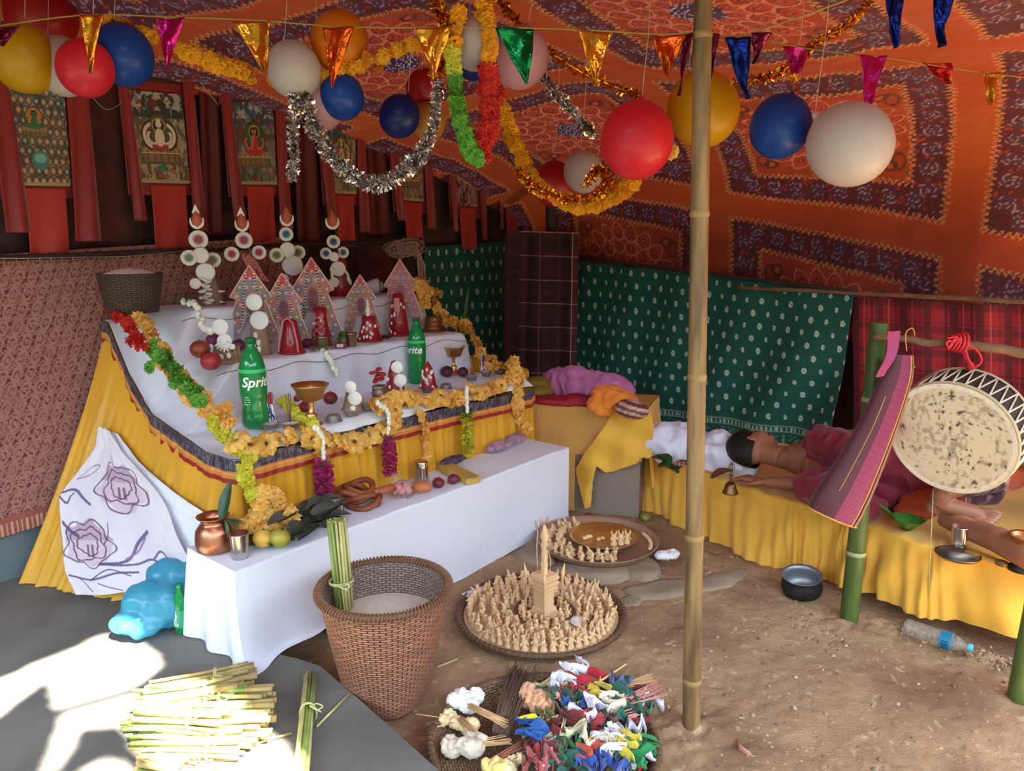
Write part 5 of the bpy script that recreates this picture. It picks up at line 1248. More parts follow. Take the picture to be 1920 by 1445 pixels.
M_silk = mat('red_silk', (132,24,22), .45, bump=.3, bscale=12, bdist=.008, sheen=.3); M_silk2 = mat('vermilion_silk', (166,38,26), .4, bump=.3, bscale=10, bdist=.008, sheen=.3); M_silkd = mat('dark_red_silk', (88,20,20), .6)
def wallp(px, py, n): return at_n(px, py, n)
TH = [ # label, painting quad TL TR BR BL, frame left/right overhang px, tail bottom y, ribbon bottoms
 ('leftmost scroll painting crowded with tiny figures around a small green seated one', [(-8,152),(120,168),(134,349),(14,347)], 22, 480, (40,24,452)),
 ('scroll painting of a white four-armed seated figure', [(238,168),(340,177),(358,344),(256,342)], 20, 470, (20,20,430)),
 ('scroll painting of a red-robed seated figure under a dark blue sky', [(430,190),(512,192),(520,346),(442,345)], 18, 465, (18,18,430)),
 ('scroll painting partly hidden by the silver tinsel', [(608,218),(666,222),(668,364),(617,362)], 16, 462, (16,15,436)),
 ('scroll painting with orange figure right of the navy balloon', [(740,262),(792,262),(794,378),(746,374)], 14, 455, (13,12,430)),
 ('pale scroll painting with a dark downward triangle', [(848,262),(894,264),(895,388),(850,384)], 13, 468, (10,10,450)),
 ('dim red scroll painting behind the orange paper garland', [(938,268),(974,270),(972,372),(938,368)], 10, 440, (8,8,446)),
 ('small dim scroll painting nearest the tent corner', [(1000,285),(1028,286),(1026,372),(1000,368)], 8, 425, (6,6,430))]
for i, (lb_, q, ov, tb, (rw, rw2, rb_)) in enumerate(TH):
    org = wallp((q[0][0]+q[1][0])/2, q[0][1]-25, TN)
    t = thing('scroll_painting', lb_, 'painting', org, 0, None)
    def sheet(name, Q, n, m, colf=None, nu=30, nv=40, wav=.006):
        TL, TR, BR, BL = [np.array(wallp(x, y, n)) for x, y in Q]; U, V = np.meshgrid(np.linspace(0,1,nu), np.linspace(0,1,nv), indexing='ij'); u = U[...,None]; v = V[...,None]
        P = (TL*(1-u)+TR*u)*(1-v)+(BL*(1-u)+BR*u)*v; nrm = np.array(F(0,-1,0)-F(0,0,0)); P = P+(wav*np.sin(U*8+i+V*3)*V)[...,None]*nrm
        return npgrid(name, P, m, colf(U, V) if colf else None, parent=t, thick=.0015)
    fr_ = [(q[0][0]-ov,q[0][1]-26),(q[1][0]+ov,q[1][1]-20),(q[2][0]+ov+4,q[2][1]+22),(q[3][0]-ov+6,q[3][1]+24)]
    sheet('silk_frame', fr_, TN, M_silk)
    sheet('painted_panel', q, TN-.012, M_printd, lambda U, V: paint_thangka(U*2-1, 1-V, 7+i*13, PAL[i]), 150, 210, .003)
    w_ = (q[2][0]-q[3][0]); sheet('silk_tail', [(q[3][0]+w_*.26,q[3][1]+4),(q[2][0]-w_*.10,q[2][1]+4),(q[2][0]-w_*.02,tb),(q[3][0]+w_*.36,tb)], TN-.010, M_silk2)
    for sx in (0, 1):
        x0 = q[0][0]-ov*.9 if sx == 0 else q[1][0]+2; x1 = q[3][0]-ov*.2 if sx == 0 else q[2][0]+6; yb = rb_-(16 if sx == 0 else 0)
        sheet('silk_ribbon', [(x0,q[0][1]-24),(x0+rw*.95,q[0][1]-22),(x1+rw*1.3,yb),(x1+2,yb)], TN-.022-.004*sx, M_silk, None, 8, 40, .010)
    a, b = wallp(fr_[0][0]-4, fr_[0][1], TN-.004), wallp(fr_[1][0]+4, fr_[1][1], TN-.004); MB().tube([a, b], .008, 8).build('top_rod', M_dark, t)
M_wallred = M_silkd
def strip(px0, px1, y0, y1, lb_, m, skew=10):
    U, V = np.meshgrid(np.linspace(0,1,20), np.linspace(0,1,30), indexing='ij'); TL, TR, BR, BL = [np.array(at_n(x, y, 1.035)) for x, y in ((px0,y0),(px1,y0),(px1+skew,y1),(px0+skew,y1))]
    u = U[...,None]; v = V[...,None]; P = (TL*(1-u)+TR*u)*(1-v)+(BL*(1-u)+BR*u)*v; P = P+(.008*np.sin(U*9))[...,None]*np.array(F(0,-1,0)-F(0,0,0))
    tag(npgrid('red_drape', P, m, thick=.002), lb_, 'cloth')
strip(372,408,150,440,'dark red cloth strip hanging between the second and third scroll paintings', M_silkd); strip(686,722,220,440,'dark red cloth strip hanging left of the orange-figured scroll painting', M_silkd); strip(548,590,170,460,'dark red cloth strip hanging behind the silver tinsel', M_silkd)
# sagging string with small tassels along the lower pole
pts = [at_n(x, y, .955) for x, y in [(-40,484),(60,484),(150,482),(240,480),(330,472),(420,462),(520,452)]]
mb = MB().tube(smooth_path(pts, 40), .0014, 5)
for i in range(26): p = smooth_path(pts, 26)[i]; mb.tube([p, p-Vector((0,0,.012))], [.002,.0008], 5)
tag(mb.build('fairy_string', mat('silver_thread', (190,170,160), .4, .4), None), 'fine pale string with tiny beads along the dark pole above the paisley cloth', 'string')
for lb_, pts in (('thin dangling string between the first and second scroll paintings', [(152,155),(185,195),(205,205),(230,192)]), ('thin dangling string right of the second scroll painting', [(350,115),(380,160),(412,200)])):
    tag(MB().tube(smooth_path([at_n(x, y, .93) for x, y in pts], 20), .0012, 5).build('fairy_string', MC['silver_thread'], None), lb_, 'string')

# ================================================================== balloons
BCOL = dict(yellow=(206,156,10), white=(206,192,186), red=(176,24,28), blue=(10,70,160), navy=(10,34,110), pink=(216,160,170), orange=(226,130,20), ochre=(190,130,40), rosered=(226,44,60))
def balloon(label, px, py, rpx, dist, col, el=1.06, knot=(0,-1), hang_=True):
    c_ = at_y(px, py, dist); r = pxlen(rpx, c_); kd = Vector((knot[0], .1, -knot[1])).normalized()
    M = basis(-kd, c_); t = thing('balloon', label, 'balloon', c_)
    pr_ = [(.0,-r*1.12),(r*.05,-r*1.10),(r*.10,-r*1.06)]
    for q in np.linspace(-1.22, 1.5708, 18): pr_.append((max(0, r*math.cos(q)), r*el*math.sin(q)))
    MB().lathe(pr_, 36, M=M).build('skin', mat('rubber_'+col, BCOL[col], .42, trans=.35, coat=.15), t)
    kp = c_+kd*r*1.12
    MB().lathe([(r*.02,-.01),(r*.06,-.004),(r*.09,.006),(r*.05,.010),(0,.006)], 12, M=basis(-kd, kp)).build('knot', MC['rubber_'+col], t)
    if hang_:
        top = Vector((kp.x+.02, kp.y, roof_z(kp.x, kp.y))); MB().tube([kp, kp.lerp(top, .5)+Vector((.006,0,0)), top], .0010, 5).build('string', mat('white_thread', (190,180,170), .7), t)
    return t
BL = [('yellow balloon at the left edge under the roof', 46,110,59,2.55,'yellow'), ('white balloon between the yellow and the red one at top left', 117,124,52,2.62,'white'), ('bright red balloon overlapping the blue one at top left', 160,128,50,2.50,'rosered'),
 ('blue balloon rightmost of the top left cluster', 231,103,54,2.62,'blue'), ('large dark red balloon high in the top left corner', 78,30,62,2.9,'red'), ('white balloon above the silver tinsel', 551,131,50,2.62,'white'), ('pale pink balloon below the white one, behind the silver tinsel', 600,196,45,2.72,'pink'),
 ('orange yellow balloon behind an orange pennant', 637,78,53,2.7,'orange'), ('blue balloon right of the silver tinsel start', 641,181,41,2.68,'blue'), ('navy blue balloon in front of the thangka row', 749,218,38,2.9,'navy'), ('ochre balloon half behind the navy balloon and the tinsel', 802,228,34,3.05,'ochre'),
 ('dull red balloon above the ochre one', 797,168,36,3.1,'red'), ('white balloon behind the gold tinsel cluster', 890,82,46,2.6,'white'), ('navy balloon peeping from under the white one at the tinsel cluster', 885,118,30,2.85,'navy'), ('pale pink balloon behind the green pennant', 975,108,54,2.7,'pink'),
 ('small white balloon above the lowest loop of the orange paper garland', 1094,322,37,3.3,'white'), ('red balloon peeping out behind the orange paper garland loop', 1040,345,40,3.5,'red'), ('large red balloon left of the bamboo post', 1194,263,68,2.6,'rosered'),
 ('large yellow balloon behind the bamboo post', 1318,205,66,2.75,'yellow'), ('blue balloon beside the biggest white balloon', 1463,237,56,2.5,'blue')]
for lb_, x, y, r, d, c_ in BL: balloon(lb_, x, y, r, d, c_, knot=(random.uniform(-.5,.5), -1))
balloon('biggest white balloon hanging in front of the orange printed roof', 1593,271,76,2.35,'white', el=1.04, knot=(-.95,-.75))

# ================================================================== bunting
FOIL = {k: mat('foil_'+k, v, .22, .85, bump=.6, bscale=26, bdist=.01) for k, v in dict(gold=(214,140,40), green=(16,110,60), blue=(20,36,110), magenta=(190,30,120), orange=(206,84,24), purple=(96,24,60), red=(180,24,28)).items()}
def bunting(label, pts, flags, group=None):
    P = [at_y(x, y, d) for x, y, d in pts]; root = MB().tube(smooth_path(P, 50), .0022, 5).build('bunting', mat('bunting_cord', (150,120,50), .7), None); tag(root, label, 'bunting')
    for (x0, x1, yt, yb, xb, d, key) in flags:
        a, b, c_ = at_y(x0, yt, d), at_y(x1, yt, d), at_y(xb, yb, d); nu, nv = 14, 20; s_ = random.uniform(0, 9)
        U, V = np.meshgrid(np.linspace(0,1,nu), np.linspace(0,1,nv), indexing='ij'); u = U[...,None]; v = V[...,None]; A_, B_, C_ = np.array(a), np.array(b), np.array(c_)
        P_ = (A_*(1-u)+B_*u)*(1-v)+(C_+(B_-A_)*(u-.5)*.04)*v; off = .007*np.sin(U*5+s_+V*4)+.009*fbm(U*2+s_, V*2, 3, 3)*1.0; P_ = P_+off[...,None]*np.array([0.25,-1,0])
        npgrid('pennant', P_, FOIL[key], parent=root, thick=.0006)
    return root
bunting('upper left string of foil pennants running to the bamboo post', [(-30,52,2.25),(160,28,2.25),(320,32,2.25),(480,38,2.25),(640,50,2.22),(810,52,2.2),(960,52,2.16),(1110,57,2.13),(1230,64,2.11),(1300,62,2.10)],
 [(-20,44,50,86,2,2.25,'purple'),(150,196,28,138,168,2.24,'gold'),(292,348,34,126,312,2.25,'magenta'),(436,506,40,142,500,2.25,'gold'),(605,664,52,165,622,2.2,'orange'),(780,846,52,150,812,2.19,'gold'),(928,1002,52,158,988,2.15,'green'),(1080,1150,58,150,1117,2.13,'gold'),(1222,1284,66,144,1252,2.11,'orange'),(1284,1298,64,180,1272,2.10,'purple')])
bunting('string of dark pennants on the right of the bamboo post running towards the top edge', [(1318,60,2.12),(1380,68,2.1),(1450,48,2.0),(1560,10,1.9),(1700,-40,1.85),(1860,-60,1.8)],
 [(1322,1352,64,150,1330,2.11,'purple'),(1358,1405,70,186,1402,2.09,'blue'),(1408,1448,62,120,1412,2.05,'purple'),(1645,1700,-30,90,1680,1.86,'blue'),(1745,1790,-40,88,1765,1.82,'blue')])
bunting('right string of pink and gold pennants near the big white balloon', [(1440,78,2.5),(1520,92,2.5),(1600,102,2.5),(1660,108,2.5),(1750,122,2.5),(1830,134,2.5),(1960,150,2.5)],
 [(1470,1518,86,154,1492,2.5,'magenta'),(1476,1500,138,170,1492,2.48,'gold'),(1608,1662,104,208,1628,2.49,'magenta'),(1726,1782,118,158,1778,2.5,'red'),(1840,1874,136,196,1858,2.49,'gold')])

# ================================================================== tinsel
def tinsel(label, pts, m, n=1100, w_=.028, ln=.030):
    P = smooth_path(pts, 200); mb = MB().tube(smooth_path(pts, 60), .003, 5, mi=0)
    for i in range(n):
        a = random.choice(P); d = Vector((random.gauss(0,1), random.gauss(0,1), random.gauss(0,1))).normalized(); s_ = random.uniform(.5, 1)*ln; sd = d.cross(Vector((random.gauss(0,1), random.gauss(0,1), 1))).normalized()*.0011
        e = a+d*s_; tw = Vector((random.gauss(0,.003), random.gauss(0,.003), random.gauss(0,.003))); mb.add([a-sd, a+sd, e+sd+tw, e-sd-tw], [(0,1,2,3)])
    return tag(mb.build('tinsel_garland', m, None, smooth=False), label, 'tinsel')
M_ts = mat('silver_tinsel', (216,206,204), .18, 1); M_tg = mat('gold_tinsel', (222,150,40), .2, 1)
def Y(pts, d): return [at_y(x, y, d) for x, y in pts]
tinsel('silver tinsel looping from the white balloon down across the scroll paintings', Y([(562,150),(570,190),(590,240),(620,290),(655,325),(700,345),(745,330),(780,300),(800,270)], 2.6), M_ts, 2800, ln=.036)
tinsel('short silver tinsel tail hanging straight down beside the white balloon', Y([(548,160),(552,210),(550,260),(552,300),(546,335)], 2.58), M_ts, 1000, ln=.026)
tinsel('reddish silver tinsel climbing past the navy balloon', Y([(800,270),(815,230),(818,190),(822,150)], 2.66), M_ts, 700, ln=.026)
tinsel('silver tinsel strand left of the large red balloon', Y([(1010,135),(1040,172),(1070,205),(1095,235),(1115,250)], 2.9), M_ts, 1100, ln=.028)
tinsel('gold tinsel crossing above the green pennant', Y([(930,-10),(960,30),(1000,75),(1050,110),(1100,140),(1160,165),(1200,180)], 2.8), M_tg, 900, ln=.026)
tinsel('gold tinsel wound along the low loop of orange paper garland', Y([(975,320),(1000,350),(1060,372),(1110,370),(1140,340),(1120,318),(1100,345)], 3.0), M_tg, 1300, ln=.028)
tinsel('gold tinsel rising to the top edge right of the bamboo post', Y([(1380,152),(1440,145),(1500,110),(1530,80),(1590,45),(1640,-10)], 2.6), M_tg, 1000, ln=.022)
tinsel('gold tinsel bunch at the top centre', Y([(810,-10),(830,30),(845,55),(830,110),(812,140)], 2.5), M_tg, 900, ln=.030)
# ================================================================== paper flower garlands
def paper(label, pts, d, key, n, size=.9): return garland('paper_garland', label, Y(pts, d) if not hasattr(d, '__len__') else [at_y(x, y, q) for (x, y), q in zip(pts, d)], key, n, size, out=(0,-1,-.2), jit=.010)
paper('orange paper garland at the top left ending by the magenta pennant', [(206,40),(232,52),(262,64),(288,72)], 2.65, 'gold', 20, .75)
paper('orange paper garland hanging below the roof beam at the left', [(330,92),(370,105),(410,122),(450,132),(478,146)], 2.65, 'gold', 32, .75)
paper('orange paper garland strung between the white balloon and the gold pennant', [(516,152),(560,150),(610,146),(650,128),(700,116),(750,92),(790,78)], 2.66, 'gold', 38, .66)
paper('big orange paper garland looping low behind the large red balloon', [(938,190),(955,240),(975,290),(1000,340),(1045,372),(1100,386),(1150,372),(1182,345),(1195,330)], 3.1, 'gold', 60, .95)
paper('lime and yellow paper garland hanging in the centre', [(858,15),(848,70),(850,130),(858,190),(866,240),(880,280),(896,302)], 2.5, lambda u: 'gold' if u < .25 else ('yellow' if u < .42 else 'green'), 52, .75)
garland('ribbon_garland', 'red ruffled ribbon garland hanging right of the lime paper garland', Y([(916,132),(920,180),(918,230),(908,270),(900,298)], 2.52), 'red', 60, .85, out=(0,-1,-.2), jit=.012)
paper('orange paper garland above the red ribbon garland', [(900,-10),(915,40),(918,90),(918,132)], 2.52, 'gold', 20, .7)
paper('tiny orange paper flower cluster behind the large red balloon at right', [(1248,262),(1258,280),(1262,292)], 2.9, 'orange', 6, .7)
# ================================================================== round winnowing trays with dough figures
def on_ellipse(cx, cy, rx, ry, a, z): return at_z(cx+rx*math.cos(a), cy+ry*math.sin(a), z)
def tray_round(label, c_, R, h, rimw, name='winnowing_tray', deep=0):
    t = thing(name, label, 'tray', c_)
    MB().lathe([(0,.006),(R*.7,.008),(R*.93,.018),(R*.97,h),(R*1.0,h),(R*1.0,h*.4),(R*.93,.0),(0,0)], 72).build('woven_sheet', M_canetray, t, world=False)
    ring = [(R*math.cos(a), R*math.sin(a), h-.003) for a in np.linspace(0, 2*PI, 73)]; mb = MB().tube(ring, rimw, 8, caps=False)
    mb.build('rim', M_rim, t, world=False); mb = MB()
    for i in range(90):
        a = 2*PI*i/90; p = Vector((R*math.cos(a), R*math.sin(a), h-.003)); d = Vector((math.cos(a), math.sin(a), 0)); tg = Vector((-math.sin(a), math.cos(a), 0)); rr = rimw*1.12
        mb.tube([p+d*rr*math.cos(q)+Vector((0,0,1))*rr*math.sin(q)+tg*.008*q/6 for q in np.linspace(0, 2*PI, 9)], .0016, 4, caps=False)
    mb.build('lashing', mat('cane_lashing', (120,92,70), .7), t, world=False); return t
c2_ = at_z(1014,1150,.02); c2_.z = .0; R2 = .335
tray2 = tray_round('round woven tray holding rows of dough figures and the dough tower', c2_, R2, .034, .011)
MB().lathe([(0,.012),(R2*.7,.014),(R2*.93,.022)], 60).build('flour_dusting', mat('flour', (214,186,150), .9, var=.25, vscale=40, bump=.5, bscale=80), tray2, world=False)
# dough figures: a few hand-made kinds, then individual copies
def dough_kind(i):
    r = .011; rnd = random.Random(i); mb = MB(); h = .050+.012*rnd.random()
    mb.lathe([(0,0),(r*1.25,0),(r*1.3,.005),(r*.75,h*.35),(r*.80,h*.5),(r*1.05,h*.68),(r*.6,h*.8),(0,h*.82)], 12, sq=(1,.8))
    k_ = i % 4
    if k_ == 0: mb.tube([(-.002,0,h*.7),(-.010,0,h*.9),(-.009,0,h*1.1)], [.005,.004,.0015], 7); mb.tube([(.002,0,h*.7),(.010,0,h*.9),(.009,0,h*1.1)], [.005,.004,.0015], 7)
    elif k_ == 1: mb.ell((0,0,h*.92), (.008,.007,.009), seg=10, rings=7); mb.tube([(0,-.004,h*.9),(0,-.014,h*.88)], [.004,.002], 6)
    elif k_ == 2: mb.tube([(0,0,h*.7),(.004,-.006,h*.95),(.010,-.012,h*1.1)], [.007,.005,.002], 7); mb.tube([(0,0,h*.6),(-.012,0,h*.75)], [.005,.002], 6)
    else: mb.lathe([(.006,h*.75),(.010,h*.85),(.007,h*1.0),(.010,h*1.1),(0,h*1.08)], 8)
    mb.tube([(-.008,-.002,h*.55),(-.016,-.008,h*.42)], [.005,.003], 6); mb.tube([(.008,-.002,h*.55),(.015,-.010,h*.45)], [.005,.003], 6)
    o = mb.build('dough_figure', M_dough, None, world=False); me = o.data; bpy.data.objects.remove(o); return me
KINDS = [dough_kind(i) for i in range(8)]
def dough(p, label, group, rz=0, s_=1.0, tilt=.12):
    o = bpy.data.objects.new('dough_figure', random.choice(KINDS)); C.objects.link(o); o.location = p; o.rotation_euler = (random.gauss(0,tilt), random.gauss(0,tilt), rz+random.gauss(0,.5)); o.scale = (s_*1.05, s_*1.05, s_*random.uniform(.85,1.1))
    return tag(o, label, 'figurine', group)
plate_c = at_z(1020,1148,.03); plate_c.z = .018; pr0 = .118
for ring, (R_, n_) in enumerate([(.285,52),(.238,44),(.192,34),(.150,24)]):
    for i in range(n_):
        a = 2*PI*i/n_+ring*.3; x, y = c2_.x+R_*math.cos(a), c2_.y+R_*math.sin(a)
        ang = math.degrees(a) % 360
        if math.hypot(x-plate_c.x, y-plate_c.y) < pr0+.018: continue
        if ring >= 2 and 300 < ang < 330: continue
        z = .017+.004*(ring < 1); dough(Vector((x, y, z)), 'small pale dough figure standing among the rows on the woven tray around the dough tower', 'dough figures on the woven tray', a+PI/2, 1.0)
t = thing('brass_plate', 'dark round metal plate in the centre of the woven tray under the dough tower', 'plate', plate_c)
MB().lathe([(0,0),(.095,0),(pr0,.022),(pr0+.004,.024),(pr0-.002,.020),(.092,.004),(0,.004)], 48).build('plate_body', mat('plate_bronze', (120,92,70), .5, .5), t, world=False)
for i in range(22):
    a = 2*PI*i/22; R_ = .085+.01*(i % 2)
    dough(plate_c+Vector((R_*math.cos(a), R_*math.sin(a), .004)), 'small pale dough figure standing on the metal plate round the foot of the dough tower', 'dough figures around the tower foot', a, .8)
tw = thing('dough_tower', 'stepped square dough tower with spikes and flower sticks in the middle of the woven tray', 'tower', plate_c+Vector((0,0,.004)), .75)
def sq(mb, s0, s1, z0, z1):
    s0 *= .82; s1 *= .82; z0 *= 1.08; z1 *= 1.08; mb.lathe([(0,z0),(s0*.707*2/1.0,z0),(s1*.707*2,z1),(0,z1)], 4, M=rotM(0,0,PI/4)); return mb
mb = MB()
for s0, s1, z0, z1 in [(.052,.050,0,.018),(.044,.042,.018,.034),(.033,.033,.034,.098),(.036,.040,.098,.106),(.043,.043,.106,.116),(.040,.046,.116,.126),(.049,.049,.126,.136),(.044,.050,.136,.146),(.052,.052,.146,.156),(.046,.046,.156,.164)]: sq(mb, s0, s1, z0, z1)
mb.build('tower_body', M_dough, tw, world=False, smooth=False)
MB().lathe([(r*1.1, .16+(z-.16)*1.5) for r, z in [(.016,.16),(.018,.165),(.012,.175),(.013,.20),(.010,.205),(.013,.22),(.011,.24),(.015,.25),(.010,.262),(.017,.275),(.010,.29),(.004,.305),(0,.31)]], 14).build('spire', M_dough, tw, world=False)
for i, (x, y) in enumerate([(-1,-1),(1,-1),(1,1),(-1,1)]):
    p = Vector((x*.045, y*.045, 0)); MB().tube([p+Vector((x*.004,y*.004,-.0+.01)), p+Vector((x*.006,y*.006,.155)), p+Vector((x*.007,y*.007,.18)), p+Vector((x*.012,y*.012,.222))], [.0016,.0018,.008,.0008], 8).build('corner_spear', M_dough, tw, world=False)
for i, (x, y, h) in enumerate([(-.022,.015,.37),(-.012,-.01,.39),(.02,.012,.31),(.016,-.014,.28)]):
    st = MB().tube([(x,y,.16),(x*1.3,y,.16+(h-.16)*.6),(x*1.1-.004*i,y,h)], .0016, 6).build('flower_stick', M_dough, tw, world=False)
    mb = MB()
    for q in range(5):
        a = q*2*PI/5; mb.grid(lambda u, v, a=a: (x*1.1-.004*i+(.004+.016*math.sin(u*2))*math.cos(a)+(v-.5)*.012*math.sin(PI*u)*-math.sin(a), y+(.004+.016*math.sin(u*2))*math.sin(a)+(v-.5)*.012*math.sin(PI*u)*math.cos(a), h+.028*u), 5, 2)
    mb.build('paper_flower', mat('pale_paper', (206,176,154), .7, trans=.3), st, world=False)
o = MB().grid(lambda u, v: tuple(at_z(905-40*u+6*v, 1098+14*u+8*v, .045+.006*math.sin(u*5))), 8, 3).build('paper_strip', mat('lilac_paper', (206,196,210), .7), None); tag(o, 'lilac paper strip sticking out at the back left of the woven dough tray', 'paper')
mb = MB().lathe([(0,.022),(.018,.018),(.034,.0)], 20, M=Matrix.Translation(at_z(1083,1165,.02)), wob=lambda a, z: 1+.15*math.sin(a*3)); tag(mb.build('flour_heap', mat('white_flour', (232,226,214), .9, bump=.6, bscale=120), None), 'little heap of white flour beside the metal plate on the woven tray', 'flour')
# brass tray behind
c1_ = at_z(1120,1018,.06); c1_.z = .052; R1 = .29
t = thing('metal_tray', 'wide round brown metal tray raised on flat stones', 'tray', c1_)
MB().lathe([(0,0),(R1*.9,0),(R1*.97,.02),(R1,.034),(R1*1.02,.038),(R1*.99,.038),(R1*.95,.022),(R1*.89,.005),(0,.005)], 64).build('tray_body', mat('brown_metal', (176,142,118), .5, .45, var=.2, vscale=14), t, world=False)
c1b = c1_+Vector((.035,.03,.006)); t = thing('brass_dish', 'smaller shining brass dish standing inside the wide brown tray', 'dish', c1b)
MB().lathe([(0,0),(.12,0),(.148,.022),(.168,.030),(.169,.033),(.148,.026),(.118,.005),(0,.005)], 56).build('dish_body', mat('shiny_brass', (222,188,144), .38, 1, var=.2, vscale=10), t, world=False)
for i in range(30):
    a = PI*.62+i/29*PI*.98; R_ = .238-.05*(i % 2); dough(c1_+Vector((R_*math.cos(a), R_*math.sin(a), .006)), 'small dough figure in the crowd on the left side of the brown metal tray', 'dough figures on the brown tray', a, 1.0, .2)
for i, (dx, dy) in enumerate([(.04,-.06),(.075,-.055),(.105,-.045)]): dough(c1b+Vector((dx,dy,.006)), ('left','middle','right')[i]+' one of the three horned dough figures standing in the brass dish', None, 0, 1.15, .04).data = KINDS[0]
for i in range(14):
    a = -.35+i*.055; p = c1_+Vector((.255*math.cos(a), .255*math.sin(a), .012)); o = MB().ell((0,0,.007), (.010,.009,.008), seg=8, rings=6).build('dough_ball', M_dough, None, world=False); o.location = p; tag(o, 'small dough ball at the right edge of the brown metal tray', 'dough', 'dough balls on the brown tray')
for i in range(7):
    p = c1b+Vector((random.uniform(-.11,-.0), random.uniform(-.03,.03), .006)); o = MB().ell((0,0,.008), (.012,.010,.009), seg=8, rings=6).build('dough_lump', M_dough, None, world=False); o.location = p; tag(o, 'dough lump lying in the left half of the brass dish', 'dough', 'dough lumps in the brass dish')
# paper scrap, fruits, peel
q = at_z(1250,1048,.05)
bundle('crumpled_paper', 'crumpled white paper on the stone right of the brown metal tray', 'paper', [((q.x,q.y,.068),(.06,.03,.016),(.0,.1,.3)),((q.x+.02,q.y,.075),(.035,.03,.014),(0,-.3,0))], mat('white_paper', (226,220,222), .7), .006, .008, 30, 4)
fruit('green_fruit', 'small yellow-green citrus lying on the earth by the mustard cloth', at_z(1210,978,.0), .030, (128,132,44)); fruit('red_fruit', 'half red half pale fruit lying on the earth behind the brown tray', at_z(1102,975,.0), .024, (140,60,44))
o = MB().tube([at_z(1382,1386,.008), at_z(1388,1402,.02), at_z(1402,1412,.012), at_z(1412,1417,.006)], [.004,.010,.009,.002], 8, flat=.4).build('pod_husk', mat('pink_husk', (176,120,104), .7), None); tag(o, 'curled reddish husk on the earth in front of the bamboo post', 'husk')

# ================================================================== big cane basket with rice and reeds
bb = at_z(715,1300,.0); bb.z = 0; H_ = .40
bc = at_z(716,1108,H_); cx_, cy_ = (bc.x+bb.x)/2, bc.y-.02
bc = at_z(720,1100,H_); bb = Vector((bc.x, bc.y, .0))
RT = pxlen(121, bc); RB = RT*.60
t = thing('cane_basket', 'tall woven cane basket of rice standing at the edge of the slab', 'basket', bb)
prof_o = [(0,0),(RB*.94,0),(RB,.012)]+[(RB+(RT-RB)*(u**.80), .012+(H_-.012)*u) for u in np.linspace(.06,1,16)]
M_rnd = lambda a, z: 1+.012*math.sin(a*4)*max(0,1-z/.15)*3
MB().lathe(prof_o, 96, wob=M_rnd).build('woven_wall', M_cane, t, world=False)
prof_i = [(RT*.985,H_)]+[((RB+(RT-RB)*(u**.80))*.955, .012+(H_-.012)*u) for u in np.linspace(.98,.5,8)]
MB().lathe(prof_i, 80).build('inside_wall', M_canein, t, world=False)
ring = [(RT*math.cos(a), RT*math.sin(a), H_+.002*math.sin(a*3)) for a in np.linspace(0, 2*PI, 81)]; mb = MB().tube(ring, .010, 8, caps=False)
for i in range(110):
    a = 2*PI*i/110; p = Vector((RT*math.cos(a), RT*math.sin(a), H_)); d = Vector((math.cos(a), math.sin(a), 0)); tg = Vector((-math.sin(a), math.cos(a), 0))
    mb.tube([p+d*.0125*math.cos(q)+Vector((0,0,.0135))*math.sin(q)+tg*.016*q/6 for q in np.linspace(-.6, 3.6, 7)], .003, 5, caps=False)
mb.build('rim', mat('basket_rim', (120,82,58), .65, bump=.5, bscale=70), t, world=False)
MB().lathe([(0,H_-.085),(RT*.3,H_-.088),(RT*.6,H_-.098),(RT*.9,H_-.112)], 60, wob=lambda a, z: 1+.01*math.sin(a*5)).build('rice', M_rice, t, world=False)
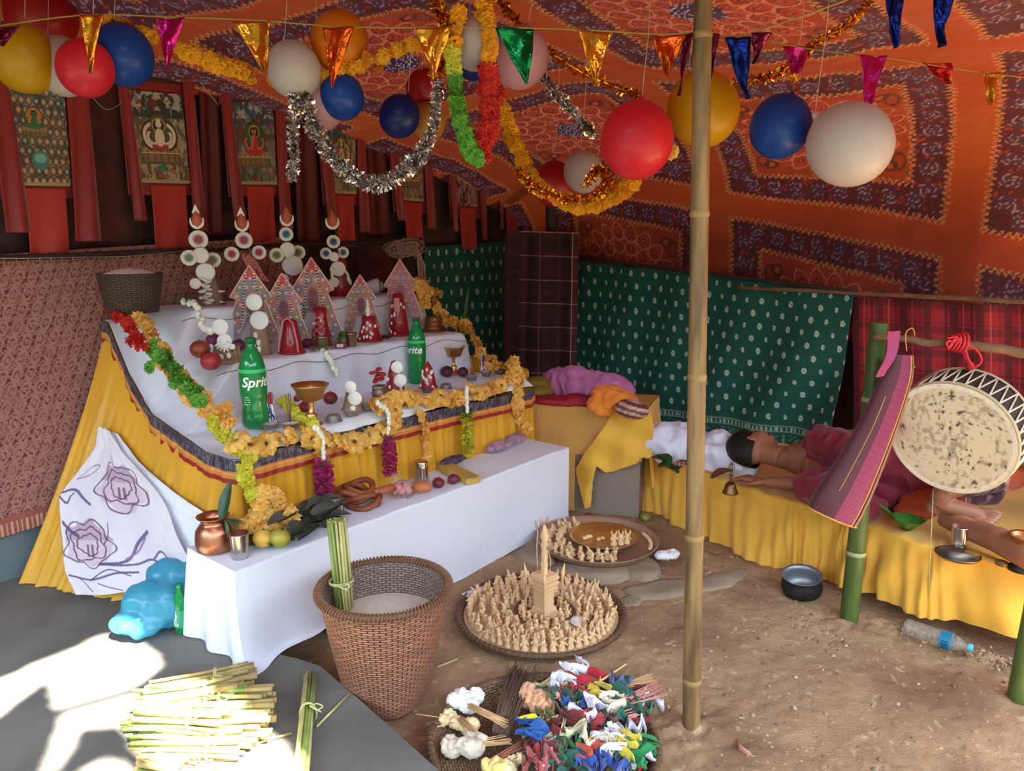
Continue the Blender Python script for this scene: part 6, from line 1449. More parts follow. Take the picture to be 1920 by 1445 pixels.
# reeds
REEDC = [mat('reed_green', (138,158,76), .5, var=.3, vscale=20, stretch=(1,1,.2)), mat('reed_pale', (196,186,120), .5, var=.25, vscale=20, stretch=(1,1,.2)), mat('reed_straw', (178,152,96), .55, var=.3, vscale=20)]
def reeds(label, p0, p1, n, R_, r, bind=(.5,), butt=0, splay=0, name='reed_bundle', flat=1.0, partname='reed', uneven=.01, binding_r=.0022, up=(0,0,1)):
    p0 = Vector(p0); p1 = Vector(p1); d = (p1-p0); L_ = d.length; M = basis(d, p0, up); t = thing(name, label, 'bundle', p0)
    pts = [(0,0)]; k_ = 1
    while len(pts) < n:
        m_ = 6*k_
        for j in range(m_):
            if len(pts) < n: a = 2*PI*j/m_+k_*.4; pts.append((k_*2*r*math.cos(a), k_*2*r*math.sin(a)*flat))
        k_ += 1
    for (x, y) in pts:
        z0 = random.uniform(0, uneven); z1 = L_-random.uniform(0, uneven); f = 1+splay
        q0 = M @ Vector((x*f+random.gauss(0,r*.3), y*f+random.gauss(0,r*.3), z0)); q1 = M @ Vector((x, y, L_*.5)); q2 = M @ Vector((x*f+random.gauss(0,r*.4), y*f+random.gauss(0,r*.4), z1)); rr = r*random.uniform(.75,1.1)
        MB().tube([q0, q1, q2], rr, 7).build(partname, random.choice(REEDC[:2] if random.random() < .93 else REEDC[2:]), t)
        if butt and random.random() < .8: dq = (q1-q0).normalized(); MB().tube([q0-dq*.004, q0+dq*.03, q0+dq*random.uniform(.05,.08)], [rr*1.25, rr*1.2, rr*1.02], 9).build('cut_end', REEDC[2], t)
    Rm = max(math.hypot(x, y) for x, y in pts)+r
    for b_ in bind:
        mb = MB()
        for q in range(2):
            c_ = [M @ Vector(((Rm+.002)*math.cos(a), (Rm+.002)*math.sin(a)*flat, L_*b_+.005*q)) for a in np.linspace(0, 2*PI, 25)]; mb.tube(c_, binding_r, 6, caps=False)
        k0 = M @ Vector((Rm*.7, -Rm*.7*flat, L_*b_)); mb.tube(smooth_path([k0, k0+Vector((.012,-.008,.012)), k0+Vector((.03,-.01,.004)), k0+Vector((.012,-.012,-.006)), k0+Vector((-.008,-.012,.008)), k0+Vector((.026,-.014,-.012))], 22), binding_r, 6); mb.build('binding', mat('reed_tie', (196,196,130), .6), t)
    return t
p0 = bb+Vector((at_z(645,1140,H_-.09)-bb)); p0.z = H_-.10; p1 = at_y(630,975,p0.y+.01)
reeds('upright bundle of cut green reeds tied with a strip, standing in the rice basket', p0, p1, 26, .024, .0052, bind=(.33,), name='reed_bundle', binding_r=.0026, uneven=.006)
reeds('slim bundle of long reeds lying on the slab between the heap and the basket', at_z(585,1264,.118), at_z(566,1462,.118), 12, .02, .0068, bind=(.42,), flat=.7, uneven=.015)
HP = [((480,1262),(270,1300),.13,'topmost reed bundle of the heap, its cut ends towards the basket',26,.024),((512,1310),(252,1312),.14,'second reed bundle of the heap with pale cut ends',30,.028),((516,1338),(232,1345),.125,'long reed bundle in the middle of the heap',32,.028),((510,1366),(248,1372),.13,'reed bundle below the long middle one',30,.028),((470,1396),(268,1396),.125,'short reed bundle at the front of the heap',26,.026),((430,1348),(250,1340),.17,'reed bundle lying on top of the others',26,.026),((455,1290),(262,1325),.165,'reed bundle resting on the back of the heap',24,.024)]
for (a, b, z, lb_, n_, r_) in HP: reeds(lb_, at_z(a[0], a[1], z), at_z(b[0], b[1], z), int(n_*.62), r_, .0076, bind=(.36,), butt=1, uneven=.035, splay=.25)
reeds('reed bundle cut by the bottom edge of the photograph', at_z(265,1432,.13), at_z(400,1462,.13), 16, .024, .0076, bind=(.6,), butt=1, uneven=.03)
for lb_, a, b in [('single pale reed lying from the heap towards the slim bundle', (490,1390),(548,1374)), ('thin dry stalk lying on the slab in front of the basket', (594,1362),(655,1300)), ('single pale reed in front of the heap', (372,1432),(402,1422)), ('short pale stick on the earth right of the basket', (820,1250),(858,1235))]:
    z = .106 if a[0] < 700 else .008; o = MB().tube([at_z(*a, z), at_z(*b, z)], .0035, 7).build('loose_reed', REEDC[1], None); tag(o, lb_, 'reed')

# ================================================================== front tray with cotton, sticks and cloth scraps
c3_ = at_z(1018,1400,.0); R3 = .335
tray3 = tray_round('woven tray at the bottom of the photograph with cotton, sticks and bright cloth scraps', Vector((c3_.x-.0, c3_.y-.03, 0)), R3, .05, .010)
zf = .03
def on3(px, py, z=zf): return at_z(px, py, z)
def fluff(name, label, cat, px, py, z, r, col, n=7, seed=0, vox=.0045, amp=.007, fr=48, flat=.5):
    rnd = random.Random(seed); q = on3(px, py, z); blobs = []
    for i in range(n): blobs.append(((q.x+rnd.gauss(0,r*.55), q.y+rnd.gauss(0,r*.45), q.z+r*flat*.4+abs(rnd.gauss(0,r*.12))), (r*rnd.uniform(.4,.7), r*rnd.uniform(.35,.6), r*flat*rnd.uniform(.5,.9)), (rnd.random(), rnd.random(), rnd.random()*3)))
    return bundle(name, label, cat, blobs, mat('%s_%s' % (name, '_'.join(map(str, col))), col, .9, sheen=.3), vox, amp, fr, seed)
fluff('cotton_wad', 'fluffy white cotton wad on the left of the front tray', 'cotton', 872,1322,.035,.045,(236,234,232),8,1,flat=.8)
fluff('cotton_wad', 'cream cotton wad below the white one in the front tray', 'cotton', 858,1358,.03,.036,(222,196,146),7,2); fluff('cotton_wad', 'beige cotton wad at the lower left rim of the front tray', 'cotton', 880,1405,.035,.048,(206,190,166),8,3); fluff('cotton_wad', 'yellow cotton wad at the bottom edge of the front tray', 'cotton', 930,1440,.035,.036,(230,206,120),7,4); fluff('cotton_wad', 'pale yellow cotton wad right of the yellow one at the bottom edge', 'cotton', 965,1442,.03,.030,(226,210,160),5,5)
fluff('dough_lump', 'lumpy orange-pink paste beside the dark twigs in the front tray', 'paste', 1016,1322,.045,.052,(220,164,124),9,6,amp=.008)
def sticks(label, a, b, n, w_, r, m, name='stick_bundle', z=.045, dz=.02, fan=1.6, cat='sticks', curve=.0):
    A_ = at_z(*a, z); B_ = at_z(*b, z+dz); d = (B_-A_); sd = Vector((-d.y, d.x, 0)).normalized(); t = thing(name, label, cat, A_)
    for i in range(n):
        u = random.uniform(-1,1); p = A_+sd*u*w_*.5+Vector((0,0,random.random()*.016)); q = B_+sd*(u*w_*.5*fan+random.gauss(0,.004))+Vector((0,0,random.random()*.016))+d*random.uniform(-.12,.08); mid = p.lerp(q,.5)+sd*curve*random.gauss(0,1)+Vector((0,0,.004))
        MB().tube([p, mid, q] if curve else [p, q], r, 5).build('stick', m, t)
    return t
M_tan = mat('tan_stick', (206,164,116), .6); M_pkst = mat('pink_stick', (206,140,130), .7); M_twig = mat('dark_twig', (104,80,66), .8)
sticks('bundle of thin dark twigs fanning to the back of the front tray', (938,1380),(985,1255), 60, .05, .0012, M_twig, 'twig_bundle', .035,.04, 2.0, 'twigs', .006)
sticks('tan sticks fixed in the white cotton wad', (878,1326),(950,1362), 18, .012, .0015, M_tan, z=.06, dz=-.01, fan=2.2); sticks('tan sticks fixed in the cream cotton wad', (862,1352),(905,1398), 12, .016, .0015, M_tan, z=.05, dz=-.005, fan=2)
sticks('tan sticks fixed in the beige cotton wad', (880,1400),(955,1390), 14, .016, .0016, M_tan, z=.055, dz=-.01, fan=2.6); sticks('reddish brown sticks crossing in the lower part of the front tray', (930,1432),(1000,1398), 16, .03, .0016, mat('reddish_stick', (160,96,76), .7), z=.04, dz=.0, fan=2)
sticks('fan of pink incense sticks pointing right over the rim of the front tray', (1150,1330),(1238,1296), 26, .03, .0019, M_pkst, z=.07, dz=.02, fan=2.3); sticks('second lower fan of pink incense sticks over the rim of the front tray', (1140,1350),(1190,1340), 12, .03, .0019, M_pkst, z=.07, dz=.0, fan=1.6); sticks('fan of beige sticks behind the pink ones', (1150,1292),(1225,1276), 12, .02, .0016, M_tan, z=.08, dz=.01, fan=2)
o = MB().tube([at_z(1102,1292,.09), at_z(1175,1244,.12)], .0032, 7).build('long_stick', mat('pale_stick', (232,206,160), .6), None); tag(o, 'long pale stick sloping up across the red cloth scrap', 'stick')
o = MB().tube([at_z(820,1362,.075), at_z(850,1355,.06)], .0022, 6).build('loose_stick', M_tan, None); tag(o, 'loose tan stick poking over the left rim of the front tray', 'stick')
o = MB().tube([at_z(780,1338,.06), at_z(835,1346,.06)], .0014, 6).build('loose_stick', M_tan, None); tag(o, 'thin tan stalk sticking out left beyond the front tray rim', 'stick')
# cloth scraps: crumpled ribbons
def scrap(label, px, py, z, L_, W_, ang, col, seed, name='cloth_scrap', stripes=None):
    rnd = random.Random(seed); q = at_z(px, py, z); nu, nv = 46, 14; U, V = np.meshgrid(np.linspace(-.5,.5,nu), np.linspace(-.5,.5,nv), indexing='ij')
    x = U*L_; y = V*W_*.75*(1+.5*np.sin(U*9+seed)); zz = .008*np.sin(U*16+seed)+.010*np.sin(V*7+U*8+seed*2)+.010*fbm(U*7+seed, V*6, seed, 3); y = y+.026*np.sin(U*13+seed*1.7)+.010*np.sin(U*29+seed); ca, sa = math.cos(ang), math.sin(ang)
    P = np.stack([q.x+x*ca-y*sa, q.y+x*sa+y*ca, q.z+.014+zz+.012*(1-4*U*U)], -1)
    if stripes is None: o = npgrid(name, P, mat('scrap_%d_%d_%d' % col, col, .75, sheen=.3), thick=.0012)
    else:
        c = np.broadcast_to(L3(*col), U.shape+(3,)).copy()
        for i, s_ in enumerate(stripes): c = mixc(c, L3(*s_), (U > -.5+(i+1)/(len(stripes)+1)))
        o = npgrid(name, P, M_vc, c, thick=.0012)
    return tag(o, label, 'cloth')
WHT,RED,GRN,BLU,YEL,OLV,DGR,BRN = (222,220,228),(176,30,40),(20,110,62),(40,74,150),(216,190,60),(106,100,52),(30,84,66),(110,34,34)
SCR = [('white knotted string-like scrap at the back of the front tray',1075,1268,.07,.16,.05,.9,WHT),('second white scrap under the knotted one',1060,1285,.06,.12,.05,.4,WHT),('bright red scrap under the long pale stick',1100,1285,.07,.17,.06,.5,RED),('second red scrap at the left end of the red one',1075,1305,.06,.12,.05,.3,(196,50,56)),
 ('yellow scrap beside the red one',1118,1300,.075,.09,.035,.7,YEL),('blue-grey scrap topmost at the right of the heap',1160,1285,.085,.08,.05,.2,(86,104,140)),('dark green scrap hanging at the right of the heap',1158,1305,.075,.14,.06,1.4,DGR),('white and green scrap in the middle of the heap',1115,1338,.075,.16,.06,.5,WHT),('olive leaf-like scrap under the orange paste',1045,1342,.05,.14,.06,.3,OLV),
 ('green scrap right of the orange paste',1078,1325,.06,.10,.05,.2,DGR),('olive brown wrapped packet scrap at the centre left',1020,1372,.05,.15,.08,.2,OLV),('cream scrap curled at the right of the heap',1145,1325,.08,.10,.03,1.6,(222,206,176)),('maroon scrap crossing the middle of the heap',1075,1358,.07,.17,.05,.3,BRN),('red scrap right of the maroon one',1120,1362,.07,.14,.05,-.2,(160,46,50)),
 ('dark green scrap at the right of the maroon one',1160,1362,.07,.12,.05,-.4,DGR),('pale yellow-green scrap at the lower middle',1090,1388,.075,.15,.05,-.5,(206,206,150)),('green scrap at the lower left of the bright heap',1072,1405,.06,.10,.06,.3,(24,120,60)),('white curled scrap in the lower middle',1145,1390,.09,.12,.03,.6,WHT),('second white curled scrap with loops',1155,1405,.085,.10,.025,1.4,(230,226,232)),
 ('white scrap at the right end of the heap',1185,1378,.08,.09,.04,.1,WHT),('bright green scrap at the lower right rim',1195,1415,.07,.15,.07,1.3,(20,120,60)),('blue scrap at the bottom edge',1115,1438,.07,.12,.05,.2,BLU),('second blue scrap at the bottom edge right of the first',1145,1440,.07,.10,.05,-.3,(50,80,160)),('orange red scrap in the lower middle',1108,1415,.075,.10,.04,.9,(200,80,50)),
 ('yellow scrap at the lower right',1175,1400,.09,.10,.02,1.0,YEL),('dark red scrap at the left flank of the bright heap',1052,1392,.06,.14,.05,1.3,(120,30,36)),('pinkish scrap at the bottom of the tray',1030,1430,.05,.12,.06,.3,(176,90,90)),('red scrap at the bottom edge of the tray',1010,1438,.045,.10,.05,-.2,(170,60,60)),('cream scrap along the lower heap',1110,1395,.09,.16,.025,-.6,(226,214,180))]
for i, (lb_, x, y, z, L_, W_, a_, c_) in enumerate(SCR): scrap(lb_, x, y, z, L_*.95, W_*.95, a_, c_, i+1)
scrap('small blue and yellow flag scrap on the olive packet', 995,1372,.085,.08,.055,1.45,(40,84,150),77,'flag_scrap',stripes=[(40,84,150),(40,84,150),(222,200,40)])
# heap body beneath the scraps: crumpled strips
for i in range(46):
    x, y = random.uniform(1030,1200), random.uniform(1300,1440); c_ = random.choice([WHT,WHT,RED,GRN,BLU,(206,206,150),OLV,DGR,BRN,DGR]); scrap('crumpled cloth scrap buried in the bright heap on the front tray', x, y, random.uniform(.03,.055), .15, .035, random.uniform(-1,2), c_, 100+i)['group'] = 'buried cloth scraps on the front tray'

# ================================================================== blue bag and bottle on the slab
q = at_z(285,1190,.1)
bg = thing('plastic_bag', 'crumpled light blue plastic bag standing on the slab by the altar', 'bag', q)
mb = MB(); mb.ell((q.x,q.y+.04,q.z+.10), (.125,.085,.085)); mb.ell((q.x+.035,q.y+.13,q.z+.16), (.11,.07,.075)); mb.ell((q.x-.04,q.y-.0,q.z+.055), (.105,.085,.055)); mb.ell((q.x+.02,q.y+.05,q.z+.055), (.09,.07,.055))
def bagd(co):
    out = bagdisp(3,.018,11)(co)+bagdisp(9,.003,22)(co); return out
o = fuse('bag_film', mb, mat('blue_film', (92,184,212), .25, trans=.5, coat=.3, bump=.3, bscale=20, bdist=.01), bg, .009, 3, disp=bagd)
q = at_z(345,1182,.1)
t = thing('soda_bottle', 'small green soda bottle half hidden between the blue bag and the white bench', 'bottle', Vector((q.x,q.y-.01,.1)))
MB().lathe([(.018,0),(.026,.006),(.026,.10),(.020,.14),(.010,.17),(.010,.19)], 24, cap0=True, cap1=True).build('bottle_body', mat('green_plastic', (26,150,78)), t, world=False); MB().lathe([(.0268,.03),(.0268,.095)], 24).build('wrapper', mat('pale_green_wrapper', (60,150,110), .4), t, world=False)
v, f = text_mesh('Sprite', .026, .0006, .25); MB().add([((.0272)*math.cos(-1.9-y/.0268*0+(y-.01)/.0268), (.0272)*math.sin(-1.9+(y-.01)/.0268), .032+x) for x, y, z in v], f).build('brand_lettering', mat('white_ink', (236,244,238)), t, world=False, smooth=False)
# ================================================================== seating platform on the right
BT = .325
fp = [(1165,958),(1230,972),(1330,1020),(1450,1070),(1530,1090),(1580,1118),(1700,1175),(1895,1222)]
fw = [at_z(x, y, 0) for x, y in fp]; dlast = (fw[-1]-fw[-2]).normalized(); fw.append(fw[-1]+dlast*1.4)
front = smooth_path(fw, 420)
plat = thing('seating_platform', 'long low platform wholly covered by a mustard yellow cloth along the right wall', 'bench', F(2.3,-2.2,0))
KD = F(1,0,0)-F(0,0,0); ND = F(0,1,0)-F(0,0,0)
nu = len(front); prof_v = [(0,0)]*0
G = []
for i, p in enumerate(front):
    u = i/(nu-1); pv = max(0, min(1, (i-330)/40)); tan = (front[min(i+1,nu-1)]-front[max(i-1,0)]).normalized(); inn = Vector((-tan.y, tan.x, 0)); inn = inn if inn.dot(KD) > 0 else -inn
    row = []; zb = .008+.05*max(0, min(1, (u-.55)/.12)); arc = u*14
    top = BT-.03*max(0,1-u/.15)
    for v in np.linspace(0, 1, 40):
        z = zb+(top-zb)*v; fold = (.016*math.sin(arc*7+math.sin(arc*2)*3+v*1.5)+.008*math.sin(arc*17+v*4))*(1-v)**.8+.010*math.sin(arc*3.1+v*5)*(1-v); dgl = .014*math.sin((arc*5.5-v*5.5))*v*(1-v)*3*(u > .3)
        row.append(p+inn*(.02+.05*v**1.3-fold-dgl)+Vector((0,0,z)))
    q0 = p+inn*.07
    for j, w_ in enumerate([.012,.03,.08,.15,.3,.5,.8,1.0]):
        e = KN(q0)[0]; k_end = WK-.03; lenk = (k_end-e); q = q0+KD*(lenk*w_) if j > 1 else q0+inn*w_
        row.append(Vector((q.x, q.y, top+.004+.003*math.sin(arc*9+w_*20)*(w_ < .7))))
    G.append(row)
P = np.array([[tuple(c) for c in r] for r in G]); npgrid('platform_cloth', P, M_mustard, parent=plat)
mb = MB(); mb.box((.72,4.2,.26), (2.62,-2.95,.14)); mb.v = [tuple(F(*v)) for v in mb.v]; mb.build('platform_base', M_wood, plat, smooth=False)

# ------------------------------------------------ draped table between altar and platform
TB = .60
TA = Vector((.12,4.07,0)); TU = Vector((math.cos(math.radians(-20)), math.sin(math.radians(-20)), 0)); TV = Vector((-TU.y, TU.x, 0))
def TF(a, b, z): return TA+TU*a+TV*b+Vector((0,0,z))
def at_front(px, py, b):
    d = ray(px, py); return CAM+d*((TV.dot(TA)+b-TV.dot(CAM))/TV.dot(d))
tb = thing('draped_table', 'square table covered with a dull mustard cloth to the right of the altar', 'table', TF(.2,.2,0))
M_tan2 = mat('dull_mustard_cloth', (196,144,74), .75, bump=.4, bscale=8, bdist=.01)
TL_, TD_ = .62, .44
def sheet_tf(fn, nu, nv, name, m, keepf=None):
    U, V = np.meshgrid(np.linspace(0,1,nu), np.linspace(0,1,nv), indexing='ij'); a, b, z = fn(U, V); P = np.stack([TA.x+TU.x*a+TV.x*b, TA.y+TU.y*a+TV.y*b, z+0*a], -1); keep = None
    if keepf is not None:
        Pc = (P[:-1,:-1]+P[1:,1:])/2; keep = keepf((a[:-1,:-1]+a[1:,1:])/2, Pc[...,2])
    return npgrid(name, P, m, None, keep, tb, thick=.002)
def fbx(U, V):
    s_ = V*(TB+TD_); f_ = s_ < TB; a = -.25+(TL_+.25)*U; z = np.where(f_, .012+s_, TB+.012); b = np.where(f_, 0, s_-TB)
    b = b-f_*(.014*np.sin(a*34+np.sin(a*9))*(1-s_/TB)+.012*np.sin(a*13)*(1-s_/TB)); return a, b-.012*f_, z
sheet_tf(fbx, 160, 100, 'tablecloth', M_tan2, lambda a, z: ~((a > .25) & (z < .34)))
sheet_tf(lambda U, V: (TL_+.006+.05*V+.012*np.sin(U*16)*V, -.01+TD_*U, TB+.012-.42*V), 50, 40, 'tablecloth_side', M_mustard)
mb = MB().box((TL_+.22, TD_-.02, TB-.012), ((TL_-.25)/2+.0, TD_/2, (TB-.012)/2+.004)); mb.v = [tuple(TF(*v)) for v in mb.v]; mb.build('table_box', mat('grey_board', (140,122,108), .8), tb, smooth=False)
poly = [(1152,764),(1190,758),(1214,762),(1222,780),(1226,800),(1222,830),(1222,860),(1200,858),(1196,868),(1150,884),(1136,886),(1118,874),(1112,900),(1108,950),(1096,954),(1084,905),(1079,880),(1095,850),(1118,820),(1136,795)]
gx = np.linspace(1070,1230,110); gy = np.linspace(754,958,140); Pp = np.zeros((110,140,3))
for i in range(110):
    for j in range(140):
        b_ = -.035-.020*math.sin(gx[i]*.11+gy[j]*.02)*((gy[j]-750)/200)-.008*math.sin(gx[i]*.05-gy[j]*.09); p = at_front(gx[i], gy[j], b_)
        if p.z > TB+.018: p = at_z(gx[i], gy[j], TB+.018)
        Pp[i,j] = p
cxg, cyg = np.meshgrid((gx[:-1]+gx[1:])/2, (gy[:-1]+gy[1:])/2, indexing='ij')
tag(npgrid('yellow_cloth', Pp, M_mustard, keep=inpoly(cxg, cyg, poly), thick=.003), 'lighter yellow cloth hung over the right front corner of the draped table', 'cloth')
# clothes heaped on the table
def tz(px, py, z=TB+.03): return at_z(px, py, z)
q = tz(1005,738); bundle('folded_cloth', 'folded olive yellow cloth at the left end of the draped table', 'cloth', [((q.x,q.y,TB+.05),(.13,.10,.035),(0,0,UA)),((q.x,q.y+.05,TB+.09),(.10,.08,.025),(0,0,UA))], mat('olive_cloth', (136,116,40), .8), .01, .006, 10)
q = tz(1095,738); M_pinkc = mat('pink_cloth', (196,112,160), .8, sheen=.2, var=.25, vscale=20)
bundle('pink_bundle', 'crumpled pink cloth heaped in the middle of the draped table', 'cloth', [((q.x-.06,q.y+.10,TB+.07),(.17,.11,.085),(0,0,-.2)),((q.x+.13,q.y+.05,TB+.06),(.16,.10,.065),(0,.15,-.4))], M_pinkc, .008, .022, 11, 3, (1,1,.5))
q = tz(1050,752); bundle('red_cloth', 'flat deep red cloth lying along the front edge of the draped table', 'cloth', [((q.x-.0,q.y+.03,TB+.028),(.20,.08,.022),(0,0,-.35)),((q.x+.10,q.y+.01,TB+.035),(.10,.07,.030),(0,0,-.35))], mat('deep_red_cloth', (158,28,44), .7), .008, .006, 12, 4)
q = tz(1150,765); bundle('orange_bundle', 'orange cloth draped over the striped cloth on the draped table', 'cloth', [((q.x+.02,q.y+.04,TB+.065),(.13,.09,.055),(0,.35,-.4)),((q.x-.06,q.y+.0,TB+.045),(.07,.05,.045),(0,0,-.6))], mat('orange_cloth', (222,126,34), .7, sheen=.2), .008, .016, 13, 7, (1,1,.6))
q = tz(1186,775); o = bundle('striped_bundle', 'maroon and beige striped cloth end at the right corner of the draped table', 'cloth', [((q.x,q.y+.03,TB+.045),(.085,.07,.045),(0,.1,-.3))], M_vc, .007, .006, 16, 9)
ca = o.data.color_attributes.new('Col', 'FLOAT_COLOR', 'POINT')
for i, v in enumerate(o.data.vertices):
    s_ = (v.co.z+v.co.x*.25)*100; ca.data[i].color = (*lin((186,160,140) if (s_ % 3.2) < 1.5 else (110,50,56)), 1)
# clear bottle leaning at the table foot
q = at_z(1148,952,0.0); t = thing('plastic_bottle', 'empty clear plastic bottle with red cap leaning by the draped table', 'bottle', q)
M_clear = mat('clear_pet', (225,222,214), .08, glass=.6, ior=1.2, alpha=.35, coat=.5)
Mx = rotM(-.02, .20, 0)
MB().lathe([(.0,.012),(.022,.004),(.038,.0),(.046,.02),(.047,.07),(.044,.10),(.047,.13),(.047,.20),(.040,.25),(.022,.295),(.015,.31),(.015,.325)], 30, M=Mx).build('bottle_body', M_clear, t, world=False)
MB().lathe([(.0185,.322),(.0185,.345),(0,.346)], 20, M=Mx).build('cap', mat('brick_cap', (150,60,40), .5), t, world=False)
q = at_z(1068,948,.0); mb = MB()
for i in range(7): leaf_mesh(mb, .09, .05, Matrix.Translation(q+Vector((random.uniform(-.02,.02),.02,.01+.012*i)))@rotM(random.uniform(-.3,.4),0,random.uniform(-1.5,1.5)), .3, .3)
tag(mb.build('green_leaves', M_leafl, None), 'few green leaves on the earth between the white bench and the draped table', 'leaves')
# ------------------------------------------------ things on the platform
def pz(px, py, z=BT+.006): return at_z(px, py, z)
q = pz(1290,880); M_wcl = mat('white_bundle_cloth', (214,212,226), .8, sheen=.2)
bundle('white_bundle', 'white cloth bundle used as a pillow behind the bamboo post', 'cloth', [((q.x-.03,q.y+.16,BT+.10),(.20,.13,.10),(0,0,-.3)),((q.x+.17,q.y+.02,BT+.095),(.17,.12,.095),(0,0,-.5)),((q.x+.26,q.y-.08,BT+.05),(.07,.06,.06))], M_wcl, .009, .020, 8, 2, (1,1,.6))
q = pz(1388,852, BT+.12); t = bundle('patterned_cloth', 'grey brown patterned cloth edge beside the white bundle', 'cloth', [((q.x-.0,q.y+.06,BT+.13),(.045,.06,.09),(0,0,-.3))], mat('grey_brown_print', (128,104,88), .8, var=.6, vscale=60), .008, .006, 20)
q = pz(1262,890); mb = MB()
for i in range(6): leaf_mesh(mb, .10, .06, Matrix.Translation(q+Vector((random.uniform(-.03,.03),random.uniform(-.02,.03),.012+.010*i)))@rotM(random.uniform(.1,.6),0,random.uniform(-2,2)), .1, .4)
lp_ = tag(mb.build('leaf_parcel', M_leaf, None), 'dark green leaf cup with pinkish food left of the bamboo post on the platform', 'leaves'); mb = MB()
for i in range(9): mb.ell((q.x+.035+random.gauss(0,.014), q.y+.01+random.gauss(0,.012), q.z+.055), .011, seg=8, rings=6)
mb.build('pink_food', mat('pink_food', (150,96,84), .7), lp_)
q = pz(1352,900); mb = MB(); leaf_mesh(mb, .13, .07, Matrix.Translation(q+Vector((-.05,0,.01)))@rotM(.25,0,-1.3), .0, .3); tag(mb.build('dry_leaf', mat('brown_leaf', (96,56,34), .6), None), 'folded brown leaf lying behind the brass bell', 'leaf')
q = pz(1369,925); t = thing('brass_bell', 'bronze hand bell with ringed handle standing on the platform', 'bell', q)
MB().lathe([(0,.004),(.028,.0),(.036,.002),(.037,.006),(.031,.016),(.026,.035),(.022,.048),(.012,.056),(.006,.058)], 32).build('bell_body', M_bronze, t, world=False)
mb = MB().lathe([(.006,.056),(.010,.062),(.006,.068),(.009,.074),(.006,.08),(.006,.09),(.010,.094),(.006,.098),(.007,.108),(.0,.112)], 16); 
for a in range(4): mb.tube([(0,0,.108),(.013*math.cos(a*PI/2),.013*math.sin(a*PI/2),.12),(.011*math.cos(a*PI/2),.011*math.sin(a*PI/2),.138),(0,0,.15)], .0022, 6)
mb.build('handle', M_bronze, t, world=False)
q = pz(1400,903); t = thing('brass_sceptre', 'small brass double-ended sceptre lying right of the bell', 'ornament', q+Vector((0,0,.006)), -.1); mb = MB()
for s_ in (-1, 1): mb.ell((s_*.035,0,.008), (.018,.012,.011), seg=12, rings=8)
mb.tube([(-.03,0,.008),(.03,0,.008)], .006, 10).ell((0,0,.008), .009, seg=12, rings=8); mb.build('sceptre_body', mat('bright_brass', (190,150,84), .35, 1), t, world=False)
q = pz(1705,1000); mb = MB()
for i in range(8):
    a = i*2*PI/8; leaf_mesh(mb, .085, .075, Matrix.Translation(q+Vector((0,.02,.006)))@rotM(.42,0,a+.3), -.25, .25)
leaf_mesh(mb, .11, .05, Matrix.Translation(q+Vector((-.03,.04,.03)))@rotM(.6,0,1.2), -.1, .3)
tag(mb.build('leaf_bowl', mat('fresh_leaf', (60,118,44), .3, bump=.4, bscale=30, var=.35, vscale=18), None), 'bright green leaf bowl on the platform right of the green post', 'bowl')
tumbler('steel tumbler on the platform by the bare foot', pz(1797,1026), .086, .031); q = pz(1795,1043); t = thing('steel_plate', 'round steel plate at the edge of the platform in front of the tumbler', 'plate', q)
MB().lathe([(0,.002),(.065,.002),(.072,.010),(.078,.012),(.078,.010),(.070,.0),(0,0)], 40).build('plate_body', mat('worn_steel', (160,150,140), .3, 1, var=.2, vscale=20), t, world=False)
a, b = pz(1815,1032,BT+.012), pz(1912,1068,BT+.012); t = thing('wooden_board', 'flat yellowish wooden slat with a peg lying right of the steel plate', 'board', (a+b)/2); d = b-a
MB().box((d.length,.035,.012), M=basis((0,0,1), (a+b)/2, d), bev=.002).build('slat', mat('yellow_wood', (196,150,70), .6, bump=.3, bscale=60, var=.3, vscale=20), t, smooth=False); MB().box((.03,.03,.02), M=basis((0,0,1), a.lerp(b,.62)+Vector((0,-.012,.002)), d), bev=.003).build('peg', M_wood, t)
q = pz(1925,1075); t = thing('oil_lamp', 'brass oil lamp bowl on a black stand at the right edge', 'lamp', Vector((q.x-.0,q.y+.03,BT+.006)))
MB().lathe([(0,0),(.045,0),(.046,.01),(.018,.03),(.014,.07),(.02,.085),(0,.086)], 24).build('stand', mat('black_stand', (24,20,18), .5), t, world=False); MB().lathe([(0,.084),(.022,.085),(.032,.10),(.046,.128),(.052,.134),(.044,.130),(.028,.105),(0,.10)], 30).build('lamp_bowl', M_brass, t, world=False)
# blackened pot on the floor
q = at_z(1503,1116,0); t = thing('cooking_pot', 'soot-black cooking pot with bright inside standing tilted on the earth before the platform', 'pot', Vector((q.x,q.y,0))); Mt = Matrix.Translation((0,0,.004))@rotM(.12,-.10,0)
MB().lathe([(0,0),(.055,.002),(.078,.018),(.085,.045),(.080,.072),(.074,.084),(.082,.096)], 40, M=Mt).build('pot_body', mat('soot', (34,34,36), .55, .2, bump=.5, bscale=40, var=.4, vscale=20), t, world=False); MB().lathe([(.083,.096),(.084,.099),(.077,.094),(.070,.082),(.076,.06),(.074,.03),(.05,.010),(0,.008)], 40, M=Mt).build('pot_inside', mat('grey_aluminium', (150,154,158), .45, .7, var=.2, vscale=20), t, world=False)
MB().tube([(-.02,-.078,.066),(-.012,-.090,.050),(.0,-.092,.044),(.012,-.090,.052)], .003, 6, M=Mt).build('handle', MC['soot'], t, world=False)
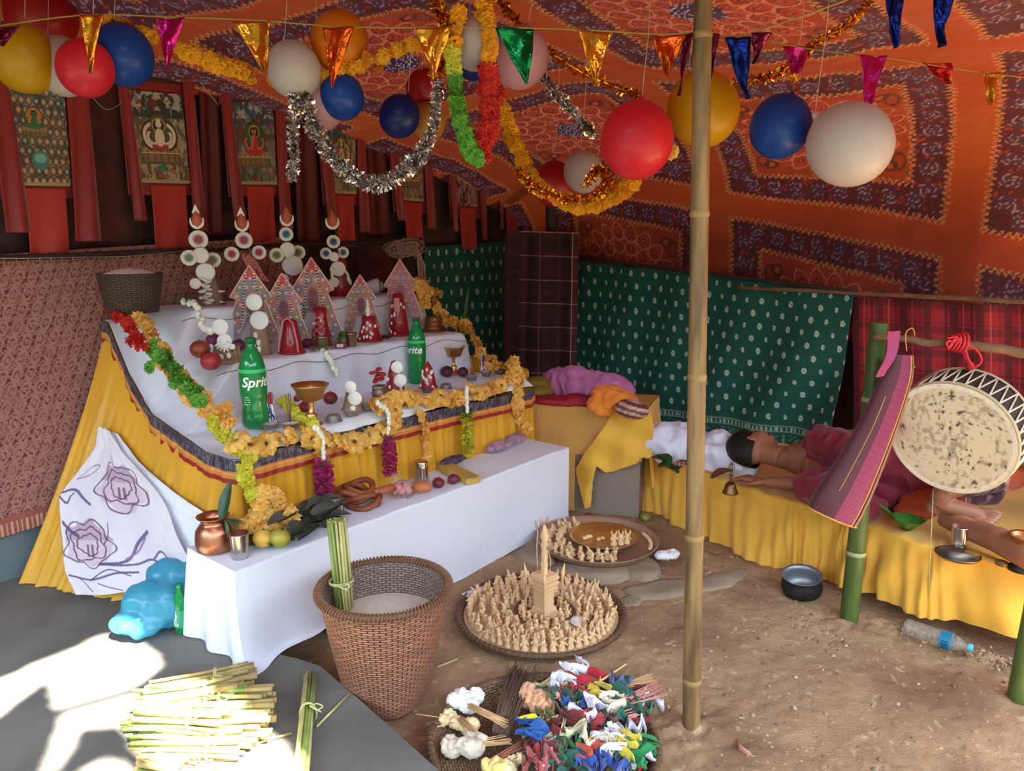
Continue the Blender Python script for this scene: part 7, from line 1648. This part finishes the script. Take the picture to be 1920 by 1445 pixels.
# water bottle lying on the ledge
a, b = at_z(1695,1180,.03), at_z(1822,1222,.03); d = (b-a); d.z = 0; L_ = d.length; M = basis(d, a+Vector((0,0,.034-.03+.01)), (0,0,1)); t = thing('water_bottle', 'empty clear water bottle with blue label and cap lying on the earth before the platform', 'bottle', a)
k_ = L_/.27; R_ = .033; pr_ = [(0,.004),(R_*.7,0),(R_,.012)]
for i in range(7): z = .03+i*.016; pr_ += [(R_,z),(R_*.90,z+.008)]
pr_ += [(R_,.150),(R_*.98,.19),(R_*.7,.225),(R_*.40,.245),(R_*.38,.258)]; MB().lathe([(r, z*k_) for r, z in pr_], 32, M=M).build('bottle_body', M_clear, t); MB().lathe([(R_*1.015,.150*k_),(R_*1.015,.192*k_)], 32, M=M).build('blue_label', mat('blue_label', (40,140,180), .35, trans=.3), t); MB().lathe([(R_*.44,.255*k_),(R_*.45,.272*k_),(0,.274*k_)], 24, M=M).build('cap', mat('cyan_cap', (70,170,190), .4), t)
mb = MB()
for i in range(4):
    for j in range(3):
        a0 = PI*.5+.35*i-.3; r_ = R_*1.03; z = (.160+.009*j)*k_; mb.add([(r_*math.cos(a0+da), r_*math.sin(a0+da), z+dz) for da, dz in ((0,0),(.16,0),(.16,.005),(0,.005))], [(0,1,2,3)], 0, M)
mb.build('label_print', mat('navy_ink', (20,36,80), .5), t, smooth=False)

# ================================================================== drum, cord, bag
dc = at_y(1782,822,2.60); vd = (dc-CAM).normalized(); Rr = pxlen(110, dc); bx = (vd+Vector((.44,0,.50))).normalized(); DL = .15
drum = thing('frame_drum', 'large round drum with a pale mottled skin hanging by a red cord from the stick', 'drum', dc); M = basis(bx, dc)
nu = 90; TH_, RR_ = np.meshgrid(np.linspace(0,2*PI,121), np.linspace(0,1,46), indexing='ij'); xx, yy = RR_*np.cos(TH_)*Rr, RR_*np.sin(TH_)*Rr
c = np.broadcast_to(L3(206,190,160), xx.shape+(3,)).copy(); c = mixc(c, L3(190,160,136), fbm(xx*9, yy*9, 3, 3)*.6); c = mixc(c, L3(120,108,92), np.clip((fbm(xx*60, yy*110, 6, 3)+fbm(xx*9, yy*9, 7, 2)*.7-.35)*1.6, 0, .6)); c = mixc(c, L3(46,38,34), (fbm(xx*70, yy*80, 9, 2) > .78)*.9); c = mixc(c, L3(226,220,206), (RR_ > .93)*.6)
Mn = np.array(M); loc = np.stack([xx, yy, -.004-.002*np.cos(RR_*2), np.ones_like(xx)], -1); Pw = loc @ Mn.T
npgrid('drum_skin', Pw[..., :3], mat('hide', rough=.75, vcol=True, bump=.15, bscale=60), c, parent=drum)
MB().lathe([(Rr*.985,0),(Rr*1.0,.004),(Rr*1.0,DL),(Rr*.96,DL),(Rr*.96,.004)], 72, M=M).build('wooden_shell', mat('drum_shell', (58,40,34), .7, bump=.4, bscale=30), drum)
mb = MB().tube([M @ Vector((Rr*1.005*math.cos(a), Rr*1.005*math.sin(a), .006)) for a in np.linspace(0,2*PI,97)], .006, 8, caps=False).tube([M @ Vector((Rr*1.02*math.cos(a), Rr*1.02*math.sin(a), DL+.0)) for a in np.linspace(0,2*PI,97)], .005, 8, caps=False); mb.build('hoop', mat('hide_hoop', (190,170,136), .7, bump=.4, bscale=80), drum)
mb = MB(); nz_ = 34
for i in range(nz_):
    a0 = 2*PI*i/nz_; a1 = 2*PI*(i+.5)/nz_; a2 = 2*PI*(i+1)/nz_; f_ = lambda a, z: M @ Vector((Rr*1.025*math.cos(a), Rr*1.025*math.sin(a), z)); mb.tube([f_(a0,.008), f_(a1,DL)], .0032, 6).tube([f_(a1,DL), f_(a2,.008)], .0032, 6)
mb.build('lacing', mat('white_cord', (214,202,180), .7), drum)
st_pt = at_y(1795,642,gt.y-.17); up_ = max((M @ Vector((Rr*1.02*math.cos(a), Rr*1.02*math.sin(a), DL)) for a in np.linspace(0,2*PI,60)), key=lambda v: v.z)
mb = MB().tube(smooth_path([up_, up_.lerp(st_pt,.4)+Vector((.006,0,0)), st_pt], 14), .0028, 6)
for i in range(5): r = .022+.003*i; mb.tube([st_pt+Vector((-.03+.012*i,0,0))+Vector((.006*math.sin(a),r*math.cos(a),r*math.sin(a))) for a in np.linspace(0,2*PI,17)], .0045, 6)
for s_ in range(6): mb.tube(smooth_path([st_pt+Vector((-.01,-.02,.0)), st_pt+Vector((random.uniform(-.07,.0),-.03,random.uniform(0,.035))), st_pt+Vector((random.uniform(-.06,-.02),-.03,random.uniform(-.03,.02)))], 10), .003, 5)
mb.tube(smooth_path([st_pt+Vector((.01,-.02,0)), st_pt+Vector((.05,-.03,-.02)), st_pt+Vector((.075,-.03,-.06)), st_pt+Vector((.05,-.03,-.085)), st_pt+Vector((.025,-.03,-.05)), st_pt+Vector((.01,-.02,0))], 26), .0045, 6)
mb.ell(tuple(up_+Vector((0,-.01,.01))), (.014,.012,.02), seg=10, rings=8); tag(mb.build('cord', M_redcord, drum), 'red cord knotted round the stick')
tag(MB().tube([at_y(1750,915,2.72), at_y(1745,1020,2.66), at_y(1741,1118,2.62)], .0018, 5).build('hanging_thread', M_rope, None), 'thin beige string hanging down below the drum', 'string')
bagpts = [(1690,664,26),(1684,700,33),(1668,745,38),(1646,800,42),(1620,855,49),(1592,910,56),(1572,945,60),(1560,968,58)]
cs = [at_y(x, y, 2.70-.0*i) for i, (x, y, w_) in enumerate(bagpts)]; ws = [pxlen(b_[2], c_)*.86 for b_, c_ in zip(bagpts, cs)]
t = thing('drumstick_bag', 'long magenta brocade bag with gold piping hanging on the green bamboo post', 'bag', cs[-1]); CS = smooth_path(cs, 150); Wn = np.interp(np.linspace(0,1,151), np.linspace(0,1,len(ws)), ws)
Ub, Vb = np.meshgrid(np.linspace(0,2*PI,289), np.linspace(0,1,151), indexing='ij'); Pb = np.zeros(Ub.shape+(3,)); FR = []
for j in range(151):
    d = (CS[min(j+1,150)]-CS[max(j-1,0)]).normalized(); sx = (Vector((1,0,0))-d*d.x).normalized(); sy = d.cross(sx); sy = sy if sy.y < 0 else -sy; FR.append((CS[j], sx, sy, Wn[j]))
    for i in range(289): a = Ub[i,0]; Pb[i,j] = CS[j]+sx*math.cos(a)*Wn[j]+sy*math.sin(a)*Wn[j]*.55
c = np.broadcast_to(L3(120,22,66), Ub.shape+(3,)).copy(); aw = Ub*4; vw = Vb*30
fx = (aw+.5*np.floor(vw)) % 1-.5; fy = vw % 1-.5; rr = np.hypot(fx, fy); sw = abs(((rr*5-np.arctan2(fy, fx)/PI) % 1)-.5) < .2; c = mixc(c, L3(160,54,106), sw*(rr < .46)*.8)
lf = (Ub > 1.75)&(Ub < 4.4); c = mixc(c, L3(74,12,30), lf*1.0)  # left side painted dark maroon, its shade put into the colour
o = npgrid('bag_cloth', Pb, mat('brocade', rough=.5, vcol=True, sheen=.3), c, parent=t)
bot = [tuple(Pb[i*4, 150]) for i in range(72)]; ctr = tuple(CS[150]+(CS[150]-CS[146]).normalized()*.006); MB().add(bot+[ctr], [(i, (i+1) % 72, 72) for i in range(72)]).build('bag_base', mat('maroon_cloth', (104,16,40), .7), t)
topc = [tuple(Pb[i*4, 0]) for i in range(72)]; MB().add(topc+[tuple(CS[0])], [(i, (i+1) % 72, 72) for i in range(72)]).build('bag_top', MC['maroon_cloth'], t)
def seam(a, j0=0, j1=150, k=1.012): return [FR[j][0]+FR[j][1]*math.cos(a)*FR[j][3]*k+FR[j][2]*math.sin(a)*FR[j][3]*.55*k for j in range(j0, j1+1)]
M_gold = mat('gold_piping', (206,150,70), .5); mb = MB().tube(seam(.95), .0028, 6).tube(seam(.72), .0022, 6).tube(seam(2.1, 42, 114), .0014, 5); e_ = FR[150]; mb.tube([e_[0]+e_[1]*math.cos(a)*e_[3]*1.01+e_[2]*math.sin(a)*e_[3]*.555 for a in np.linspace(0,2*PI,49)], .0032, 6, caps=False); mb.build('piping', M_gold, t)
MB().tube(seam(.835), .0030, 6).build('zip', mat('dark_zip', (70,30,40), .5), t); z0 = seam(.835, 9, 15); MB().box((.007,.004,.028), M=basis((0,-1,0), z0[0]+Vector((0,-.006,-.01)))@rotM(0,0,PI/2+.3)).build('zip_pull', M_steel, t)
mb = MB(); pt_ = CS[0]; mb.grid(lambda u, v: tuple(at_y(1665+8*v-16*u+6*math.sin(u*5), 622+86*u, 2.66)+Vector((0,.01*math.sin(u*7),0))+Vector((.030*v*(1-.5*u),0,.004*v))), 14, 4); mb.build('strap', mat('magenta_strap', (150,46,96), .6), t); MB().tube(smooth_path([at_y(1700,658,2.68), at_y(1698,625,2.70), at_y(1712,616,2.72), at_y(1716,640,2.74)], 16), .0022, 5).build('hanging_loop', M_gold, t)

# ================================================================== people
def head_parts(par, M, hair_m, closed=False, skin=None):
    """local head: +y up the crown, +z out of the face, x to the person's left; about 0.23 tall"""
    skin = skin or M_skin; mb = MB()
    mb.ell((0,.02,-.01), (.075,.105,.092), M=M); mb.ell((0,-.055,.022), (.052,.055,.055), M=M); mb.ell((0,-.02,.03), (.062,.07,.055), M=M); mb.tube([M@Vector((0,.015,.078)), M@Vector((0,-.018,.104)), M@Vector((0,-.030,.094))], [.008,.013,.012], 8)
    for s_ in (-1, 1): mb.ell((s_*.077,-.005,-.012), (.010,.028,.017), M=M, seg=12, rings=8); mb.ell((s_*.014,-.030,.090), (.008,.007,.009), M=M, seg=8, rings=6); mb.ell((s_*.030,.030,.072), (.024,.007,.010), M=M, seg=10, rings=6); mb.ell((s_*.036,-.018,.062), (.022,.022,.016), M=M, seg=10, rings=8)
    mb.ell((0,-.058,.082), (.022,.006,.010), M=M, seg=10, rings=6); mb.ell((0,-.069,.079), (.019,.007,.010), M=M, seg=10, rings=6); mb.tube([M@Vector((0,-.06,-.015)), M@Vector((0,-.15,-.035))], [.052,.055], 14); return mb
def face_bits(par, M, hair_m, closed):
    mb = MB()
    for s_ in (-1, 1): mb.ell((s_*.031,.012,.074), (.013,.003 if closed else .008,.008), M=M, seg=10, rings=6)
    mb.build('eyes', mat('eye_dark', (40,26,22), .4), par); mb = MB()
    for s_ in (-1, 1): mb.tube([M@Vector((s_*.014,.034,.084)), M@Vector((s_*.032,.040,.080)), M@Vector((s_*.048,.034,.068))], [.003,.004,.002], 6)
    mb.build('eyebrows', hair_m, par); mb = MB(); mb.tube([M@Vector((-.022,-.064,.084)), M@Vector((0,-.062,.093)), M@Vector((.022,-.064,.084))], [.003,.0055,.003], 6).build('lips', mat('lips', (128,66,56), .5), par)
    mb = MB(); 
    for q in range(130):
        pass
    def fn(u, v):
        th = u*2*PI; ph = v*PI*.56; x = .083*math.sin(ph)*math.sin(th); z = -.014+.100*math.sin(ph)*math.cos(th); y = .024+.112*math.cos(ph)
        if z > .045 and y < .07: y = .07+(.07-y)*.1
        if z < -.02: y -= .035*v*v
        b_ = .004*math.sin(th*21)*v; return M@Vector((x*(1+b_*4), y, z*(1+b_)))
    mb.grid(fn, 40, 14); mb.build('hair', hair_m, par)
HAIR = mat('black_hair', (20,16,15), .6, bump=.6, bscale=90, stretch=(1,1,.3))
def hand(mb, M, s_=1):
    """palm at origin, fingers along +y, thumb on the -x*s_ side"""
    mb.ell((0,.045,0), (.040,.050,.014), M=M); mb.ell((-.022*s_,.025,.004), (.020,.030,.014), M=M)
    for x, l, c_ in ((-.030,.072,0),(-.010,.080,1),(.010,.074,2),(.029,.058,3)): x *= s_; mb.tube([M@Vector((x*.85,.07,0)), M@Vector((x*1.0,.085+l*.35,.004)), M@Vector((x*1.03,.085+l*.75,-.008)), M@Vector((x,.085+l*.98,-.024))], [.0105,.0095,.0085,.0065], 8)
    mb.tube([M@Vector((-.030*s_,.020,.002)), M@Vector((-.054*s_,.050,-.004)), M@Vector((-.060*s_,.080,-.010))], [.013,.0105,.008], 8)
def foot(mb, M, s_=1):
    """heel at origin, toes towards +x, sole at z=0"""
    mb.ell((.0,0,.034), (.038,.032,.034), M=M); mb.tube([M@Vector((.012,0,.105)), M@Vector((.02,0,.06)), M@Vector((.07,0,.046)), M@Vector((.13,s_*.004,.028)), M@Vector((.165,s_*.006,.018))], [.034,.036,.034,.036,.026], 14, flat=1.15)
    mb.ell((.125,s_*.006,.022), (.05,.044,.020), M=M)
    for i, (y, x, r) in enumerate([(.033,.232,.0135),(.014,.228,.0098),(-.002,.220,.0092),(-.017,.210,.0086),(-.031,.198,.0082)]): y *= s_; mb.tube([M@Vector((.150,y*.9,.020)), M@Vector((x-.028,y*1.03,.026)), M@Vector((x-.006,y*1.06,.018)), M@Vector((x,y*1.06,.014))], [r*1.05,r*.9,r*1.05,r*.7], 10)
# person sitting cross-legged at the right end, legs reaching into view under the drum
PT = BT+.012
hipc = F(2.32,-2.78,PT+.11); pa = thing('person', 'person in an orange skirt sitting cross-legged, one bare foot showing below the drum', 'person', Vector((hipc.x, hipc.y, PT)))
pa['category'] = 'person'
mb = MB()
heel = at_z(1762,992,PT+.03); heel = Vector((heel.x, heel.y+.05, PT)); toe = at_z(1858,1012,PT+.0); fd = (Vector((toe.x,toe.y,0))-Vector((heel.x,heel.y,0))).normalized()
Mf = Matrix((fd, Vector((-fd.y, fd.x, 0)), Vector((0,0,1)))).transposed().to_4x4(); Mf.translation = heel+Vector((0,0,.075)); foot(mb, Mf @ rotM(.38,0,0), 1)
ankA = Mf @ rotM(.38,0,0) @ Vector((.012,0,.115)); kneeA = F(2.50,-2.26,PT+.21); hipA = hipc+KD*.05+ND*.10
mb.tube([ankA+(heel-ankA)*.25, ankA, ankA.lerp(kneeA,.35)+Vector((0,0,.01)), ankA.lerp(kneeA,.7), kneeA, kneeA.lerp(hipA,.5)+Vector((0,0,.02)), hipA], [.036,.036,.050,.056,.062,.078,.095], 16)
ankB = heel+fd*.045+Vector((.0,.02,.055)); kneeB = at_z(1990,1068,PT+.06)
shinm = ankB.lerp(kneeB,.5)+Vector((0,0,.01)); hipB = hipc-KD*.02-ND*.10
mb.tube([ankB, ankB.lerp(kneeB,.25), shinm, ankB.lerp(kneeB,.75), kneeB, kneeB.lerp(hipB,.5)+Vector((0,0,.03)), hipB], [.032,.040,.050,.052,.060,.078,.095], 16)
Mb = Matrix.Translation(ankB-fd*.03-Vector((0,.0,.0)))@rotM(1.2,0,2.6); 
tor = [hipc, hipc+Vector((0,.0,.14)), hipc+Vector((-.01,-.02,.30)), hipc+Vector((-.02,-.04,.42)), hipc+Vector((-.02,-.05,.49))]; mb.tube(tor, [.15,.14,.155,.13,.06], 20, flat=.72)
sh = tor[3]; lat = ND
for s_ in (-1, 1):
    sp_ = sh+lat*.17*s_+Vector((0,0,.01)); el_ = sp_+lat*.05*s_-KD*.08-Vector((0,0,.25)); wr = (kneeA if s_ > 0 else kneeB)+Vector((0,.0,.075))+(hipc-(kneeA if s_ > 0 else kneeB))*.22
    mb.tube([sh+lat*.09*s_, sp_, sp_.lerp(el_,.5), el_, el_.lerp(wr,.5), wr], [.06,.055,.046,.038,.034,.025], 12); hd = ((kneeA if s_ > 0 else kneeB)-wr).normalized(); Mh = basis((0,0,1), wr, (hd.y,-hd.x,0)); hand(mb, Mh, s_)
Mhd = Matrix((Vector((ND.x, ND.y, 0)), Vector((0,0,1)), Vector((-KD.x,-KD.y,-.15)).normalized())).transposed().to_4x4(); Mhd.translation = tor[4]+Vector((-.02,-.02,.13)); hm = head_parts(pa, Mhd, HAIR); mb.v += []; off_ = len(mb.v); mb.add(hm.v, hm.f)
fuse('body', mb, M_skin, pa, .0042, 3); face_bits(pa, Mhd, HAIR, False)
mb = MB()
for i in range(5):
    y = [.033,.014,-.002,-.017,-.031][i]; x = [.232,.228,.220,.210,.198][i]; mb.ell((x-.006, y*1.06, .026), (.007,.006,.0025), M=Mf @ rotM(.38,0,0), seg=8, rings=5)
mb.build('toenails', mat('nail', (196,150,130), .35), pa)
mb = MB().tube([ankA.lerp(kneeA,.12)+Vector((0,0,.012)), ankA.lerp(kneeA,.35)+Vector((0,0,.01)), ankA.lerp(kneeA,.7), kneeA+Vector((0,0,.0)), kneeA.lerp(hipA,.5)+Vector((0,0,.02)), hipA], [.050,.066,.080,.086,.10,.13], 16); mb.tube([kneeB.lerp(hipB,.1), kneeB.lerp(hipB,.5)+Vector((0,0,.03)), hipB], [.085,.10,.13], 16); mb.ell(tuple(hipc+Vector((0,0,-.01))), (.19,.17,.10))
mb.ell(tuple(at_z(1725,962,PT+.03)+Vector((.0,.03,.0))), (.09,.06,.022)); mb.ell(tuple(at_z(1860,955,PT+.05)+Vector((0,.10,.04))), (.10,.07,.05)); mb.ell(tuple(at_z(1800,950,PT+.05)+Vector((0,.06,.04))), (.13,.07,.06)); mb.ell(tuple(at_z(1745,955,PT+.04)+Vector((0,.06,.02))), (.10,.06,.04))
def foldd(a, fr, seed): return lambda co: a*np.array([(1-abs(noise.noise(Vector((c[0]*fr,c[1]*fr,c[2]*fr*.5+seed))))*2.6) for c in co])
o = fuse('skirt', mb, M_printd, pa, .009, 3, disp=foldd(.010, 9, 3)); ca = o.data.color_attributes.new('Col', 'FLOAT_COLOR', 'POINT'); po = wloc(pa)
vc_ = np.zeros((len(o.data.vertices), 3), np.float32); o.data.vertices.foreach_get('co', vc_.ravel()); co = np.zeros(len(o.data.vertices)*3, np.float32); o.data.vertices.foreach_get('co', co); co = co.reshape(-1,3)+np.array(po)
kk_, nn_v = (co[:,0]-OX)*CT+(co[:,1]-OY)*ST, -(co[:,0]-OX)*ST+(co[:,1]-OY)*CT; cc = np.broadcast_to(L3(168,66,24), co.shape).copy()
s_ = nn_v+2.12; bandm = abs(s_) < .075; zg = abs(abs(s_)-.068-.008*(abs((kk_*30) % 1-.5)*2-.5)) < .006; cc = mixc(cc, L3(70,30,48), bandm*1.0); cc = mixc(cc, L3(190,150,120), zg*1.0); cc = mixc(cc, L3(150,110,120), (bandm & (abs(((kk_*18) % 1)-.5) < .08))*.7)
ca.data.foreach_set('color', np.concatenate([cc, np.ones((len(cc),1))], 1).astype(np.float32).ravel())
mb = MB().tube(tor[:4]+[tor[3]+Vector((0,0,.035))], [.165,.155,.168,.145,.085], 20, flat=.76)
for s_ in (-1, 1): sp_ = sh+lat*.17*s_+Vector((0,0,.01)); el_ = sp_+lat*.05*s_-KD*.08-Vector((0,0,.25)); mb.tube([sh+lat*.09*s_, sp_, sp_.lerp(el_,.5), sp_.lerp(el_,.8)], [.075,.066,.058,.052], 12)
fuse('blouse', mb, mat('dark_maroon_cloth', (84,22,34), .8), pa, .009, 3, disp=foldd(.006, 11, 8))
# person lying asleep with the head on the white bundle
hp = F(2.12,-1.13,BT+.165); pb_ = thing('person', 'person in a maroon robe lying on the platform, dark-haired head on white bundle', 'person', F(2.15,-1.6,BT+.012)); nk = F(2.16,-1.30,BT+.13); ch = F(2.2,-1.52,BT+.15); hb_ = F(2.25,-1.95,BT+.14)
fz = (KD*.80+Vector((0,0,.55))).normalized(); upv = (ND-fz*ND.dot(fz)).normalized(); Ml = Matrix((upv.cross(fz), upv, fz)).transposed().to_4x4(); Ml.translation = hp
hm = head_parts(pb_, Ml, HAIR, True); mb = MB().add(hm.v, hm.f); mb.tube([Ml @ Vector((0,-.05,-.02)), Ml @ Vector((0,-.11,-.03)), nk, F(2.18,-1.40,BT+.14)], [.055,.052,.062,.09], 14); mb.tube([nk, ch, F(2.23,-1.75,BT+.14), hb_], [.07,.13,.12,.135], 20, flat=.85)
for dz, kk2 in ((.0,2.0),(.06,2.05)): kn_ = F(kk2+.58,-2.0,BT+.09+dz); an_ = F(kk2+.76,-1.66,BT+.06+dz); mb.tube([hb_, hb_.lerp(kn_,.5), kn_, kn_.lerp(an_,.5), an_], [.10,.085,.06,.052,.034], 14); Mft = basis((0,0,1), an_-Vector((0,0,.05)), ND*.3+KD*.3); foot(mb, Mft, 1)
arm_e = F(1.98,-1.48,BT+.08); arm_w = F(1.97,-1.26,BT+.05); mb.tube([F(2.12,-1.42,BT+.13), F(2.03,-1.46,BT+.10), arm_e, arm_w], [.055,.046,.038,.026], 12); Mh = basis((0,0,1), arm_w, (ND.y,-ND.x,0)); hand(mb, Mh, 1)
ol = F(2.05,-1.66,BT+.26); ow = F(1.93,-1.62,BT+.10); mb.tube([F(2.16,-1.44,BT+.25), ol, F(1.96,-1.66,BT+.20), ow], [.055,.046,.036,.026], 12); hand(mb, basis((0,0,1), ow, (-KD.y,KD.x,0)), -1)
fuse('body', mb, M_skin, pb_, .0055, 3); face_bits(pb_, Ml, HAIR, True)
mb = MB().tube([F(2.17,-1.36,BT+.13), ch, F(2.2,-1.75,BT+.14), hb_, F(2.22,-2.02,BT+.12)], [.09,.155,.15,.16,.12], 20, flat=.9); mb.ell(tuple(F(1.98,-1.55,BT+.08)), (.17,.13,.08), M=None); mb.ell(tuple(F(1.90,-1.66,BT+.05)), (.14,.11,.05)); mb.ell(tuple(F(2.12,-1.74,BT+.06)), (.14,.12,.06)); mb.ell(tuple(F(2.20,-1.88,BT+.09)), (.12,.11,.08)); mb.ell(tuple(F(2.48,-1.96,BT+.09)), (.15,.12,.09)); mb.tube([F(2.14,-1.42,BT+.24), F(2.04,-1.66,BT+.24), F(1.95,-1.64,BT+.16)], [.075,.07,.055], 12)
fuse('robe', mb, mat('maroon_robe', (126,26,46), .75, sheen=.2), pb_, .007, 2, disp=foldd(.016, 13, 5))
